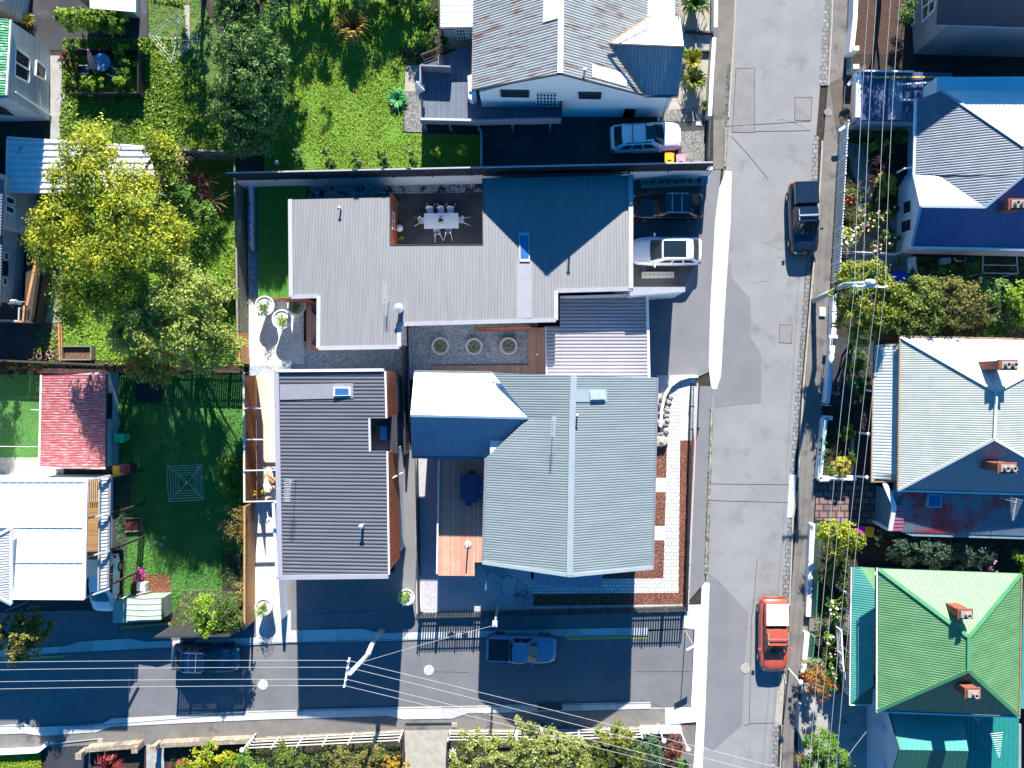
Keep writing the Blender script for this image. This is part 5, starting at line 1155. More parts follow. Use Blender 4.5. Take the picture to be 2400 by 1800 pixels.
t = thing('white_wall', 'white street wall with railing in front of the dark side yard', 'wall', P(1935, 860))
b = MB()
for p, q in zip([(1948, 680), (1944, 785), (1934, 905), (1929, 945)][:-1], [(1944, 785), (1934, 905), (1929, 945)]):
    a, c = P(*p), P(*q); n = Vector((-(c-a).y, (c-a).x)).normalized()*.15; b.prism([a.xy+n, c.xy+n, c.xy-n, a.xy-n], .05, .8)
b.obj('wall', paint_white, t)
b = MB(); b.beam(P(1942, 788, .95), P(1962, 790, .95), .2, .25); b.obj('pier', paint_white, t)
b = MB()
for i in range(40): p = P(1945-i*.3+.0, 795+i*3.6, .8); b.beam(p, p+Vector((0, 0, .5)), .04, .04)
b.beam(P(1947, 792, 1.3), P(1935, 940, 1.3), .06, .05); b.obj('railing', paint_white, t)
t = thing('white_wall', 'white street wall enclosing the round golden bush', 'wall', P(1920, 1050))
b = MB()
for p, q in (((1926, 978), (1912, 1120)), ((1912, 1120), (1998, 1117)), ((1926, 978), (1942, 979))):
    a, c = P(*p), P(*q); n = Vector((-(c-a).y, (c-a).x)).normalized()*.14; b.prism([a.xy+n, c.xy+n, c.xy-n, a.xy-n], .05, .75)
b.obj('wall', paint_white, t)
b = MB()
for i in range(34): p = P(1930-i*.28, 985+i*3.6, .8); b.beam(p, p+Vector((0, 0, .45)), .04, .04)
b.beam(P(1933, 984, 1.2), P(1922, 1110, 1.2), .06, .05); b.obj('railing', mat('teal railing', (.25,.5,.5), (.2,.42,.42), .6), t)
b = MB(); b.beam(P(1946, 1120, .9), P(1996, 1124, .9), .1, .1); tag(b.obj('gate', paint_white), 'narrow white gate lying open beside the round golden bush', 'gate')
b = MB(); b.beam(P(1929, 949, 1.0), P(1942, 950, 1.0), .05, .9); tag(b.obj('front_gate', MATS['teal railing']), 'small teal gate between the two white street walls', 'gate')
for lbl, p, q in (('white wall with striped green pickets above the rose bushes of the green-roofed house', (1899, 1225), (1889, 1440)), ('shorter white wall with striped green pickets beside the tipped barrel', (1886, 1478), (1877, 1570))):
    t = thing('green_picket_wall', lbl, 'fence', (P(*p)+P(*q))/2)
    b = MB(); a, c = P(*p), P(*q); b.beam(a+Vector((0, 0, .25)), c+Vector((0, 0, .25)), .34, .5); b.obj('wall', paint_white, t)
    b = MB(); n = int((c-a).length/.14)
    for i in range(n): s = a.lerp(c, i/n)+Vector((.22, 0, 0)); b.beam(s+Vector((0, 0, .45)), s+Vector((0, 0, 1.35)), .08, .03)
    b.obj('pickets', mat('green picket paint', (.12,.4,.28), (.1,.34,.24), .7), t)
wall_line('rendered_wall', 'curved pale wall end beside the concrete side yard', 'wall', [(1868, 1640), (1866, 1700), (1880, 1735), (1880, 1768)], .03, .8, .2, render_grey)
# southern frontage
def southfence(lbl, p, q, zl=.0):
    t = thing('rail_fence', lbl, 'fence', (P(*p)+P(*q))/2); a, c = P(*p), P(*q); b = MB()
    for i in range(4): b.beam(a+Vector((0, 0, .35+i*.42)), c+Vector((0, 0, .35+i*.42)), .04, .1)
    b.obj('rails', mat('weathered white timber', (.55,.52,.46), (.42,.4,.35), .8, 3), t)
    n = max(2, int((c-a).length/1.7))
    for i in range(n+1): b = MB(); s = a.lerp(c, i/n)+Vector((0, -.06, 0)); b.beam(s, s+Vector((0, 0, 1.7)), .1, .1); b.obj('post', MATS['weathered white timber'], t)
    b = MB(); b.beam(a+Vector((0, -.15, 0)), c+Vector((0, -.15, 0)), .3, .25); b.obj('base', stone_wall, t)
southfence('weathered white rail fence left of the stone driveway', (598, 1727), (945, 1709))
southfence('weathered white rail fence right of the stone driveway', (1056, 1708), (1208, 1708))
southfence('dark edged rail fence in front of the large olive hedge', (1212, 1708), (1498, 1702))
wall_line('white_wall', 'low white wall at the corner of the two streets', 'wall', [(1500, 1705), (1594, 1704)], .05, .7, .3, paint_white)
wall_line('stone_wall', 'sandstone front wall between the side drive and the front walk', 'wall', [(213, 1748), (338, 1738)], .05, .7, .3, stone_wall)
wall_line('stone_wall', 'sandstone front wall right of the front walk', 'wall', [(386, 1737), (594, 1727)], .05, .7, .3, stone_wall)
wall_line('white_wall', 'pale low wall above the grass patch at the bottom left corner', 'wall', [(-60, 1762), (98, 1754), (112, 1742)], .05, .5, .22, paint_white)
for i, (x, y, l) in enumerate(((205, 1755, 'square stone pier beside the side drive'), (334, 1741, 'square stone pier left of the front walk'), (376, 1739, 'square stone pier right of the front walk'))):
    c = P(x, y); b = MB(); b.box((c.x, c.y, .5), (.32, .32, 1.0)); b.box((c.x, c.y, 1.03), (.42, .42, .08)); tag(b.obj('stone_pier', stone_wall), l, 'pier')
b = MB(); b.beam(P(110, 1745, .1), P(230, 1732, .1), .05, .05); tag(b.obj('channel_drain', metal_galv), 'thin channel drain across the shaded footpath', 'drain')
b = MB(); b.beam(P(950, 1696, .1), P(1058, 1695, .1), .09, .04); tag(b.obj('channel_drain', metal_dark), 'dark channel drain above the stone driveway', 'drain')
for x, y, l in ((235, 1736, 'pale meter box lid on the footpath near the sandstone wall'), (1065, 1699, 'pale meter box lid beside the stone driveway')):
    b = MB(); c = P(x, y, .08); b.box(c, (.34, .32, .06)); 
    for i in range(3): b.box((c.x, c.y-.08+i*.08, c.z+.035), (.26, .03, .01))
    tag(b.obj('meter_lid', conc_grey), l, 'lid')
t = thing('driveway_gate', 'dark open gate leaf along the left edge of the stone driveway', 'gate', P(945, 1760))
b = MB()
for i in range(14): p = P(947-i*.3, 1716+i*4.5, 0); b.beam(p+Vector((0, 0, .1)), p+Vector((0, 0, 1.2)), .04, .04)
b.beam(P(947, 1714, 1.25), P(943, 1779, 1.25), .06, .06); b.obj('pickets', wood_dark, t)
t = thing('driveway_gate', 'dark open gate leaf along the right edge of the stone driveway', 'gate', P(1058, 1760))
b = MB()
for i in range(14): p = P(1052-i*.2, 1720+i*4.5, 0); b.beam(p+Vector((0, 0, .1)), p+Vector((0, 0, 1.2)), .04, .04)
b.beam(P(1052, 1718, 1.25), P(1049, 1783, 1.25), .06, .06); b.obj('pickets', wood_dark, t)
# fence round the sunken patio on the higher left lot
t = thing('patio_fence', 'dark low fence around the shaded red patio', 'fence', P(240, 160, NZ))
for i, (p, q) in enumerate((((160, 214), (318, 214)), ((318, 112), (318, 214)), ((160, 112), (318, 112)))):
    b = MB(); a, c = P(*p, NZ+1.15), P(*q, NZ+1.15); a.z = c.z = 0; d = (c-a).xy.normalized(); n = Vector((-d.y, d.x))*.03
    b.prism([a.xy+n, c.xy+n, c.xy-n, a.xy-n], NZ, NZ+.9); b.obj('panel', plastic_black, t)
struct('patio_floor', [(163, 114), (316, 114), (316, 212), (163, 212)], NZ+.025, mat('dark red patio', (.16,.03,.025), (.1,.02,.018), .85, 3, .3, 30, pat=('boards', 0, .14, .5, .1), fine=.2))
b = MB(); b.beam(P(1129, 312, NZ+.8), P(1129, 398, NZ+.8), .06, 1.5); tag(b.obj('side_fence', paint_grey), 'thin grey side fence left of the upper driveway', 'fence')
b = MB(); b.beam(P(1661, 285, NZ+.4), P(1658, 375, NZ+.4), .12, .8); tag(b.obj('low_fence', metal_dark), 'low dark teal fence at the street end of the upper driveway', 'fence')
b = MB(); b.beam(P(1604, 74, NZ+.2), P(1668, 78, NZ+.2), .1, .35); b.beam(P(1604, 119, NZ+.15), P(1667, 121, NZ+.15), .1, .25); tag(b.obj('path_edging', metal_dark), 'dark edging of the front path by the sunlit dormer', 'edging')
# ------------------------------------------------------------------ vehicles
def loft(sections, caps=True):
    b = MB(); n = len(sections[0])
    for s in sections: b.v += [tuple(p) for p in s]
    for i in range(len(sections)-1):
        for k in range(n-1): a = i*n+k; b.f.append((a, a+1, a+n+1, a+n))
    if caps:
        b.f.append(tuple(range(n))[::-1]); m = (len(sections)-1)*n; b.f.append(tuple(range(m, m+n)))
    return b
def interp(tab, x):
    for (x0, v0), (x1, v1) in zip(tab[:-1], tab[1:]):
        if x <= x1: t = (x-x0)/(x1-x0) if x1 > x0 else 0; t = max(0, min(1, t)); return v0+(v1-v0)*t
    return tab[-1][1]
def vehicle(name, label, cat, px, py, ang, L=4.7, W=1.85, Ht=1.65, paint=None, kind='suv', roofc=None, rack=None, sunroof=None, bed=False,
            canopy=None, hood=.95, belt=1.0, group=None, wf=.16, z0=0.0, towbar=False):
    """px,py: centre at mid height; front points along +x of the vehicle before turning by ang"""
    root = thing(name, label, cat, (0, 0, 0), group); w = W/2; h = L/2
    wid = [(-h, .80), (-h+.12, .92), (-h+.5, .985), (-h*.3, 1), (h*.45, 1), (h-.7, .975), (h-.3, .9), (h-.1, .76), (h, .62)]
    rear_top = belt if kind != 'pickup' else belt-.02
    cab_front = {'suv': .24, 'wagon': .22, 'pickup': .22, 'hatch': .3}[kind]*L      # windscreen base (x from centre)
    tops = [(-h, rear_top-.12), (-h+.15, rear_top), (cab_front-.2, belt), (cab_front, belt-.0), (h-.55, hood-.06), (h-.2, hood-.16), (h, hood-.34)]
    secs = []; nx = 26
    for i in range(nx+1):
        x = -h+L*(.5-.5*math.cos(math.pi*i/nx)); ww = w*interp(wid, x); tp = interp(tops, x); lo = .24 if abs(x) < h-.35 else .34
        secs.append([(x, -ww*.94, lo), (x, -ww, lo+.16), (x, -ww, tp*.62), (x, -ww*.985, tp*.86), (x, -ww*.9, tp), (x, -ww*.45, tp+.035), (x, 0, tp+.045),
                     (x, ww*.45, tp+.035), (x, ww*.9, tp), (x, ww*.985, tp*.86), (x, ww, tp*.62), (x, ww, lo+.16), (x, ww*.94, lo)])
    bd = loft(secs); bd.f = [f if len(f) > 4 else tuple(reversed(f)) for f in bd.f]
    body = bd.obj('body', paint, root, smooth=True, origin=(0, 0, 0))
    bl = MB()       # underbody so no light leaks
    bl.box((0, 0, .4), (L*.9, W*.86, .35)); bl.obj('underbody', plastic_black, root)
    # cabin: base quad on the belt, roof quad above
    xb = {'suv': -h+.22, 'wagon': -h+.3, 'hatch': -h+.25, 'pickup': -.16*L}[kind]
    xr = {'suv': xb+.5, 'wagon': xb+.65, 'hatch': xb+.5, 'pickup': xb+.18}[kind]
    xw = cab_front; xf = cab_front-.78; wb = w*.9; wt = w*.75
    if kind == 'pickup': xf = cab_front-.68
    def ring(t, inset=0.0):
        z = belt+(Ht-.03-belt)*t; x0 = xb+(xr-xb)*t+inset; x1 = xw+(xf-xw)*t-inset; yy = wb+(wt-wb)*t-inset
        pts = []
        for x, y, s in ((x0, -yy, 0), (x0+.25, -yy, 0), (x1-.3, -yy, 0), (x1, -yy*.86, 0), (x1+.07*(1-t), 0, 0), (x1, yy*.86, 0), (x1-.3, yy, 0), (x0+.25, yy, 0), (x0, yy*.9, 0), (x0-.04, 0, 0), (x0, -yy*.9, 0)):
            pts.append((x, y, z))
        pts = pts[1:]; return pts
    cb = MB(); R0, R1 = ring(0), ring(1); n = len(R0); R2 = [(x*.97+(xr+xf)/2*.03, y*.9, Ht+.015) for x, y, z in R1]
    cb.v = R0+R1+R2; cb.f = [(i, (i+1) % n, n+(i+1) % n, n+i) for i in range(n)]+[(n+i, n+(i+1) % n, 2*n+(i+1) % n, 2*n+i) for i in range(n)]+[tuple(range(2*n, 3*n))]
    cb.obj('cabin', paint, root)
    def pane(nm, quad, off, m=car_glass):
        q = [Vector(p) for p in quad]; nn = (q[1]-q[0]).cross(q[3]-q[0]).normalized(); c = sum(q, Vector())/4
        if nn.dot(c-Vector((0, 0, .6))) < 0: nn = -nn
        g = MB(); g.poly([p+nn*off for p in q]); 
        if (Vector(g.v[1])-Vector(g.v[0])).cross(Vector(g.v[-1])-Vector(g.v[0])).dot(nn) < 0: g.f = [tuple(reversed(f)) for f in g.f]
        return g.obj(nm, m, root)
    def at(x_t, y_s, t):      # helper on side wall
        z = belt+(Ht-.03-belt)*t; x0 = xb+(xr-xb)*t; x1 = xw+(xf-xw)*t; yy = wb+(wt-wb)*t
        return Vector((x0+(x1-x0)*x_t, yy*y_s, z))
    # windscreen in two halves' width as one curved sheet
    def screen(nm, fr, m=car_glass):
        g = MB(); rows = []
        for t in (.06, .93):
            z = belt+(Ht-.03-belt)*t; yy = wb+(wt-wb)*t
            x1 = (xw+(xf-xw)*t) if fr else (xb+(xr-xb)*t); s = 1 if fr else -1; bow = .07*(1-t) if fr else .04
            rows.append([(x1+s*.022, -yy*.8, z+.02), (x1+s*(.022+bow*.8), -yy*.35, z+.02), (x1+s*(.022+bow*.8), yy*.35, z+.02), (x1+s*.022, yy*.8, z+.02)])
        g.v = rows[0]+rows[1]; g.f = [(i, i+1, i+5, i+4) if fr else (i+1, i, i+4, i+5) for i in range(3)]
        return g.obj(nm, m, root)
    screen('windscreen', True); screen('rear_window', False)
    for s in (-1, 1):
        segs = [(.07, .3), (.33, .58), (.61, .86)] if kind != 'pickup' else [(.12, .45), (.5, .85)]
        for a, c in segs: pane('side_window', [at(a, s, .12), at(c, s, .12), at(min(c, .93) if c < .8 else c+.02, s, .85), at(a+.02, s, .85)], .012)
        m = MB(); m.box((cab_front-.28, s*(w+.1), belt+.08), (.12, .2, .13)); m.obj('mirror', paint if paint is not car_black else plastic_black, root)
        q = MB(); q.ball((h-.28, s*w*.66, hood-.26), .2, 8, (1.1, .8, .5)); q.obj('headlight', lamp_clear, root, smooth=True)
        q = MB(); q.ball((-h+.14, s*w*.82, belt-.16), .16, 8, (.8, .8, .9)); q.obj('tail_light', lamp_red, root, smooth=True)
    for x in (h-.85, -h+.88):
        for s in (-1, 1):
            b = MB(); b.tube((x, s*(w-.2), .34), (x, s*(w+.015), .34), .34, .34, 20); wh = b.obj('wheel', rubber, root)
            b = MB(); b.lathe((0, 0, 0), [(0, 0), (.2, .0), (.21, .02)], 14); b.v = [(x+v[0], s*(w+.018)+s*v[2]*.2, .34+v[1]) for v in b.v]; b.obj('rim', rim_m, wh)
    # door seams and hood line
    b = MB()
    for x in (cab_front-.85, -.25*L*.4): 
        for s in (-1, 1): b.beam((x, s*(w+.002), .5), (x, s*(w*.99), belt-.05), .012, .012)
    b.beam((cab_front+.06, -w*.8, belt+.0), (h-.35, -w*.72, hood-.05), .012, .02); b.beam((cab_front+.06, w*.8, belt+.0), (h-.35, w*.72, hood-.05), .012, .02)
    b.obj('seams', plastic_black, root)
    if sunroof:
        x0, x1, yy = sunroof; pane('sunroof', [(x0, -yy, Ht+.01), (x1, -yy, Ht+.01), (x1, yy, Ht+.01), (x0, yy, Ht+.01)], .015, car_glass)
    if rack:
        rm = rack
        for s in (-1, 1): b = MB(); b.beam((xr+.15, s*wt*.92, Ht+.08), (xf-.1, s*wt*.92, Ht+.08), .05, .05); b.beam((xr+.2, s*wt*.92, Ht), (xr+.2, s*wt*.92, Ht+.08), .05, .05); b.beam((xf-.2, s*wt*.92, Ht), (xf-.2, s*wt*.92, Ht+.08), .05, .05); b.obj('roof_rail', rm, root)
        for x in (xr+.6, xf-.45): b = MB(); b.beam((x, -wt*.95, Ht+.13), (x, wt*.95, Ht+.13), .05, .035); b.obj('crossbar', rm, root)
    if kind == 'pickup':
        bx0, bx1 = -h+.12, xb-.06; tm = canopy or fabric_navy
        if canopy:
            b = MB(); yy = w*.82; b.prism([(bx0, -yy), (bx1, -yy), (bx1, yy), (bx0, yy)], belt-.05, Ht-.1); b.obj('canopy', paint, root)
            b = MB(); b.box(((bx0+bx1)/2, 0, Ht-.07), (bx1-bx0-.1, yy*1.9, .05)); b.obj('canopy_roof', canopy, root)
        else:
            b = MB(); yy = w*.84; b.box(((bx0+bx1)/2, 0, belt+.04), (bx1-bx0-.08, yy*1.86, .03)); b.obj('tray_cover', mat('black tray cover', (.012,.012,.016), (.018,.018,.022), .6), root)
            b = MB(); 
            for s in (-1, 1): b.beam((bx0, s*yy, belt+.05), (bx1, s*yy, belt+.05), .1, .05)
            b.beam((bx0, -yy, belt+.05), (bx0, yy, belt+.05), .1, .05); b.obj('tray_rail', paint, root)
    c = P(px, py, z0+Ht*.5); root.location = (c.x, c.y, z0); root.rotation_euler = (0, 0, math.radians(ang)); return root
vehicle('parked_suv', 'white SUV with black roof bars on the shaded upper driveway', 'car', 1514, 321, 3, 4.6, 1.85, 1.7, car_white, 'suv', rack=plastic_black, sunroof=(-.1, .5, .42), z0=NZ, hood=1.0, belt=1.05)
vehicle('parked_wagon', 'black wagon with silver roof rails on the dark drive paving', 'car', 1564, 482, 180, 4.75, 1.85, 1.55, car_black, 'wagon', rack=metal_galv)
vehicle('parked_suv', 'white coupe style SUV with a large dark glass roof', 'car', 1562, 588, 180, 4.7, 1.92, 1.6, car_white, 'suv', sunroof=(-1.2, .32, .55))
vehicle('parked_ute', 'dark navy pickup with a canopy parked against the stone gutter', 'car', 1885, 512, -88, 4.9, 1.9, 1.75, car_navy, 'pickup', canopy=car_navy, rack=metal_galv, hood=1.05, belt=1.1)
vehicle('parked_ute', 'orange red pickup with a white canopy roof on the right of the street', 'car', 1814, 1489, -90, 5.0, 1.9, 1.75, car_red, 'pickup', canopy=paint_white, rack=metal_galv, hood=1.05, belt=1.1)
vehicle('parked_ute', 'light blue pickup with a black tray cover on the shaded side street', 'car', 1222, 1522, -2, 4.75, 1.85, 1.7, car_blue, 'pickup', hood=1.02, belt=1.05)
vehicle('parked_wagon', 'dark blue wagon with chrome rails near the left end of the side street', 'car', 481, 1543, -2, 4.55, 1.85, 1.65, mat('steel blue car paint', (.015,.06,.12), (.017,.065,.13), .3, 1, 0, 30, fine=0, coat=.6), 'wagon', rack=metal_galv)
vehicle('parked_hatch', 'white hatchback half under the pergola of the white-roofed house', 'car', 244, 1366, -92, 3.9, 1.72, 1.45, car_white, 'hatch')
# ------------------------------------------------------------------ poles and wires
def cable(name, lbl, pts, r=.011, sag=.35, group=None, n=10):
    b = MB()
    for p, q in zip(pts[:-1], pts[1:]):
        prev = p
        for i in range(1, n+1):
            t = i/n; c = p.lerp(q, t)-Vector((0, 0, sag*4*t*(1-t))); b.tube(prev, c, r, r, 5, False); prev = c
    return tag(b.obj(name, white_line), lbl, 'power line', group)
ZW = 9.3
pole = thing('power_pole', 'silvery timber power pole leaning over the right footpath with one crossarm', 'pole', P(1905, 706))
b = MB(); limb(b, P(1905, 706), P(2047, 664, 9.6), .19, .13, 2, 10, 3); b.obj('shaft', mat('silvered pole', (.42,.47,.45), (.33,.37,.36), .8, 4), pole, smooth=True)
b = MB(); b.beam(P(1998, 670, ZW), P(2078, 673, ZW), .1, .1); b.obj('crossarm', paint_white, pole)
RX = [((2042, 0), (2003, 669), (1902, 1800)), ((2061, 0), (2023, 670), (1921, 1800)), ((2095, 0), (2055, 671), (1946, 1800)), ((2116, 0), (2075, 672), (1965, 1800))]
for i, (a, m_, c) in enumerate(RX):
    b = MB(); q = P(*m_, ZW); b.lathe((q.x, q.y, ZW+.05), [(.04, 0), (.06, .06), (.03, .12), (.05, .16), (0, .2)], 8); b.obj('insulator', plastic_white, pole)
b = MB(); q = P(2042, 660, 9.0); b.beam(P(2047, 664, 9.2), P(2030, 655, 9.4), .06, .06); b.ball(P(2040, 660, 9.5), .28, 8, (1.3, .6, .4)); b.obj('street_lamp', metal_galv, pole)
names = ['leftmost', 'second', 'third', 'rightmost']
for i, (a, m_, c) in enumerate(RX):
    A = P(*a, ZW); M_ = P(*m_, ZW+.2); C_ = P(*c, ZW); A = M_+(A-M_)*1.4; C_ = M_+(C_-M_)*1.25
    cable('power_line', names[i]+' of the four power lines running above the right-hand gardens', [A, M_, C_], group='street power lines', sag=.5)
pole2 = thing('power_pole', 'bright power pole leaning over the side street in front of the charcoal house', 'pole', P(897, 1475))
b = MB(); limb(b, P(897, 1475), P(818, 1581, 8.9), .19, .13, 5, 10, 3); b.obj('shaft', mat('pale pole', (.6,.62,.6), (.45,.5,.5), .8, 3), pole2, smooth=True)
ZV = 8.7
b = MB(); b.beam(P(819, 1542, ZV), P(807, 1611, ZV), .1, .1); b.obj('crossarm', paint_white, pole2)
LX = [((0, 1554), (817, 1548), (1626, 1751)), ((0, 1572), (815, 1564), (1624, 1772)), ((0, 1600), (812, 1592), (1623, 1798)), ((0, 1617), (808, 1607), (1574, 1800))]
for i, (a, m_, c) in enumerate(LX):
    b = MB(); q = P(*m_, ZV); b.lathe((q.x, q.y, ZV+.05), [(.04, 0), (.06, .06), (.03, .12), (.05, .16), (0, .2)], 8); b.obj('insulator', plastic_white, pole2)
nm = ['uppermost', 'second', 'third', 'lowest']
for i, (a, m_, c) in enumerate(LX):
    A = P(*a, ZV); M_ = P(*m_, ZV+.2); C_ = P(*c, ZV); A = M_+(A-M_)*1.3; C_ = M_+(C_-M_)*1.45
    cable('power_line', nm[i]+' of the four power lines crossing the side street', [A, M_, C_], group='side street power lines', sag=.2)
pole3 = thing('service_pole', 'slim white service pole beside the south picket fence of the gable house', 'pole', P(1170, 1402, GZ))
b = MB(); b.tube(P(1170, 1402, GZ), P(1159, 1466, 6.0), .09, .07, 10); b.obj('shaft', metal_galv, pole3)
b = MB(); b.box(P(1160, 1462, 5.7), (.3, .3, .3)); b.obj('bracket', paint_grey, pole3)
cable('service_wire', 'thin service wire from the slim white pole to the bright power pole', [P(1158, 1466, 5.9), P(836, 1556, 8.2)], .009, .2)
cable('service_wire', 'thin service wire from the dark annex over the concrete side yard', [P(2066, 1675, 3.2), P(1985, 1775, 6)], .009, .1)
# street lamps on slim posts
def post_lamp(lbl, base, top, z):
    t = thing('post_lamp', lbl, 'lamp post', P(*base)); q = P(*top, z); g = P(*base); b = MB(); b.tube(g, q, .05, .035, 8); b.obj('post', paint_white, t)
    b = MB(); b.ball(q, .17, 8, (1, 1.2, .6)); b.obj('lamp_head', plastic_white, t, smooth=True)
post_lamp('slim white post lamp above the orange tree beside the orange pickup', (1848, 1567), (1877, 1600), 3.0)
post_lamp('slim white post lamp on the corner wall left of the reddish shrub', (1541, 1697), (1556, 1737), 2.6)
post_lamp('slim white post lamp at the corner of the two streets', (1597, 1718), (1613, 1757), 2.6)
post_lamp('slim grey post lamp left of the white rail fence', (600, 1719), (567, 1759), 2.6)
t = thing('street_sign', 'thin pole with a white street name blade at the junction', 'sign', P(1606, 1479))
b = MB(); b.tube(P(1606, 1479), P(1606, 1479)+Vector((0, 0, 3.0)), .03, .03, 8); b.obj('post', metal_galv, t)
b = MB(); g = P(1606, 1479); b.beam(g+Vector((-.45, -.3, 2.85)), g+Vector((.45, .2, 2.85)), .03, .28); b.obj('sign_blade', paint_white, t)
b = MB(); b.tube(P(1325, 1475), P(1325, 1475)+Vector((0, 0, 1.1)), .04); b.box(P(1326, 1492, .12), (.14, .14, .1)); tag(b.obj('marker_post', metal_galv), 'short marker post at the start of the yellow line', 'post')
b = MB(); b.lathe(P(1058, 1488, .1), [(0, .04), (.2, .04), (.22, 0)], 16); tag(b.obj('valve_cover', metal_dark), 'dark round valve cover in the northern gutter', 'cover')
b = MB(); b.box(P(1089, 1487, .11), (.4, .34, .05)); b.box(P(1089, 1487, .14), (.3, .04, .02)); tag(b.obj('gutter_grate', metal_dark), 'dark square grate beside the round valve cover', 'drain')
# ------------------------------------------------------------------ goblet planters and pots
def planter(lbl, px, py, h=1.1, r=.6, lm=lf_lime, plants=8, tall=True, bowl=False, z=0.0, group=None, seed=1, fol=1.0):
    """px,py: rim centre pixel"""
    q = P(px, py, z+h); c = Vector((q.x, q.y, z)); t = thing('planter_bowl', lbl, 'planter', c, group)
    prof = [(r*.3, 0), (r*.34, .05), (r*.5, h*.35), (r*.82, h*.75), (r, h-.05), (r, h), (r*.86, h), (r*.82, h-.12), (0, h-.12)] if not bowl else [(r*.6, 0), (r*.9, h*.6), (r, h), (r*.88, h), (r*.84, h-.08), (0, h-.08)]
    b = MB(); b.lathe(c, prof, 32); b.obj('bowl', plastic_white if not bowl else mat('pale grey bowl', (.75,.75,.74), (.68,.68,.67), .6), t, smooth=False)
    b = MB(); b.lathe(c+Vector((0, 0, h-.1)), [(0, .03), (r*.8, .03)], 24); b.obj('soil_top', gravel_white if not bowl else conc_grey, t)
    rnd = random.Random(seed); pts = []
    cs = [(rnd.uniform(0, 6.28), rnd.uniform(.1, .6)*r) for _ in range(plants)] if not bowl else [(i*6.283/8, r*.52) for i in range(8)]+[(0, 0), (0, 0)]
    C = []
    for k, (a, rr) in enumerate(cs):
        for j in range(int(14 if not bowl else 16)): C.append((c.x+rr*math.cos(a)+rnd.gauss(0, .05), c.y+rr*math.sin(a)+rnd.gauss(0, .05), c.z+h+rnd.uniform(-.05, .12)))
    if not bowl:
        a = rnd.uniform(2.5, 5.5)
        for j in range(int(240*fol)): C.append((c.x+.3*r*math.cos(a)+rnd.gauss(0, .17*fol), c.y+.4*r*math.sin(a)+rnd.gauss(0, .17*fol), c.z+h+.1+abs(rnd.gauss(0, .28))))
    leaf_object('plant', C, [rnd.uniform(.06, .12) for _ in C], lm if not bowl else lf_dark, t, seed=seed)
    return t
planter('tall white bowl planter at the left of three on the white gravel', 620, 716, 1.25, .66, lf_mid, seed=1)
planter('tall white bowl planter nearest the orange corner wall', 695, 716, 1.25, .62, lf_lime, seed=5)
planter('tall white bowl planter in the middle front of the white gravel', 660, 748, 1.25, .66, lf_lime, seed=3)
planter('tall white bowl planter at the southern end of the white gravel strip', 617, 1423, 1.2, .58, lf_lime, seed=4, fol=1.3)
planter('tall white bowl planter beside the alley on the forecourt', 952, 1400, 1.2, .56, lf_lime, seed=8, fol=1.2)
planter('left of the three grey rimmed bowls in the gravel courtyard', 1032, 811, .5, .6, bowl=True, group='courtyard bowls', seed=6)
planter('middle of the three grey rimmed bowls in the gravel courtyard', 1111, 812, .5, .58, bowl=True, group='courtyard bowls', seed=7)
planter('grey rimmed bowl nearest the brown timber deck of the courtyard', 1192, 811, .5, .6, bowl=True, group='courtyard bowls', seed=9)
def pot(lbl, px, py, r, h, m, lm=None, name='flower_pot', z=0.0, seed=1, leafr=.3, nl=160, dark=soil):
    q = P(px, py, z+h); c = Vector((q.x, q.y, z)); t = thing(name, lbl, 'pot', c)
    b = MB(); b.lathe(c, [(r*.7, 0), (r, h), (r*.86, h), (r*.82, h-.1), (0, h-.1)], 20); b.obj('pot', m, t); b = MB(); b.lathe(c, [(0, h-.08), (r*.8, h-.08)], 16); b.obj('soil_top', dark, t)
    if lm:
        rnd = random.Random(seed); C = [(c.x+rnd.gauss(0, leafr*.5), c.y+rnd.gauss(0, leafr*.5), z+h+abs(rnd.gauss(0, leafr*.6))) for _ in range(nl)]
        leaf_object('plant', C, [rnd.uniform(.08, .16) for _ in C], lm, t, seed=seed)
    return t
for i, (x, y, r, l) in enumerate(((91, 835, .2, 'largest clay rimmed empty pot at the left of the pot cluster'), (102, 829, .16, 'brownish empty pot at the top of the pot cluster'), (114, 827, .18, 'pale rimmed empty pot at the upper right of the pot cluster'), (105, 838, .14, 'smallest dark empty pot in the middle of the pot cluster'), (118, 836, .15, 'empty pot at the right end of the pot cluster'))):
    pot(l, x, y, r, .3, mat('pale clay', (.45,.36,.3), (.38,.3,.25), .8) if i % 2 == 0 else mat('dark clay', (.25,.15,.1), (.2,.12,.08), .8))
pot('wooden half barrel planter among the roses of the green-roofed house', 1921, 1502, .36, .6, wood_dark, None, 'barrel_planter')
pot('dark pot with a pale leaved plant on the pale west deck', 609, 1157, .25, .5, plastic_black, lf_gold, z=.5, leafr=.3, nl=130)
t = thing('square_planter', 'square white planter with a magenta bush beside the garden shed', 'planter', P(331, 1378))
b = MB(); b.pxprism([(320, 1366), (341, 1367), (340, 1386), (320, 1385)], 0, .5); b.obj('box', plastic_white, t)
C, Sz, Nn = blob_leaves([(P(328, 1350, .8).x, P(328, 1350, .8).y, .7, .42, .4, .5)], 1400, .2, .09, 5); leaf_object('plant', C, Sz, petal_magenta, t, normals=Nn)
b = MB(); c = P(1541, 645, .3); b.pxprism([(1505, 637), (1580, 637), (1580, 650), (1505, 651)], .02, .34); bb = tag(b.obj('trough_planter', mat('pale trough', (.62,.56,.5), (.55,.5,.45), .8)), 'long pale trough planter with seven small dots on the dark drive paving', 'planter')
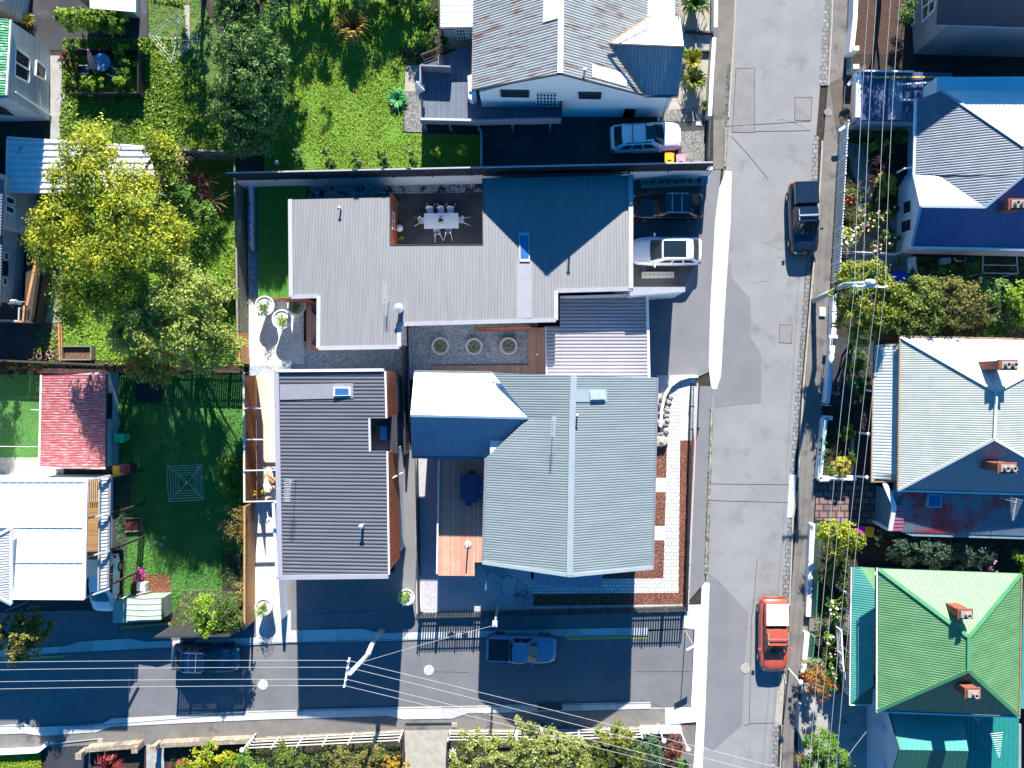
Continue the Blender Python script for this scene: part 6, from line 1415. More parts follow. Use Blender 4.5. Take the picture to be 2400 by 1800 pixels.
for i in range(7):
    q = P(1513+i*9.9, 644, .36); rnd = random.Random(i); C = [(q.x+rnd.gauss(0, .03), q.y+rnd.gauss(0, .03), .36+rnd.uniform(0, .08)) for _ in range(16)]
    l = leaf_object('plant', C, [.06]*16, lf_dark, bb, seed=i); l.data.transform(Matrix.Translation(-Vector(bb.location)*0))
b = MB(); b.pxprism([(1505, 629), (1515, 629), (1515, 636), (1505, 636)], .01, .05)
for i in range(4): b.beam(P(1505, 630.5+i*1.6, .06), P(1515, 630.5+i*1.6, .06), .02, .02)
tag(b.obj('floor_grate', mat('green steel grate', (.1,.25,.22), (.08,.2,.18), .5)), 'small green grate beside the trough planter', 'drain')
# ------------------------------------------------------------------ furniture
tb = thing('dining_table', 'long white outdoor dining table on the charcoal patio', 'table', P(1034, 518, .04))
b = MB(); b.pxprism([(994, 500), (1074, 499), (1075, 535), (994, 536)], .76, .8); b.obj('tabletop', plastic_white, tb)
for x, y in ((1000, 505), (1068, 505), (1068, 530), (1000, 530)): b = MB(); q = P(x, y, .76); b.beam(Vector((q.x, q.y, .04)), q, .07, .07); b.obj('leg', plastic_white, tb)
vz = thing('vase', 'dark vase with dark leaves on the white dining table', 'vase', P(1033, 517, .8))
b = MB(); b.lathe(P(1033, 517, .8), [(.0, 0), (.07, 0), (.1, .1), (.05, .2), (.06, .24)], 12); b.obj('body', plastic_black, vz)
rnd = random.Random(3); q = P(1033, 517, 1.05); leaf_object('leaves', [(q.x+rnd.gauss(0, .08), q.y+rnd.gauss(0, .08), 1.05+rnd.uniform(0, .15)) for _ in range(50)], [.13]*50, mat('dark blue leaves', (.015,.04,.045), (.02,.05,.05), .6), vz)
def white_chair(first=None):
    r = thing('dining_chair', None, 'chair')
    b = MB(); b.box((0, 0, .45), (.42, .42, .04)); b.obj('seat', plastic_white, r, origin=(0, 0, 0))
    b = MB(); secs = []
    for i in range(9):
        a = math.radians(-60+i*15); b.v += [(-.22+.26-.26*math.cos(a), .26*math.sin(a), .47), (-.24+.28-.3*math.cos(a), .3*math.sin(a), .8)]
    b.f = [(2*i, 2*i+1, 2*i+3, 2*i+2) for i in range(8)]; b.obj('backrest', plastic_white, r, origin=(0, 0, 0))
    for sx, sy in ((-1, -1), (-1, 1), (1, -1), (1, 1)):
        b = MB(); b.tube((sx*.14, sy*.14, .44), (sx*(.62 if sx < 0 else .24), sy*.3, 0), .03, .02, 6); b.obj('leg', plastic_white, r, origin=(0, 0, 0))
    return r
ch0 = white_chair(); first = True
for px, py, a, l in ((1008, 494, -90, 'white chair at the upper left side of the dining table'), (1034, 494, -90, 'white chair in the middle of the upper side of the dining table'), (1056, 494, -90, 'white chair at the upper right side of the dining table'),
                     (1024, 543, 100, 'white chair pulled out at the lower left side of the dining table'), (1051, 539, 85, 'white chair at the lower right side of the dining table'), (990, 517, 0, 'white chair at the left end of the dining table'), (1080, 516, 180, 'white chair at the right end of the dining table')):
    c = ch0 if first else copy_tree(ch0); first = False
    q = P(px, py, .45); c.location = (q.x, q.y, .04); c.rotation_euler = (0, 0, math.radians(a)); tag(c, l, 'chair', 'white chairs around the dining table')
t = thing('patio_stool', 'white rounded stool against the orange wall of the patio', 'stool', P(938, 538)); b = MB(); b.lathe(P(938, 537, .04), [(0, 0), (.18, 0), (.26, .25), (.24, .5), (0, .52)], 16); b.obj('body', plastic_white, t, smooth=True); b = MB(); b.lathe(P(938, 537, .04), [(.25, .3), (.27, .33), (.25, .36)], 16); b.obj('band', plastic_black, t)
t = thing('garden_hose', 'coiled bright green hose at the top of the orange patio wall', 'hose', P(926, 477)); b = MB()
for k in range(3): b.path([P(927, 478, .3+k*.05)+Vector((.15*math.cos(i*.524), .2*math.sin(i*.524), 0)) for i in range(13)], .022)
b.obj('coil', mat('bright green hose', (.03,.6,.15), (.03,.5,.12), .5), t)
pot('small dark pot with an olive plant at the foot of the orange patio wall', 942, 560, .13, .3, plastic_black, lf_gold, leafr=.16, nl=60)
# covered picnic setting on the red deck
dk = thing('red_deck', 'red brown timber deck west of the sage-roofed house', 'deck', P(1080, 1210, GZ)); DG = 2.4
b = MB(); b.pxprism([(1028, 1075), (1140, 1075), (1138, 1318), (1112, 1318), (1112, 1350), (1024, 1349)], GZ, DG); b.obj('floor', deck_red, dk)
balustrade(dk, [(1028, 1080), (1024, 1345)], DG, .5, paint_white, 'low_rail', .9)
pt = thing('picnic_table', 'dark blue covered picnic table on the red deck', 'table', P(1105, 1145, DG))
b = MB(); b.pxprism([(1088, 1111), (1121, 1112), (1119, 1178), (1087, 1178)], DG+.66, DG+.74); b.obj('tabletop', fabric_navy, pt)
b = MB(); b.pxprism([(1091, 1116), (1118, 1117), (1116, 1173), (1090, 1173)], DG, DG+.66); b.obj('skirt', fabric_navy, pt)
for lbl, q in (('dark blue bench left of the picnic table', [(1078, 1113), (1090, 1114), (1090, 1171), (1077, 1170)]), ('dark blue bench right of the picnic table', [(1121, 1118), (1134, 1120), (1133, 1171), (1120, 1173)])):
    t = thing('bench', lbl, 'bench', P(*q[0], DG)); b = MB(); b.pxprism(q, DG+.4, DG+.46); b.obj('seat', mat('blue bench cushion', (.04,.1,.2), (.05,.12,.23), .8), t)
    for yy in (1122, 1164): b = MB(); g = P((q[0][0]+q[1][0])/2, yy, DG+.4); b.beam(Vector((g.x, g.y, DG)), g, .2, .06); b.obj('leg', fabric_navy, t)
for lbl, x, y in (('small dark stool at the top end of the picnic table', 1107, 1107), ('small dark stool at the lower end of the picnic table', 1099, 1182)):
    t = thing('stool', lbl, 'stool', P(x, y, DG)); b = MB(); b.box(P(x, y, DG+.45), (.42, .22, .05)); b.obj('seat', fabric_navy, t)
    b = MB(); 
    for s in (-1, 1): b.beam(P(x, y, DG+.45)+Vector((s*.16, 0, 0)), P(x, y, DG)+Vector((s*.18, 0, 0)), .04, .04)
    b.obj('legs', fabric_navy, t)
t = thing('garden_statue', 'slim pale umbrella stand on the sunlit end of the red deck', 'stand', P(1098, 1285, DG)); b = MB(); b.lathe(P(1097, 1275, DG), [(0, 0), (.22, 0), (.24, .06), (.05, .1), (.05, 1.1), (0, 1.12)], 14); b.obj('body', mat('pinkish stone', (.62,.5,.42), (.55,.42,.35), .8), t)
# west deck furniture
t = thing('round_table', 'round white side table on the pale west deck', 'table', P(627, 1137, .5)); b = MB(); b.lathe(P(627, 1137, 1.2), [(0, .04), (.27, .04), (.27, 0), (0, 0)], 24); b.obj('tabletop', plastic_white, t); b = MB(); q = P(627, 1137, 1.2); b.tube(Vector((q.x, q.y, .5)), q, .03); b.obj('leg', plastic_white, t)
t = thing('wooden_chair', 'brown wooden armchair between the round table and the charcoal house', 'chair', P(641, 1130, .5)); b = MB(); b.box(P(641, 1130, .95), (.5, .45, .05), .3); b.obj('seat', wood_orange, t); b = MB(); b.box(P(637, 1124, 1.2), (.08, .5, .5), .6); b.obj('backrest', wood_orange, t)
t = thing('hanging_chair', 'navy sling chair with thin curved legs on the pale west deck', 'chair', P(642, 1105, .5)); b = MB(); b.add([P(636, 1095, 1.2), P(650, 1100, 1.2), P(650, 1118, 1.0), P(641, 1120, 1.0)], [(0, 1, 2, 3), (3, 2, 1, 0)]); b.obj('sling', fabric_navy, t); b = MB(); b.path([P(640, 1104, 1.0), P(630, 1113, .7), P(628, 1128, .52)], .02); b.path([P(636, 1094, 1.0), P(624, 1112, .52)], .02); b.obj('legs', metal_dark, t)
# brown deck strip beside the long house
dk = thing('courtyard_deck', 'brown timber deck around the gravel courtyard with planters', 'deck', P(1240, 850)); b = MB(); b.pxprism([(1238, 768), (1283, 768), (1283, 880), (1014, 882), (1014, 857), (1240, 856)], 0, .35); b.obj('floor', deck_brown, dk)
b = MB(); b.lathe(P(1259, 831, .35), [(0, .05), (.07, .05), (.08, 0)], 12); b.obj('deck_light', plastic_white, dk)
dk = thing('corner_deck', 'narrow timber deck under the south west corner of the long house', 'deck', P(735, 770)); b = MB(); b.pxprism([(718, 712), (775, 712), (775, 824), (718, 824)], 0, .35); b.obj('floor', deck_brown, dk)
for lbl, q in (('dark folded sail corner above the narrow timber deck', [(727, 725), (745, 712), (745, 746)]), ('dark lounge chair corner at the lower end of the narrow timber deck', [(729, 806), (744, 784), (746, 813)])):
    t = thing('lounge_chair', lbl, 'chair', P(742, q[0][1], .35)); b = MB(); q3 = [P(*p, .8) for p in q]; c = q3[2]+Vector((.6, .1, 0)); b.prism([*q3, c], .66, .76); b.obj('seat', fabric_navy, t); b = MB(); b.beam(q3[0]+Vector((.1, 0, -.1)), q3[0]+Vector((.1, 0, -.44)), .05, .05); b.beam(c+Vector((-.1, 0, -.1)), c+Vector((-.1, 0, -.44)), .05, .05); b.obj('legs', metal_dark, t)
# wheelie bins
def bin_(lbl, px, py, ang, body, lid, z=0.0):
    t = thing('wheelie_bin', lbl, 'bin')
    b = MB(); v = [(-.22, -.24, 0), (.22, -.24, 0), (.22, .24, 0), (-.22, .24, 0), (-.28, -.3, .98), (.28, -.3, .98), (.28, .3, .98), (-.28, .3, .98)]
    b.add(v, [(3, 2, 1, 0), (4, 5, 6, 7), (0, 1, 5, 4), (1, 2, 6, 5), (2, 3, 7, 6), (3, 0, 4, 7)]); b.obj('body', body, t)
    b = MB(); b.prism([(-.3, -.33), (.3, -.33), (.3, .33), (-.3, .33)], .985, 1.0, [1.03, 1.03, 1.08, 1.08]); b.box((0, 0, 1.08), (.24, .2, .03)); b.obj('lid', lid, t)
    b = MB(); b.tube((-.2, .38, 1.0), (.2, .38, 1.0), .02); b.obj('handle', body, t)
    for s in (-1, 1): b = MB(); b.tube((s*.22, .26, .12), (s*.28, .26, .12), .12, .12, 14); b.obj('wheel', rubber, t)
    q = P(px, py, z+1.05); t.location = (q.x, q.y, z); t.rotation_euler = (0, 0, math.radians(ang)); return t
bin_('red bin with a bright yellow lid beside the white SUV driveway', 1569, 371, 0, plastic_red, plastic_yellow, NZ)
bin_('red bin with a faded pink lid beside the yellow lidded one', 1596, 374, 4, plastic_red, plastic_pink, NZ)
bin_('bright green bin against the red-roofed shed', 278, 1027, 90, plastic_green, plastic_green)
bin_('yellow lidded bin between the red-roofed shed and the pergola', 276, 1102, 90, plastic_black, plastic_yellow)
bin_('dark maroon bin beside the yellow lidded bin at the shed corner', 293, 1098, 90, plastic_maroon, plastic_maroon)
bin_('yellow lidded bin beside the cobbled court', 2038, 1247, -5, plastic_red, plastic_yellow)
bin_('magenta bin partly under the leaves beside the cobbled court', 2019, 1246, 20, plastic_maroon, petal_magenta)
# ------------------------------------------------------------------ people
def person(lbl, px, py, z, ang, hgt=1.72, top=fabric_white, legs=denim, arms=((.25, .1, -.55), (-.25, .1, -.55)), stride=.18, label_hold=None, knee=.0):
    """feet at pixel px,py; faces +y of the figure before turning by ang"""
    root = thing('person', lbl, 'person'); k = hgt/1.72
    J = {'pel': (0, 0, .93), 'wa': (0, 0, 1.1), 'ch': (0, .01, 1.32), 'nk': (0, .01, 1.47), 'hd0': (0, .03, 1.56), 'hd1': (0, .03, 1.66),
         'shL': (.17, 0, 1.41), 'shR': (-.17, 0, 1.41), 'hiL': (.1, 0, .9), 'hiR': (-.1, 0, .9)}
    R = {'pel': .135, 'wa': .12, 'ch': .14, 'nk': .055, 'hd0': .085, 'hd1': .09, 'shL': .07, 'shR': .07, 'hiL': .09, 'hiR': .09}
    E = [('pel', 'wa'), ('wa', 'ch'), ('ch', 'nk'), ('nk', 'hd0'), ('hd0', 'hd1'), ('ch', 'shL'), ('ch', 'shR'), ('pel', 'hiL'), ('pel', 'hiR')]
    for s, nm, sg in ((1, 'L', 1), (-1, 'R', -1)):
        st = stride*sg
        J['kn'+nm] = (.11*s, st*.5+.04, .5); J['an'+nm] = (.11*s, st*1.0, .09); J['to'+nm] = (.12*s, st+.17, .04)
        R['kn'+nm] = .06; R['an'+nm] = .042; R['to'+nm] = .035
        a = arms[0 if s == 1 else 1]; sh = Vector(J['sh'+nm]); J['el'+nm] = tuple(sh+Vector((a[0]*.45, a[1]*.2, a[2]*.5))); J['wr'+nm] = tuple(sh+Vector(a)); d = (sh+Vector(a)-Vector(J['el'+nm])).normalized()
        J['ha'+nm] = tuple(Vector(J['wr'+nm])+d*.08); R['el'+nm] = .042; R['wr'+nm] = .028; R['ha'+nm] = .033
        E += [('hi'+nm, 'kn'+nm), ('kn'+nm, 'an'+nm), ('an'+nm, 'to'+nm), ('sh'+nm, 'el'+nm), ('el'+nm, 'wr'+nm), ('wr'+nm, 'ha'+nm)]
        w_ = Vector(J['ha'+nm]); sd = d.cross(Vector((0, 1, 0))).normalized() if abs(d.y) < .9 else Vector((1, 0, 0))
        for i in range(4):
            f0 = w_+sd*(i-1.5)*.017; L_ = (.07, .08, .075, .06)[i]; J[f'f{i}'+nm] = tuple(f0+d*L_*.5); J[f'g{i}'+nm] = tuple(f0+d*L_+Vector((0, .02, 0)))
            R[f'f{i}'+nm] = .0085; R[f'g{i}'+nm] = .007; E += [('ha'+nm, f'f{i}'+nm), (f'f{i}'+nm, f'g{i}'+nm)]
        J['t'+nm] = tuple(Vector(J['wr'+nm])+d*.05+Vector((0, .05, 0))); R['t'+nm] = .01; E.append(('wr'+nm, 't'+nm))
    def skin(nm, keys, edges, m, grow=0.0, sub=1):
        ids = {q: i for i, q in enumerate(keys)}; me = bpy.data.meshes.new(nm); me.from_pydata([tuple(c*k for c in J[q]) for q in keys], [(ids[a], ids[b_]) for a, b_ in edges], [])
        o = bpy.data.objects.new(nm, me); COL.objects.link(o); o.parent = root
        md = o.modifiers.new('Skin', 'SKIN'); sv = me.skin_vertices[0].data
        for q, i in ids.items(): r_ = (R[q]+grow)*k; sv[i].radius = (r_, r_*.85)
        sv[0].use_root = True; sb = o.modifiers.new('Sub', 'SUBSURF'); sb.levels = sub; sb.render_levels = sub; me.materials.append(m)
        return o
    body = skin('body', list(J), E, skin_m)
    tk = ['ch', 'wa', 'pel', 'shL', 'shR', 'elL', 'elR']; skin('shirt', tk, [('ch', 'wa'), ('wa', 'pel'), ('ch', 'shL'), ('ch', 'shR'), ('shL', 'elL'), ('shR', 'elR')], top, .018)
    tk = ['pel', 'hiL', 'hiR', 'knL', 'knR', 'anL', 'anR']; skin('trousers', tk, [('pel', 'hiL'), ('pel', 'hiR'), ('hiL', 'knL'), ('hiR', 'knR'), ('knL', 'anL'), ('knR', 'anR')], legs, .012)
    b = MB(); b.ball((0, .005*k, 1.665*k), .108*k, 12, (.92, 1.05, 1.0)); b.obj('hair', hair_m, root, smooth=True)
    b = MB(); b.ball((0, .13*k, 1.61*k), .022*k, 6); b.obj('nose', skin_m, root, smooth=True)
    for s in (-1, 1):
        b = MB(); b.ball((s*.032*k, .112*k, 1.635*k), .012*k, 6); b.obj('eye', plastic_black, root)
        b = MB(); b.box((s*.115*k, (stride*s)+.07*k, .035), (.09, .27, .07)); b.obj('shoe', plastic_black, root)
    g = P(px, py, z); root.location = g; root.rotation_euler = (0, 0, math.radians(ang)); return root
person('person in a white top and pale blue trousers standing by the orange handrail', 57, 711, 1.0, 200, 1.72, fabric_white, denim, ((.12, .2, -.5), (-.12, .15, -.5)), .05)
person('person in a white top walking along the shaded footpath by the rail fence', 1269, 1694, .05, 95, 1.72, fabric_white, mat('grey trousers', (.2,.22,.26), (.16,.18,.22), .85), ((.12, .28, -.45), (-.12, -.2, -.5)), .2)
person('person in dark clothes just left of the white topped walker', 1257, 1696, .05, 100, 1.7, fabric_navy, plastic_black, ((.12, -.2, -.5), (-.12, .25, -.45)), .18)
# ------------------------------------------------------------------ clotheslines
def clothesline(lbl, base, top, z0, h, half, rot, n=5, tilt=(0, 0)):
    g = P(*base, z0); c = P(*top, z0+h); t = thing('rotary_clothesline', lbl, 'clothesline', g)
    b = MB(); b.tube(g, c, .035, .025, 8); b.obj('mast', metal_galv, t)
    X = Vector((math.cos(rot), math.sin(rot), tilt[0])); Y = Vector((-math.sin(rot), math.cos(rot), tilt[1])); K = [c+X*half*a+Y*half*d+Vector((0, 0, .25)) for a, d in ((1, 1), (-1, 1), (-1, -1), (1, -1))]
    for q in K: b = MB(); b.tube(c-Vector((0, 0, .15)), q, .02, .014, 6); b.obj('arm', metal_galv, t)
    b = MB()
    for i in range(n):
        s = 1-i*.14
        for a, q in zip(K, K[1:]+K[:1]): b.tube(c.lerp(a, s), c.lerp(q, s), .008, .008, 4)
    b.obj('lines', paint_white, t)
    b = MB(); b.lathe(c, [(0, .12), (.08, .08), (.09, -.05), (0, -.1)], 12); b.obj('hub', metal_galv, t)
clothesline('square rotary clothesline standing on the large shaded lawn', (446, 1127), (438, 1131), 0, 1.9, 1.16, math.radians(3))
clothesline('rotary clothesline over the weedy lawn seen partly edge on', (443, 120), (412, 92), NZ, 1.9, 1.15, math.radians(38), 3)
b = MB(); b.path([P(-20, 1046, 2), P(93, 1047, 2)], .015); b.path([P(72, 960, 2), P(96, 961, 2)], .02); tag(b.obj('wash_line', paint_white), 'thin white wash line reaching the left wall of the red-roofed shed', 'line')
# ------------------------------------------------------------------ shaded patio set
t = thing('patio_table', 'round blue table on the dark red patio', 'table', P(238, 146, NZ+.03)); b = MB(); b.lathe(P(238, 146, NZ+.75), [(0, .04), (.58, .04), (.6, 0), (0, -.02)], 28); b.obj('tabletop', mat('blue table', (.1,.25,.45), (.08,.2,.38), .4), t)
for i in range(3): b = MB(); q = P(238, 146, NZ+.74); a = i*2.09; b.tube(q+Vector((.3*math.cos(a), .3*math.sin(a), 0)), Vector((q.x+.42*math.cos(a), q.y+.42*math.sin(a), NZ+.03)), .02); b.obj('leg', metal_dark, t)
def closed_umbrella(lbl, base, top, z0, z1, m, r=.16):
    t = thing('folded_umbrella', lbl, 'umbrella', P(*base, z0)); a, c = P(*base, z0), P(*top, z1); b = MB(); b.tube(a, c, .025, .025, 8); b.obj('pole', paint_white, t)
    b = MB(); n = 12; s0 = a.lerp(c, .35); d = (c-s0)
    for k, (f, rr) in enumerate(((0, r*1.1), (.3, r*.9), (.7, r*.6), (1, .04))):
        for i in range(n): g = 6.283*i/n; q = s0+d*f; w_ = rr*(1+.35*(i % 2)); b.v.append((q.x+w_*math.cos(g), q.y+w_*math.sin(g), q.z))
    b.f = [(k*n+i, k*n+(i+1) % n, (k+1)*n+(i+1) % n, (k+1)*n+i) for k in range(3) for i in range(n)]; b.obj('canopy', m, t)
closed_umbrella('faded pink folded umbrella leaning over the red patio', (224, 176), (206, 116), NZ, NZ+2.4, fabric_pink, .2)
closed_umbrella('white folded umbrella at the left edge of the raised deck', (990, 214), (975, 193), DZ, DZ+1.9, fabric_white, .22)
for lbl, x, y, a in (('dark patio chair with pale arms left of the round blue table', 199, 166, 0), ('dark patio chair with pale arms right of the round blue table', 268, 172, 150)):
    t = thing('patio_chair', lbl, 'chair'); b = MB(); b.box((0, 0, .42), (.5, .5, .04)); b.obj('seat', metal_dark, t); b = MB(); b.box((-.25, 0, .65), (.04, .5, .45)); b.obj('backrest', metal_dark, t)
    for s in (-1, 1): b = MB(); b.beam((-.25, s*.27, .62), (.28, s*.27, .62), .05, .03); b.obj('armrest', paint_white, t)
    for sx in (-1, 1):
        for sy in (-1, 1): b = MB(); b.tube((sx*.22, sy*.22, 0), (sx*.22, sy*.22, .42), .018); b.obj('leg', metal_dark, t)
    q = P(x, y, NZ+.45); t.location = (q.x, q.y, NZ+.03); t.rotation_euler = (0, 0, math.radians(a))
# white grill under the rusty roof eave
t = thing('deck_appliance', 'white rounded barbecue on the raised deck under the rusty eave', 'barbecue', P(1106, 212, DZ)); b = MB()
b.pxprism([(1096, 178), (1112, 172), (1116, 228), (1108, 235), (1098, 230)], DZ+.1, DZ+.85); b.obj('body', plastic_white, t); b = MB(); b.pxprism([(1097, 180), (1107, 178), (1109, 214), (1099, 214)], DZ+.85, DZ+.95); b.obj('lid', paint_grey, t)
t = thing('deck_bench', 'pale slatted bench on the raised deck near its north end', 'bench', P(1028, 138, DZ)); b = MB()
for i in range(3): b.beam(P(1028+i*4, 132, DZ+.45), P(1029+i*4, 152, DZ+.45), .09, .04)
b.obj('slats', wood_grey, t); b = MB(); b.beam(P(1029, 135, DZ+.02), P(1037, 135, DZ+.02), .05, .8); b.obj('legs', wood_grey, t)
# compost box, maroon frame box
t = thing('compost_box', 'timber compost box full of brown leaves beside the lawn', 'box', P(184, 828)); b = MB()
for p, q in (((150, 812), (218, 812)), ((218, 812), (218, 843)), ((218, 843), (150, 843)), ((150, 843), (150, 812))): b.beam(P(*p, .3), P(*q, .3), .08, .55)
b.obj('frame', wood_grey, t); b = MB(); b.pxprism([(152, 814), (216, 814), (216, 841), (152, 841)], 0, .35); b.obj('compost', mat('leafy compost', (.12,.06,.03), (.22,.13,.08), .95, 8, 1, 15, fine=.35), t)
t = thing('garden_box', 'shallow maroon bed with a pale timber frame on the shaded lawn', 'box', P(312, 1230)); b = MB()
for p, q in (((295, 1215), (331, 1214)), ((331, 1214), (333, 1244)), ((333, 1244), (294, 1246))): b.beam(P(*p, .12), P(*q, .12), .06, .2)
b.obj('frame', wood_grey, t); b = MB(); b.pxprism([(294, 1216), (330, 1215), (332, 1244), (294, 1245)], 0, .12); b.obj('bed', mat('maroon bark', (.12,.03,.03), (.08,.02,.02), .9, 8), t)
t = thing('sandpit', 'square dark bare plot at the top of the shaded lawn', 'plot', P(348, 920)); b = MB(); b.pxprism([(318, 898), (380, 898), (378, 942), (318, 943)], 0, .07); b.obj('soil_top', mat('blue black soil', (.015,.015,.025), (.025,.02,.03), .95, 6, 1, 20), t)
for p, q in (((318, 898), (380, 898)), ((318, 943), (378, 942))): b = MB(); b.beam(P(*p, .06), P(*q, .06), .05, .1); b.obj('edge', wood_dark, t)
for i, (x, y) in enumerate(((363, 1273), (384, 1260), (377, 1277))):
    b = MB(); b.lathe(P(x, y, .02), [(0, .03), (.12, .03), (.14, 0)], 14); tag(b.obj('stepping_stone', conc_grey), ['leftmost of the three pale round stones on the shaded lawn', 'uppermost of the three pale round stones on the shaded lawn', 'lower right of the three pale round stones on the shaded lawn'][i], 'stone', 'three pale stones on the shaded lawn')
b = MB()
for p, q in (((97, 869), (250, 871)), ): b.beam(P(*p, .12), P(*q, .12), .35, .2)
tag(b.obj('brick_edging', mat('pink brick edging', (.45,.16,.11), (.5,.3,.24), .8, 5, pat=('bricks', .25, .12, .015, .5))), 'pinkish brick edging above the red-roofed shed', 'edging')
b = MB(); b.beam(P(139, 756, .1), P(142, 846, .1), .1, .2); b.beam(P(145, 756, .1), P(148, 843, .1), .06, .25); tag(b.obj('timber_kerb', wood_orange), 'pale timber kerb between the brick yard and the lawn', 'edging')
b = MB(); b.box(P(2024, 850, .1)*1, (.1, .1, .1)); b.v = []; b.f = []
b = MB(); b.box(P(1927, 731, .1), (.4, .62, .12)); b.box(P(1927, 731, .17), (.34, .56, .03)); tag(b.obj('utility_box', plastic_white), 'white utility box lid on the footpath below the right power pole', 'box')
b = MB(); b.box(P(1651, 423, .3), (.45, .4, .6)); b.box(P(1651, 423, .62), (.5, .45, .05)); tag(b.obj('letterbox', mat('blue grey letterbox', (.15,.25,.4), (.12,.2,.34), .6)), 'blue grey letterbox pillar at the end of the gravel bed', 'letterbox')
b = MB(); c = P(1638, 290, NZ+.02); b.box(c, (.4, .28, .05)); b.box(c+Vector((0, 0, .03)), (.32, .2, .02)); tag(b.obj('lid', paint_grey), 'small pale lid on the gravel by the street end of the upper driveway', 'lid')
b = MB(); b.ball(P(648, 381, NZ+.15), .15, 10, (1, 1.2, .8)); tag(b.obj('ball', plastic_white, smooth=True), 'small white ball on the dark grass above the steel fence', 'ball')
b = MB(); b.tube(P(2019, 853, .1), P(2019, 853, .1)+Vector((0, 0, .3)), .02); b.v = []; b.f = []
# hanging tarpaulin, tank, racks near the blue-roofed house
b = MB(); rnd = random.Random(9); ps = [(2088, 640), (2108, 634), (2138, 640), (2142, 656), (2122, 668), (2098, 664), (2090, 652)]; b.prism([P(x, y, .5) for x, y in ps], .02, 0, [.5+rnd.uniform(-.12, .12) for _ in ps]); tag(b.obj('tarpaulin', plastic_blue), 'bright blue tarpaulin among the bushes south of the blue-roofed house', 'tarpaulin')
b = MB(); b.box(P(2214, 612, .35), (.5, .35, .7)); b.box(P(2214, 612, .72), (.54, .4, .05)); tag(b.obj('heat_pump', MATS['pale teal wall']), 'pale teal box against the south wall of the blue-roofed house', 'appliance')
b = MB(); c = P(2270, 617, .9); b.lathe(Vector((c.x, c.y, 0)), [(.34, 0), (.34, .9), (.3, .9), (.3, .6), (0, .6)], 20); tag(b.obj('barrel', metal_dark), 'dark open barrel south of the blue-roofed house', 'barrel')
t = thing('drying_rack', 'thin white frame rack against the south wall of the blue-roofed house', 'rack', P(2345, 620)); b = MB()
for p, q in (((2304, 600), (2303, 640)), ((2383, 602), (2386, 640)), ((2303, 640), (2386, 641)), ((2304, 621), (2385, 622))): b.beam(P(*p, 1.8), P(*q, 1.8), .05, .05)
b.obj('frame', paint_white, t); b = MB()
for x, y in ((2303, 640), (2386, 640)): q = P(x, y, 1.78); b.beam(Vector((q.x, q.y, 0)), q, .05, .05)
b.obj('legs', paint_white, t)
b = MB(); b.path([P(2238, 604, .6), P(2240, 612, .6), P(2262, 612, .6), P(2264, 604, .6)], .05); tag(b.obj('waste_pipe', paint_white), 'white bent waste pipe on the south wall of the blue-roofed house', 'pipe')
t = thing('garden_bin', 'dark tipped container above the grey terrace boxes', 'container', P(2190, 224)); b = MB()
for i in range(4): b.box(P(2168+i*11, 222, .5), (.24, .5, 1.0))
b.obj('boxes', plastic_black, t)
# veranda posts and arches of the pale villa
for l, x, y in (('upper white veranda bracket of the pale-roofed villa', 2036, 914), ('middle white veranda bracket of the pale-roofed villa', 2024, 1014), ('lower white veranda bracket of the pale-roofed villa', 2020, 1116)):
    b = MB(); b.beam(P(x-10, y, 1.0), P(x+14, y+3, 2.4), .13, .13); b.ball(P(x+12, y+3, 2.5), .14, 8); tag(b.obj('veranda_bracket', paint_white), l, 'bracket')
t = thing('garden_chair', 'white plastic garden chair beside the right gate of the stone driveway', 'chair', P(1060, 1768)); b = MB(); b.box(P(1060, 1768, .42), (.45, .45, .04), .3); b.obj('seat', plastic_white, t); b = MB(); b.box(P(1064, 1763, .6), (.06, .45, .5), .6); b.obj('backrest', plastic_white, t)
for sx, sy in ((-1, -1), (-1, 1), (1, -1), (1, 1)): b = MB(); q = P(1060, 1768, .4)+Vector((sx*.18, sy*.18, 0)); b.tube(Vector((q.x, q.y, 0)), q, .02); b.obj('leg', plastic_white, t)
# ------------------------------------------------------------------ boulders
BO = [(1566, 914, .2, 0, 'small tan'), (1558, 925, .17, 1, 'small dark'), (1572, 930, .18, 0, 'pale flattish'), (1555, 937, .3, 1, 'large dark round'), (1567, 943, .22, 0, 'pale rounded'), (1550, 951, .28, 1, 'dark egg shaped'), (1564, 956, .16, 0, 'tiny tan'),
      (1563, 962, .22, 0, 'brownish'), (1550, 970, .26, 0, 'tan angular'), (1563, 975, .2, 0, 'cream'), (1552, 980, .13, 1, 'smallest dark'), (1563, 985, .2, 0, 'light brown'), (1549, 992, .33, 0, 'widest tan'), (1562, 997, .16, 1, 'dull brown'), (1547, 1019, .24, 1, 'grey wedge shaped'), (1561, 1010, .2, 0, 'sandy'), (1548, 1035, .5, 0, 'biggest pale mossy')]
for i, (x, y, r_, d, l) in enumerate(BO):
    b = MB(); b.ball(P(x, y, GZ+r_*.35), r_, 9, (1, random.Random(i).uniform(.75, 1.1), .7), .28, i); tag(b.obj('boulder', boulder_dk if d else boulder_m, smooth=False), f'{l} boulder in the white gravel inside the curved wall, {"nearest the sage roof" if x < 1556 else "nearest the grid path"}', 'boulder', 'river boulders inside the curved wall')
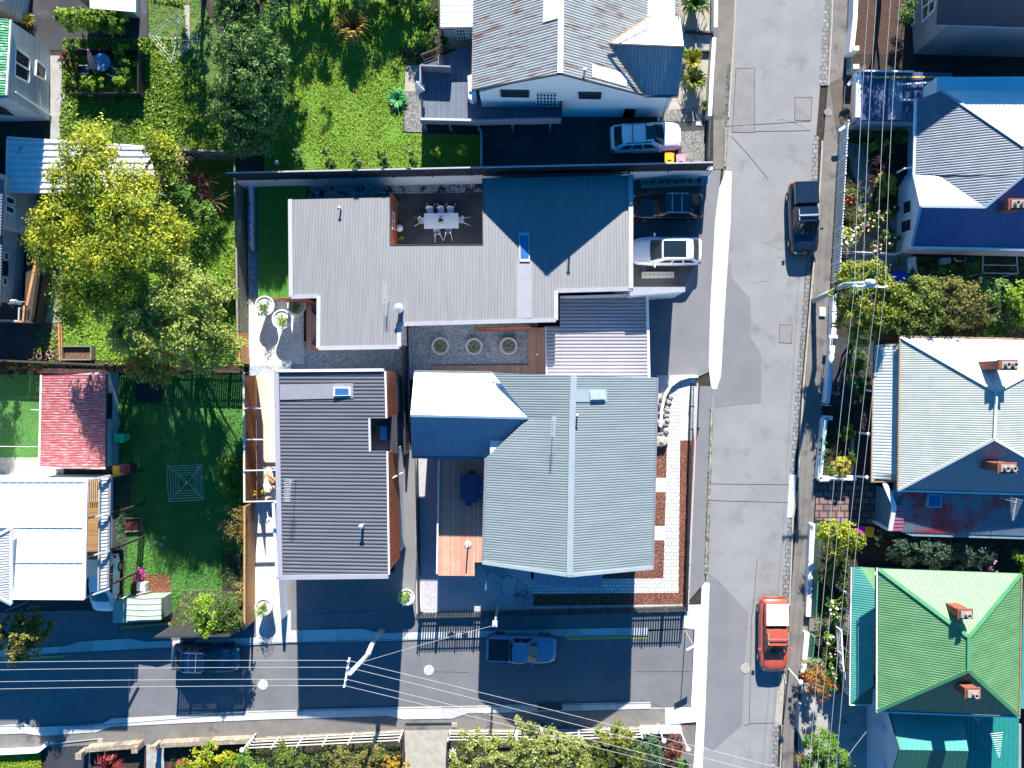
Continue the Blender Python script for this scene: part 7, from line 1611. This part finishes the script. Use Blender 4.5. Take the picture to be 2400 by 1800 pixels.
# ------------------------------------------------------------------ trees and plants
# golden tree group in the left yard (tall, throws its shade over the whole lawn behind)
GT = [(150,520,8.5,62,1.42),(205,360,9.0,55,1.27),(240,430,9.5,62,1.5),(165,430,8.5,50,1.27),(300,520,10.0,66,1.5),(120,590,7.7,42,1.05),(190,610,8.5,60,1.42),(260,610,9.5,60,1.5),(335,590,9.5,60,1.5),(360,500,8.5,48,1.2),(290,680,8.5,52,1.27),(170,690,7.0,36,0.98),(225,700,7.5,44,1.12),(375,345,6.0,30,0.9),(395,380,5.7,28,0.83),(330,440,8.0,44,1.12),(420,560,7.0,34,0.9),(230,325,8.0,30,0.83),(160,740,6.0,24,0.68),(100,560,7.5,30,0.75)]
tree('golden_tree', 'large golden green tree spreading over the striped carport roof', 'tree', (330, 590), GT, lf_yel, bark, 520, .46, .15, 11, .4, twigs=26, shell=.55)
tree('small_fruit_tree', 'loose green fruit tree below the golden tree beside the timber fence', 'tree', (440, 700), [(330,740,7.8,52,1.5),(400,700,8.3,54,1.5),(460,690,7.6,50,1.4),(370,790,7.6,54,1.5),(440,780,7.6,58,1.5),(500,770,6.4,44,1.2),(300,790,7,38,1.2),(510,690,6,38,1.2),(535,820,5.5,32,1.0),(475,835,6,42,1.2),(425,640,7.6,40,1.1)], lf_fruit, bark, 420, .34, .15, 12, .2, twigs=24, shell=.45)
tree('autumn_tree', 'yellowing tree at the lower tip of the golden tree beside the dark fence', 'tree', (330, 810), [(310,800,4.8,46,1.2),(290,750,4.8,34,1.0),(350,845,4.6,44,1.1),(400,840,4.8,38,1.1),(385,880,4.2,24,.8),(330,865,4.4,30,.9)], lf_autumn, bark, 330, .3, .15, 13, .14, shell=.55)
tree('shrub', 'green shrub mass between the golden tree and the timber fence', 'shrub', (445, 470), [(430,480,3.5,42,1.1),(470,510,3.5,36,1.0),(400,420,3,34,1.0),(455,600,2.5,38,1.0),(480,570,2,26,.8)], lf_mid, bark, 330, .3, .15, 14, .1, shell=.6)
tree('bare_shrub', 'reddish brown half bare shrub in the corner under the grey fence', 'shrub', (480, 455), [(450,440,1.5,45,.8),(500,470,1.4,38,.8),(480,420,1.2,36,.7)], lf_red, bark_dead, 110, .3, .1, 15, .06, twigs=40, shell=.3)
tree('dead_branches', 'tangle of bare dry branches right of the carport roof', 'branches', (370, 425), [(430,365,3.2,26,.5),(395,410,3.2,24,.5)], lf_autumn, bark_dead, 20, .2, .08, 16, .12, twigs=60, shell=.3)
# dark evergreens down the middle
tree('evergreen_tree', 'tall dark evergreen at the top of the row beside the middle lawn', 'tree', (600, -10), [(610,20,NZ+4,60,1.8),(560,-10,NZ+4,45,1.5),(640,-30,NZ+4,40,1.6),(545,45,NZ+3.6,36,1.3)], lf_dark, bark, 620, .3, .14, 21, .25, z0=NZ)
tree('evergreen_tree', 'dense dark green evergreen in the middle of the row beside the lawn', 'tree', (600, 140), [(600,110,NZ+3.8,62,1.8),(560,130,NZ+3.5,50,1.6),(640,135,NZ+3.5,44,1.5),(590,180,NZ+3.6,62,1.6),(550,200,NZ+3.3,44,1.4),(635,200,NZ+3.2,40,1.4)], lf_dark, bark, 620, .3, .14, 22, .28, z0=NZ)
tree('evergreen_tree', 'dark evergreen at the lower end of the row just above the steel fence', 'tree', (590, 290), [(590,250,NZ+2.9,60,1.6),(545,265,NZ+2.8,42,1.3),(635,260,NZ+2.6,36,1.2),(580,310,NZ+2.2,50,1.3),(550,335,NZ+1.8,30,.9),(610,325,NZ+1.8,34,.9)], lf_dark, bark, 620, .3, .14, 23, .26, z0=NZ)
for i, (x, y, r_, zz) in enumerate(((720, -50, 70, 2.6), (850, -70, 75, 2.4), (960, -50, 55, 2.4))):
    tree('evergreen_tree', ['dark tree beyond the top frame nearest the evergreen row', 'dark tree beyond the top frame above the flax clump', 'dark tree beyond the top frame near the rusty-roofed house'][i], 'tree', (x, y), [(x, y, NZ+zz-.6, r_, 1.2), (x-28, y+14, NZ+zz-1.2, r_*.6, 1.0), (x+28, y+8, NZ+zz-1.2, r_*.6, 1.0)], lf_dark, bark, 300, .32, .16, 31+i, .2, z0=NZ)
for i, (x, zz) in enumerate(((640, 5.6), (735, 5.0))):
    tree('columnar_tree', ['first', 'second', 'third', 'fourth'][i]+' narrow columnar tree from the left beyond the top frame above the middle lawn', 'tree', (x+40, -40), [(x, -150, NZ+zz, 11, 1.2), (x+8, -130, NZ+zz-1.6, 14, 1.2), (x+16, -110, NZ+zz-3, 16, 1.2)], lf_dark, bark, 300, .2, .14, 40+i, .1, 'columnar trees beyond the top frame', z0=NZ)
tree('tall_tree', 'unseen dark tree added beyond the left frame to shade the back lawn', 'tree', (30, 700), [(-180,640,6.5,66,1.8),(-150,700,5.6,60,1.6),(-130,600,6,50,1.6)], lf_dark, bark, 300, .32, .16, 38, .2)  # invented tree, blocks the sun over back lawn and brick yard
tree('tall_tree', 'tall dark tree beyond the top frame left of the evergreen row', 'tree', (480, -60), [(385,-215,NZ+6.8,48,1.8),(400,-190,NZ+5,44,2.0),(425,-150,NZ+3,40,1.8)], lf_dark, bark, 300, .32, .16, 35, .2, z0=NZ)
tree('tall_tree', 'tall dark tree beyond the top frame above the mulched garden', 'tree', (2060, -40), [(2110,-110,5.2,40,1.4),(2165,-120,6.2,50,1.6),(2210,-125,6,46,1.5)], lf_dark, bark, 300, .32, .16, 37, .2)
# plants on the middle lawn
tuft('flax_clump', 'large bronze and green flax clump on the middle lawn', 'flax', 835, 80, NZ, 1.25, 1.7, lf_bronze, 150, seed=2, wd=.1)
tuft('flax_clump', 'bronze flax clump at the top edge of the middle lawn', 'flax', 935, 12, NZ, .85, 1.4, lf_bronze, 90, seed=3, wd=.08)
tree('round_shrub', 'round glossy green shrub left of the raised deck', 'shrub', (1017, 92), [(1017,90,NZ+1.3,34,1.0)], lf_mid, bark, 1300, .16, .13, 41, .06, z0=NZ)
tree('round_shrub', 'green shrub at the top frame left of the white wing roof', 'shrub', (1005, 20), [(1005,18,NZ+1.6,32,1.1)], lf_mid, bark, 1200, .16, .13, 42, .06, z0=NZ)
tuft('ivy_patch', 'bright emerald green hose and ivy patch at the right edge of the middle lawn', 'plant', 932, 235, NZ, .75, .35, mat('emerald leaves', (.03,.3,.07), (.05,.24,.05), .6, island=.4), 110, seed=5, wd=.09)
SP = [((702,378),(697,360)),((775,382),(765,357)),((838,380),(832,362)),((900,380),(892,360)),((968,380),(958,357))]
w5 = ['first sapling from the left in the row above the steel fence', 'second sapling from the left in the row above the steel fence', 'third sapling from the left in the row above the steel fence', 'fourth sapling from the left in the row above the steel fence', 'fifth sapling in the row, the last one in the sun above the steel fence']
for i, (g, t_) in enumerate(SP):
    tree('sapling', w5[i], 'sapling', (g[0]+8, g[1]+10), [(g[0], g[1], NZ+1.4, 9, .5), (t_[0], t_[1], NZ+2.1, 9, .4), (g[0]+7, g[1]+8, NZ+.8, 8, .4)], lf_dark, bark, 1500, .12, .12, 50+i, .03, 'saplings in a row above the steel fence', z0=NZ)
for i, (x, y, l) in enumerate(((1022, 355, 'left of two bushy saplings on the shaded grass below the raised deck'), (1083, 352, 'right of two bushy saplings on the shaded grass below the raised deck'))):
    tree('sapling', l, 'sapling', (x+3, y+10), [(x, y, NZ+1.7, 11, .45)], lf_lime, bark, 1800, .14, .13, 60+i, .03, z0=NZ)
# top left garden
tree('hedge', 'clipped yellow green hedge in the top left garden', 'hedge', (230, 50), [(160,48,NZ+1.7,23,.95),(190,48,NZ+1.8,23,.95),(222,47,NZ+1.8,24,.95),(255,48,NZ+1.8,23,.95),(285,54,NZ+1.7,21,.9),(170,50,NZ+.8,22,.8),(205,50,NZ+.8,22,.8),(240,50,NZ+.8,22,.8),(275,52,NZ+.8,20,.8)], lf_lime, bark, 1000, .16, .13, 70, .05, z0=NZ)
for i, (x, y, r_, l) in enumerate(((288,120,15,'small shrub at the top right corner of the red patio'),(293,162,22,'leafy shrub on the right side of the red patio'),(221,198,26,'wide shrub along the lower edge of the red patio'),(286,200,19,'small shrub at the lower right corner of the red patio'))):
    tree('patio_shrub', l, 'shrub', (x, y), [(x, y, NZ+.9, r_, .5)], lf_lime if i != 1 else lf_mid, bark, 1100, .14, .12, 75+i, .04, z0=NZ)
tree('red_shrub', 'sparse dark red shrub left of the pink folded umbrella', 'shrub', (158, 138), [(158,138,NZ+.7,20,.4)], lf_red, bark, 500, .16, .12, 80, .03, z0=NZ)
tuft('spiky_plant', 'yellow green spiky plant beside the cream cottage', 'plant', 74, 52, NZ, .5, .5, lf_gold, 50, seed=8, wd=.06)
# rusty house front garden
tuft('flax_clump', 'big dark green flax clump at the top of the front gravel', 'flax', 1622, 22, NZ, 1.1, 1.5, lf_dark, 140, seed=11, wd=.09)
tuft('flax_clump', 'pale striped flax clump below the front path', 'flax', 1622, 198, NZ, .9, 1.2, lf_flax, 130, seed=12, wd=.09)
tuft('grass_clump', 'yellow green grassy clump above the striped flax', 'grass clump', 1618, 152, NZ, .75, 1.0, lf_gold, 150, seed=13, wd=.05)
tuft('flax_clump', 'small flax clump beside the white front garden wall', 'flax', 1650, 252, NZ, .42, .6, lf_flax, 60, seed=14, wd=.05)
tree('shrub', 'bright green leafy shrub beside the front path', 'shrub', (1615, 126), [(1612,126,NZ+.6,12,.4),(1632,124,NZ+.5,8,.3)], lf_lime, bark, 1200, .12, .14, 85, .03, z0=NZ)
for i in range(16):
    x = 1513+(i % 8)*17.5+random.Random(i).uniform(-2, 2); y = 416+(i//8)*13-(i % 8)*.6
    tuft('grass_plant', f"small grass plant in the gravel bed, {['first','second','third','fourth','fifth','sixth','seventh','eighth'][i % 8]} from the left in the {['upper','lower'][i//8]} row", 'plant', x, y, .02, .2, .25, lf_mid, 22, 'grass plants in the gravel bed', 100+i, .035)
# left street side
tree('street_tree', 'olive yellow tree at the left end of the side street', 'tree', (55, 1470), [(60,1480,4.2,38,1.1),(30,1470,3.8,26,.9),(90,1475,3.8,28,.9),(55,1520,3.6,32,1.0),(70,1455,4.2,28,.9),(-10,1500,3.2,20,.8)], leafm('muted yellow foliage', (.28,.24,.04), (.13,.15,.03)), bark, 420, .24, .17, 90, .12, shell=.6)
tree('shrub', 'bright green shrub at the bottom of the shaded lawn', 'shrub', (480, 1430), [(478,1425,3.2,32,.9),(500,1455,3.2,24,.8),(485,1475,3.4,18,.6)], lf_lime, bark, 520, .22, .14, 91, .06, shell=.55)
tree('shrub', 'grey green shrub between the bright green shrub and the orange fence', 'shrub', (540, 1430), [(538,1425,3.2,30,.9),(555,1455,3.2,22,.7),(520,1470,3.3,18,.6)], lf_oliv, bark, 620, .2, .12, 92, .06, shell=.55)
tree('shrub', 'brownish twiggy shrub beside the orange slatted wall', 'shrub', (545, 1225), [(545,1215,1.3,32,.8),(555,1245,1.2,24,.7)], lf_bronze, bark_dead, 520, .22, .1, 93, .05, twigs=14)
tree('shrub', 'sunlit yellow green shrub in the patch of light on the lawn', 'shrub', (540, 1130), [(538,1110,.6,26,.5),(545,1160,.6,28,.5),(530,1080,.5,18,.4)], lf_lime, bark, 700, .2, .12, 94, .04)
tree('flower_shrub', 'thin shrub with a few pale flowers at the foot of the orange fence', 'shrub', (572, 1385), [(568,1380,1.0,16,.8),(572,1410,.8,14,.6)], lf_bronze, bark, 520, .18, .1, 95, .03)
tuft('cordyline', 'pale green strappy plant against the timber boundary fence', 'plant', 548, 675, .0, .8, 1.2, lf_flax, 60, seed=16, wd=.07)
# southern gardens
tuft('red_flax', 'spiky red flax in the garden left of the front walk', 'flax', 265, 1790, .02, 1.05, 1.0, lf_redflax, 110, seed=17, wd=.07)
tuft('red_flax', 'smaller dark red flax right of the front walk', 'flax', 425, 1795, .02, .8, .9, lf_redflax, 70, seed=18, wd=.06)
tree('garden_tree', 'yellow green tree right of the front walk', 'tree', (480, 1800), [(470,1790,3,34,.9),(500,1770,3,30,.9),(525,1790,3,26,.8),(445,1815,2.6,30,.8)], lf_yel, bark, 620, .2, .14, 101, .1)
tree('garden_tree', 'fresh green bush behind the slim grey post lamp', 'tree', (570, 1810), [(560,1800,2.4,34,.9),(600,1810,2.2,26,.8)], lf_mid, bark, 620, .2, .14, 102, .1)
tree('garden_tree', 'grey green bush below the left rail fence', 'tree', (690, 1790), [(680,1785,2.8,34,1.0),(710,1800,2.6,28,.9),(665,1755,2.6,16,.7)], lf_oliv, bark, 620, .2, .13, 103, .1)
tree('garden_tree', 'olive bronze bush left of the yellow mound', 'tree', (820, 1800), [(810,1790,2.6,38,.9),(850,1800,2.6,34,.9),(880,1775,2.4,24,.7),(785,1770,2.4,20,.7)], leafm('dull olive foliage', (.2,.17,.04), (.1,.13,.03)), bark, 620, .2, .13, 104, .1)
tree('gold_mound', 'smooth golden yellow mound shrub beside the stone driveway', 'shrub', (925, 1795), [(925,1795,.9,32,.7)], leafm('golden needles', (.55,.32,.02), (.4,.27,.02)), bark, 2600, .1, .07, 105, .05)
HB = [(1095,1720,3.2,20,1.1),(1060,1700,3.4,9,.8),(1110,1770,3.2,44,1.2),(1165,1775,3.4,44,1.2),(1225,1760,3.4,44,1.3),(1275,1780,3.4,42,1.2),(1200,1725,3.6,12,.9),(1250,1735,3.4,20,.9),(1075,1800,3,40,1)]
HB = [(1105,1735,3.2,30,1.1),(1212,1693,3.6,8,.8),(1226,1700,3.6,7,.8),(1247,1696,3.6,7,.8),(1240,1755,3.4,46,1.3),(1300,1760,3.4,44,1.3),(1190,1765,3.2,48,1.2),(1130,1785,3.2,50,1.2),(1345,1745,3.2,26,1.0),(1360,1785,3.2,38,1.1),(1080,1800,3,36,1),(1250,1800,3.4,50,1.2)]
tree('hedge_tree', 'large pale olive tree in the middle of the southern hedge', 'tree', (1200, 1800), HB, leafm('pale olive foliage', (.33,.36,.1), (.17,.22,.04)), bark, 560, .2, .13, 106, .16, shell=.6, twigs=10)
tree('hedge_tree', 'dark olive tree right of the large pale olive tree', 'tree', (1450, 1780), [(1420,1740,3.2,34,1.1),(1460,1730,3.2,30,1.0),(1430,1785,3.0,44,1.1),(1480,1780,3.0,34,1.0),(1390,1790,3,34,1)], leafm('mossy foliage', (.2,.22,.03), (.08,.13,.02)), bark, 600, .2, .12, 107, .13, shell=.6)
tree('round_bush', 'blue green rounded bush near the corner wall', 'shrub', (1522, 1750), [(1520,1745,2.2,28,1.0),(1525,1775,2,28,.9)], lf_blue, bark, 1100, .16, .1, 108, .07)
tree('red_bush', 'rusty red bush behind the corner wall', 'shrub', (1575, 1740), [(1572,1742,1.8,22,.8),(1560,1765,1.7,18,.7),(1590,1755,1.6,14,.6)], leafm('brick red foliage', (.28,.1,.05), (.16,.06,.04)), bark, 900, .18, .1, 109, .06)
tree('green_bush', 'bright green glossy bush below the rusty red one', 'shrub', (1588, 1790), [(1585,1788,1.6,24,.7)], lf_mid, bark, 1000, .18, .15, 110, .06)
# right gardens
YT = [(2000,650,4.5,34,1.1),(2040,650,4.6,36,1.2),(2075,680,4.4,32,1.1),(1985,700,4,34,1.1),(2035,710,4.4,42,1.2),(2000,745,4,36,1.1),(2060,745,4,34,1.1),(2020,780,3.4,30,1.0)]
tree('gold_tree', 'yellow green tree under the right power pole and wires', 'tree', (2025, 710), YT, leafm('yellow green foliage', (.3,.32,.03), (.13,.2,.02)), bark, 560, .24, .15, 120, .16)
tuft('cabbage_palm', 'spiky green palm head in front of the yellow green tree', 'palm', 2003, 668, 5.0, .8, .4, leafm('palm leaves', (.1,.2,.05), (.16,.28,.07)), 90, seed=19, wd=.07, arch=1.0)
tree('garden_tree', 'feathery pale olive tree between the yellow green tree and the twiggy one', 'tree', (2150, 720), [(2130,720,4,40,1.1),(2160,690,4.2,40,1.1),(2175,740,4,36,1.0),(2120,765,3.6,30,.9),(2110,690,3.8,22,.8)], leafm('feathery foliage', (.24,.28,.05), (.12,.19,.03)), bark, 460, .26, .15, 121, .14, shell=.5, twigs=14)
tree('garden_tree', 'twiggy brownish olive tree above the cream north roof', 'tree', (2250, 710), [(2225,690,4.2,44,1.2),(2270,700,4.2,42,1.2),(2240,735,4,42,1.1),(2290,735,3.8,28,1.0),(2235,780,3.4,16,.7)], leafm('twiggy foliage', (.22,.2,.05), (.12,.15,.03)), bark_dead, 420, .26, .13, 122, .14, shell=.45, twigs=40)
tree('garden_tree', 'dark green tree right of the twiggy olive tree', 'tree', (2340, 720), [(2330,690,3.4,34,1.1),(2345,750,3.2,36,1.0),(2310,770,2.6,30,.9)], lf_dark, bark, 480, .26, .14, 123, .14)
tree('garden_tree', 'bright green tree at the right frame beside the dark one', 'tree', (2385, 710), [(2385,700,4.2,32,1.1),(2395,680,4.2,24,1.0),(2400,740,3.8,30,1.0)], lf_lime, bark, 420, .26, .16, 124, .14, shell=.5)
tree('dark_shrub', 'low dark shrubs behind the bright blue tarpaulin', 'shrub', (2180, 660), [(2160,660,1.6,34,.8),(2220,655,1.6,38,.8),(2280,655,1.6,34,.8)], lf_dark, bark, 420, .25, .13, 125, .08)
def rosebush(lbl, px, py, r_, petal, n=18, z=.9, lm=lf_oliv, seed=1, bl=None):
    t = tree('rose_bush', lbl, 'rose bush', (px, py), bl or [(px, py, z, r_, .6)], lm, bark, 900, .18, .11, seed, .03)
    rnd = random.Random(seed); b = MB(); src = bl or [(px, py, z, r_, .6)]
    for i in range(n):
        q = src[rnd.randrange(len(src))]; c = P(q[0]+rnd.uniform(-.8, .8)*q[3], q[1]+rnd.uniform(-.8, .8)*q[3], q[2]+.55); b.ball(c, rnd.uniform(.05, .1), 6, (1, 1, .6), .2, i)
    o = b.obj('blossoms', petal, t); o['kind'] = 'stuff'; return t
rosebush('rose bush with bright red blooms beside the long white picket fence', 1993, 462, 18, petal_red, 9, seed=130)
rosebush('tall rose bush with many cream and pink blooms left of the bay window', 2040, 515, 28, petal_pink, 26, seed=131, bl=[(2040,510,1.0,28,.6),(2062,500,1.1,22,.6),(2020,535,.9,20,.5)])
rosebush('rose bush with yellow leaves and white blooms at the lower picket fence', 1990, 555, 22, petal_white, 16, seed=132, lm=lf_fruit)
rosebush('rose bush with pale blooms under the lower bay window', 2082, 570, 20, petal_pink, 14, seed=133, bl=[(2085,560,.9,20,.5),(2055,580,.8,14,.4),(2088,490,1.0,14,.5)])
tree('variegated_shrub', 'yellow variegated shrub below the wires in the rose garden', 'shrub', (2075, 430), [(2075,425,1.2,18,.7),(2082,450,1.0,18,.6)], lf_gold, bark, 900, .18, .12, 134, .05)
tree('dark_shrub', 'dark purple shrub beside the curved garden walk', 'shrub', (2050, 390), [(2052,385,.8,24,.5),(2048,430,.7,18,.5)], mat('purple foliage', (.05,.02,.04), (.03,.015,.03), .6, island=.4), bark, 600, .2, .11, 135, .04)
tree('dark_shrub', 'dark glossy shrub with white flecks below the carport wall', 'shrub', (2045, 335), [(2040,330,.9,24,.6),(2070,340,.8,20,.5),(2110,320,.8,18,.5)], lf_dark, bark, 700, .2, .11, 136, .04)
rosebush('green bush dotted with red blooms in the side yard of the pale-roofed villa', 2009, 870, 22, petal_white, 3, seed=137, lm=lf_mid, bl=[(2010,845,.9,24,.6),(2010,885,.9,24,.6),(2015,910,.8,18,.5)])
tree('yellow_bush', 'round golden bush in the white walled front garden', 'shrub', (1972, 1097), [(1972,1095,.8,22,.7)], leafm('bright yellow foliage', (.6,.5,.04), (.4,.38,.04)), bark, 2200, .1, .1, 138, .05)
tree('low_shrub', 'low green shrubs above the round golden bush', 'shrub', (1985, 1030), [(1990,1010,.6,16,.4),(1978,1022,.5,10,.3),(1995,1075,.6,12,.4),(1945,1105,.5,10,.3)], lf_mid, bark, 900, .16, .11, 139, .03)
tree('climber', 'teal green climber over the railing of the white street wall', 'climber', (1929, 1060), [(1930,1035,.8,9,.4),(1929,1060,.8,9,.4)], lf_blue, bark, 1200, .12, .1, 140, .03)
tree('lime_tree', 'lime green small tree below the cobbled court', 'tree', (1965, 1260), [(1945,1250,2.4,26,.8),(1985,1255,2.6,30,.9),(2005,1270,2.4,20,.8),(1965,1285,2.2,28,.8)], lf_yel, bark, 700, .2, .13, 141, .1)
tree('shrub', 'green and bronze shrub under the lime green small tree', 'shrub', (1960, 1330), [(1950,1320,1.2,24,.7),(1965,1350,1.0,22,.6)], lf_oliv, bark, 600, .2, .12, 142, .05)
tree('dark_hedge', 'dark needle leaved shrubs between the patchy lean-to and the green roof', 'shrub', (2120, 1290), [(2090,1275,2.2,32,1.0),(2140,1285,2.2,36,1.0),(2190,1295,2.2,34,1.0),(2240,1300,2.2,32,.9),(2290,1290,2,34,.9)], leafm('dark needles', (.04,.085,.05), (.07,.12,.07)), bark, 520, .24, .13, 143, .1)
tree('pink_shrub', 'shrub with pink blossom sprays above the green north roof', 'shrub', (2312, 1325), [(2310,1320,1.8,16,.7),(2318,1345,1.6,14,.6)], petal_pink, bark, 260, .14, .08, 144, .04)
tree('shrub', 'bright yellow green bush at the right frame above the green roof', 'shrub', (2395, 1310), [(2395,1300,1.8,22,.8),(2400,1325,1.6,18,.7)], lf_lime, bark, 700, .2, .13, 145, .05)
rosebush('rose bush with cream blooms left of the veranda of the green-roofed house', 1960, 1430, 22, petal_white, 14, seed=146, lm=lf_mid, bl=[(1962,1415,1.1,20,.6),(1958,1445,1.0,18,.6)])
rosebush('long rose bush with pink and white blooms beside the veranda railing', 1958, 1540, 22, petal_pink, 20, seed=147, lm=lf_mid, bl=[(1952,1500,1.0,18,.6),(1960,1535,1.0,20,.6),(1955,1575,1.0,22,.6)])
rosebush('rose bush with crimson blooms above the concrete side yard', 1950, 1605, 20, petal_red, 12, seed=148, lm=lf_dark, bl=[(1950,1600,.9,20,.6),(1970,1610,.8,14,.5)])
tree('orange_tree', 'rusty orange leaved small tree at the end of the striped green pickets', 'tree', (1905, 1600), [(1900,1580,1.9,22,.7),(1915,1600,2.0,26,.7),(1920,1625,1.8,18,.6),(1895,1560,1.6,14,.5)], lf_orange, bark, 800, .18, .1, 149, .06)
tree('silver_shrub', 'silvery green shrub just above the rusty orange tree', 'shrub', (1890, 1565), [(1888,1562,1.5,16,.5),(1912,1555,1.4,16,.5)], leafm('silver foliage', (.3,.34,.2), (.22,.28,.14)), bark, 800, .14, .09, 150, .04)
tree('green_tree', 'bright green tree at the foot of the concrete side yard', 'tree', (1945, 1760), [(1900,1730,2.2,20,.7),(1930,1750,2.4,32,.9),(1955,1780,2.4,32,.9),(1920,1795,2.2,30,.8)], lf_mid, bark, 680, .2, .14, 151, .1)
tuft('grass_clump', 'straw coloured grass clump left of the bright green tree', 'grass clump', 1882, 1775, .02, .75, .8, lf_bronze, 120, seed=20, wd=.04)
tree('dark_shrub', 'dark shrub beside the tall grey rendered house', 'shrub', (2125, 40), [(2120,40,1.2,16,.7),(2125,20,1.2,14,.7)], lf_dark, bark, 600, .2, .12, 152, .04)
b = MB(); rnd = random.Random(7)
for x, y in ((46, 865), (68, 856), (70, 866), (78, 866), (92, 872), (95, 876), (107, 853), (20, 862)):
    for k in range(4): q = P(x+rnd.uniform(-3, 3), y+rnd.uniform(-2, 2), .6); b.ball(q, rnd.uniform(.05, .08), 6, (1, 1, .6), .2, k)
tf = tree('flower_bush', 'dark bush strip with scattered small red flowers below the dark timber fence', 'flower bush', (70, 866), [(20,864,.3,24,.3),(70,866,.3,26,.3),(110,868,.3,22,.3)], lf_dark, bark, 400, .2, .1, 153, .02)
o = b.obj('blossoms', petal_red, tf); o['kind'] = 'stuff'
# ------------------------------------------------------------------ grass blades
rnd = random.Random(77); C = []
for i in range(3500):
    x = rnd.uniform(429, 589); y = rnd.uniform(1386, 1447); q = G(x, y, .05+(y-1385)/63*1.97); C.append(q)
tag(leaf_object('grass', C, [.12*rnd.uniform(.6, 1.5) for _ in C], lf_dark, seed=77, up=.5, aspect=.35), kind='stuff')
def inpoly(x, y, poly):
    c = False; n = len(poly)
    for i in range(n):
        x0, y0 = poly[i]; x1, y1 = poly[i-1]
        if (y0 > y) != (y1 > y) and x < (x1-x0)*(y-y0)/(y1-y0)+x0: c = not c
    return c
def blades(name, pxpoly, z, n, m, size=.12, seed=1, clumpy=.5):
    rnd = random.Random(seed); xs = [p[0] for p in pxpoly]; ys = [p[1] for p in pxpoly]; C = []
    while len(C) < n:
        x = rnd.uniform(max(-60, min(xs)), min(2460, max(xs))); y = rnd.uniform(max(-60, min(ys)), min(1860, max(ys)))
        if not inpoly(x, y, pxpoly): continue
        if pnoise(Vector((x*.02, y*.02, seed)))+rnd.uniform(-.6, .6) < -clumpy*.5+.0: continue
        q = P(x, y, z); C.append((q.x, q.y, z+rnd.uniform(.01, .1)))
    o = leaf_object(name, C, [size*rnd.uniform(.6, 1.5) for _ in C], m, seed=seed, up=.7, aspect=.35); return tag(o, kind='stuff')
blades('grass', [(620,0),(1010,0),(992,150),(948,160),(945,312),(1130,316),(1128,396),(620,410)], NZ, 24000, lf_grass, .1, 1)
blades('grass', [(150,90),(430,90),(430,15),(345,0),(345,0),(430,0),(445,130),(560,330),(560,356),(140,345)], NZ, 16000, leafm('weed leaves', (.14,.27,.02), (.26,.38,.04)), .2, 2)
blades('grass', [(90,360),(575,360),(583,860),(90,860)], 0, 22000, lf_grass, .14, 3)
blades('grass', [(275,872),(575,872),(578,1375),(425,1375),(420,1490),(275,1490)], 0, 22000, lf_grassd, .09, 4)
blades('grass', [(0,1764),(95,1762),(98,1800),(0,1800)], .03, 1500, lf_grass, .11, 5)
blades('ground_cover', [(1985,280),(2110,280),(2100,595),(1970,595)], .02, 4500, lf_oliv, .12, 6, .2)
blades('ground_cover', [(2100,600),(2400,610),(2400,790),(2110,790),(2060,640)], .02, 5000, lf_dark, .14, 7, .2)
blades('ground_cover', [(400,1745),(945,1740),(945,1800),(400,1800)], .02, 3000, lf_oliv, .12, 8, .2)
blades('ground_cover', [(1945,985),(1995,985),(1990,1110),(1925,1110)], .02, 900, lf_oliv, .1, 9, .2)
blades('ground_cover', [(1915,1300),(1990,1310),(1985,1620),(1900,1600)], .02, 2500, lf_dark, .12, 10, .2)
blades('weeds', [(1664,955),(1671,955),(1660,1345),(1650,1345)], .04, 700, leafm('verge weeds', (.16,.15,.05), (.1,.12,.03)), .09, 21, .9)
blades('weeds', [(1704,150),(1712,150),(1702,390),(1696,390)], .04, 260, MATS['verge weeds'], .08, 22, .9)
blades('leaf_litter', [(1838,1350),(1852,1350),(1830,1800),(1812,1800)], .02, 260, leafm('dry leaf litter', (.25,.14,.06), (.16,.1,.05)), .07, 23, .9)
blades('leaf_litter', [(1905,300),(1925,300),(1880,1100),(1862,1100)], .02, 300, MATS['dry leaf litter'], .06, 24, .9)
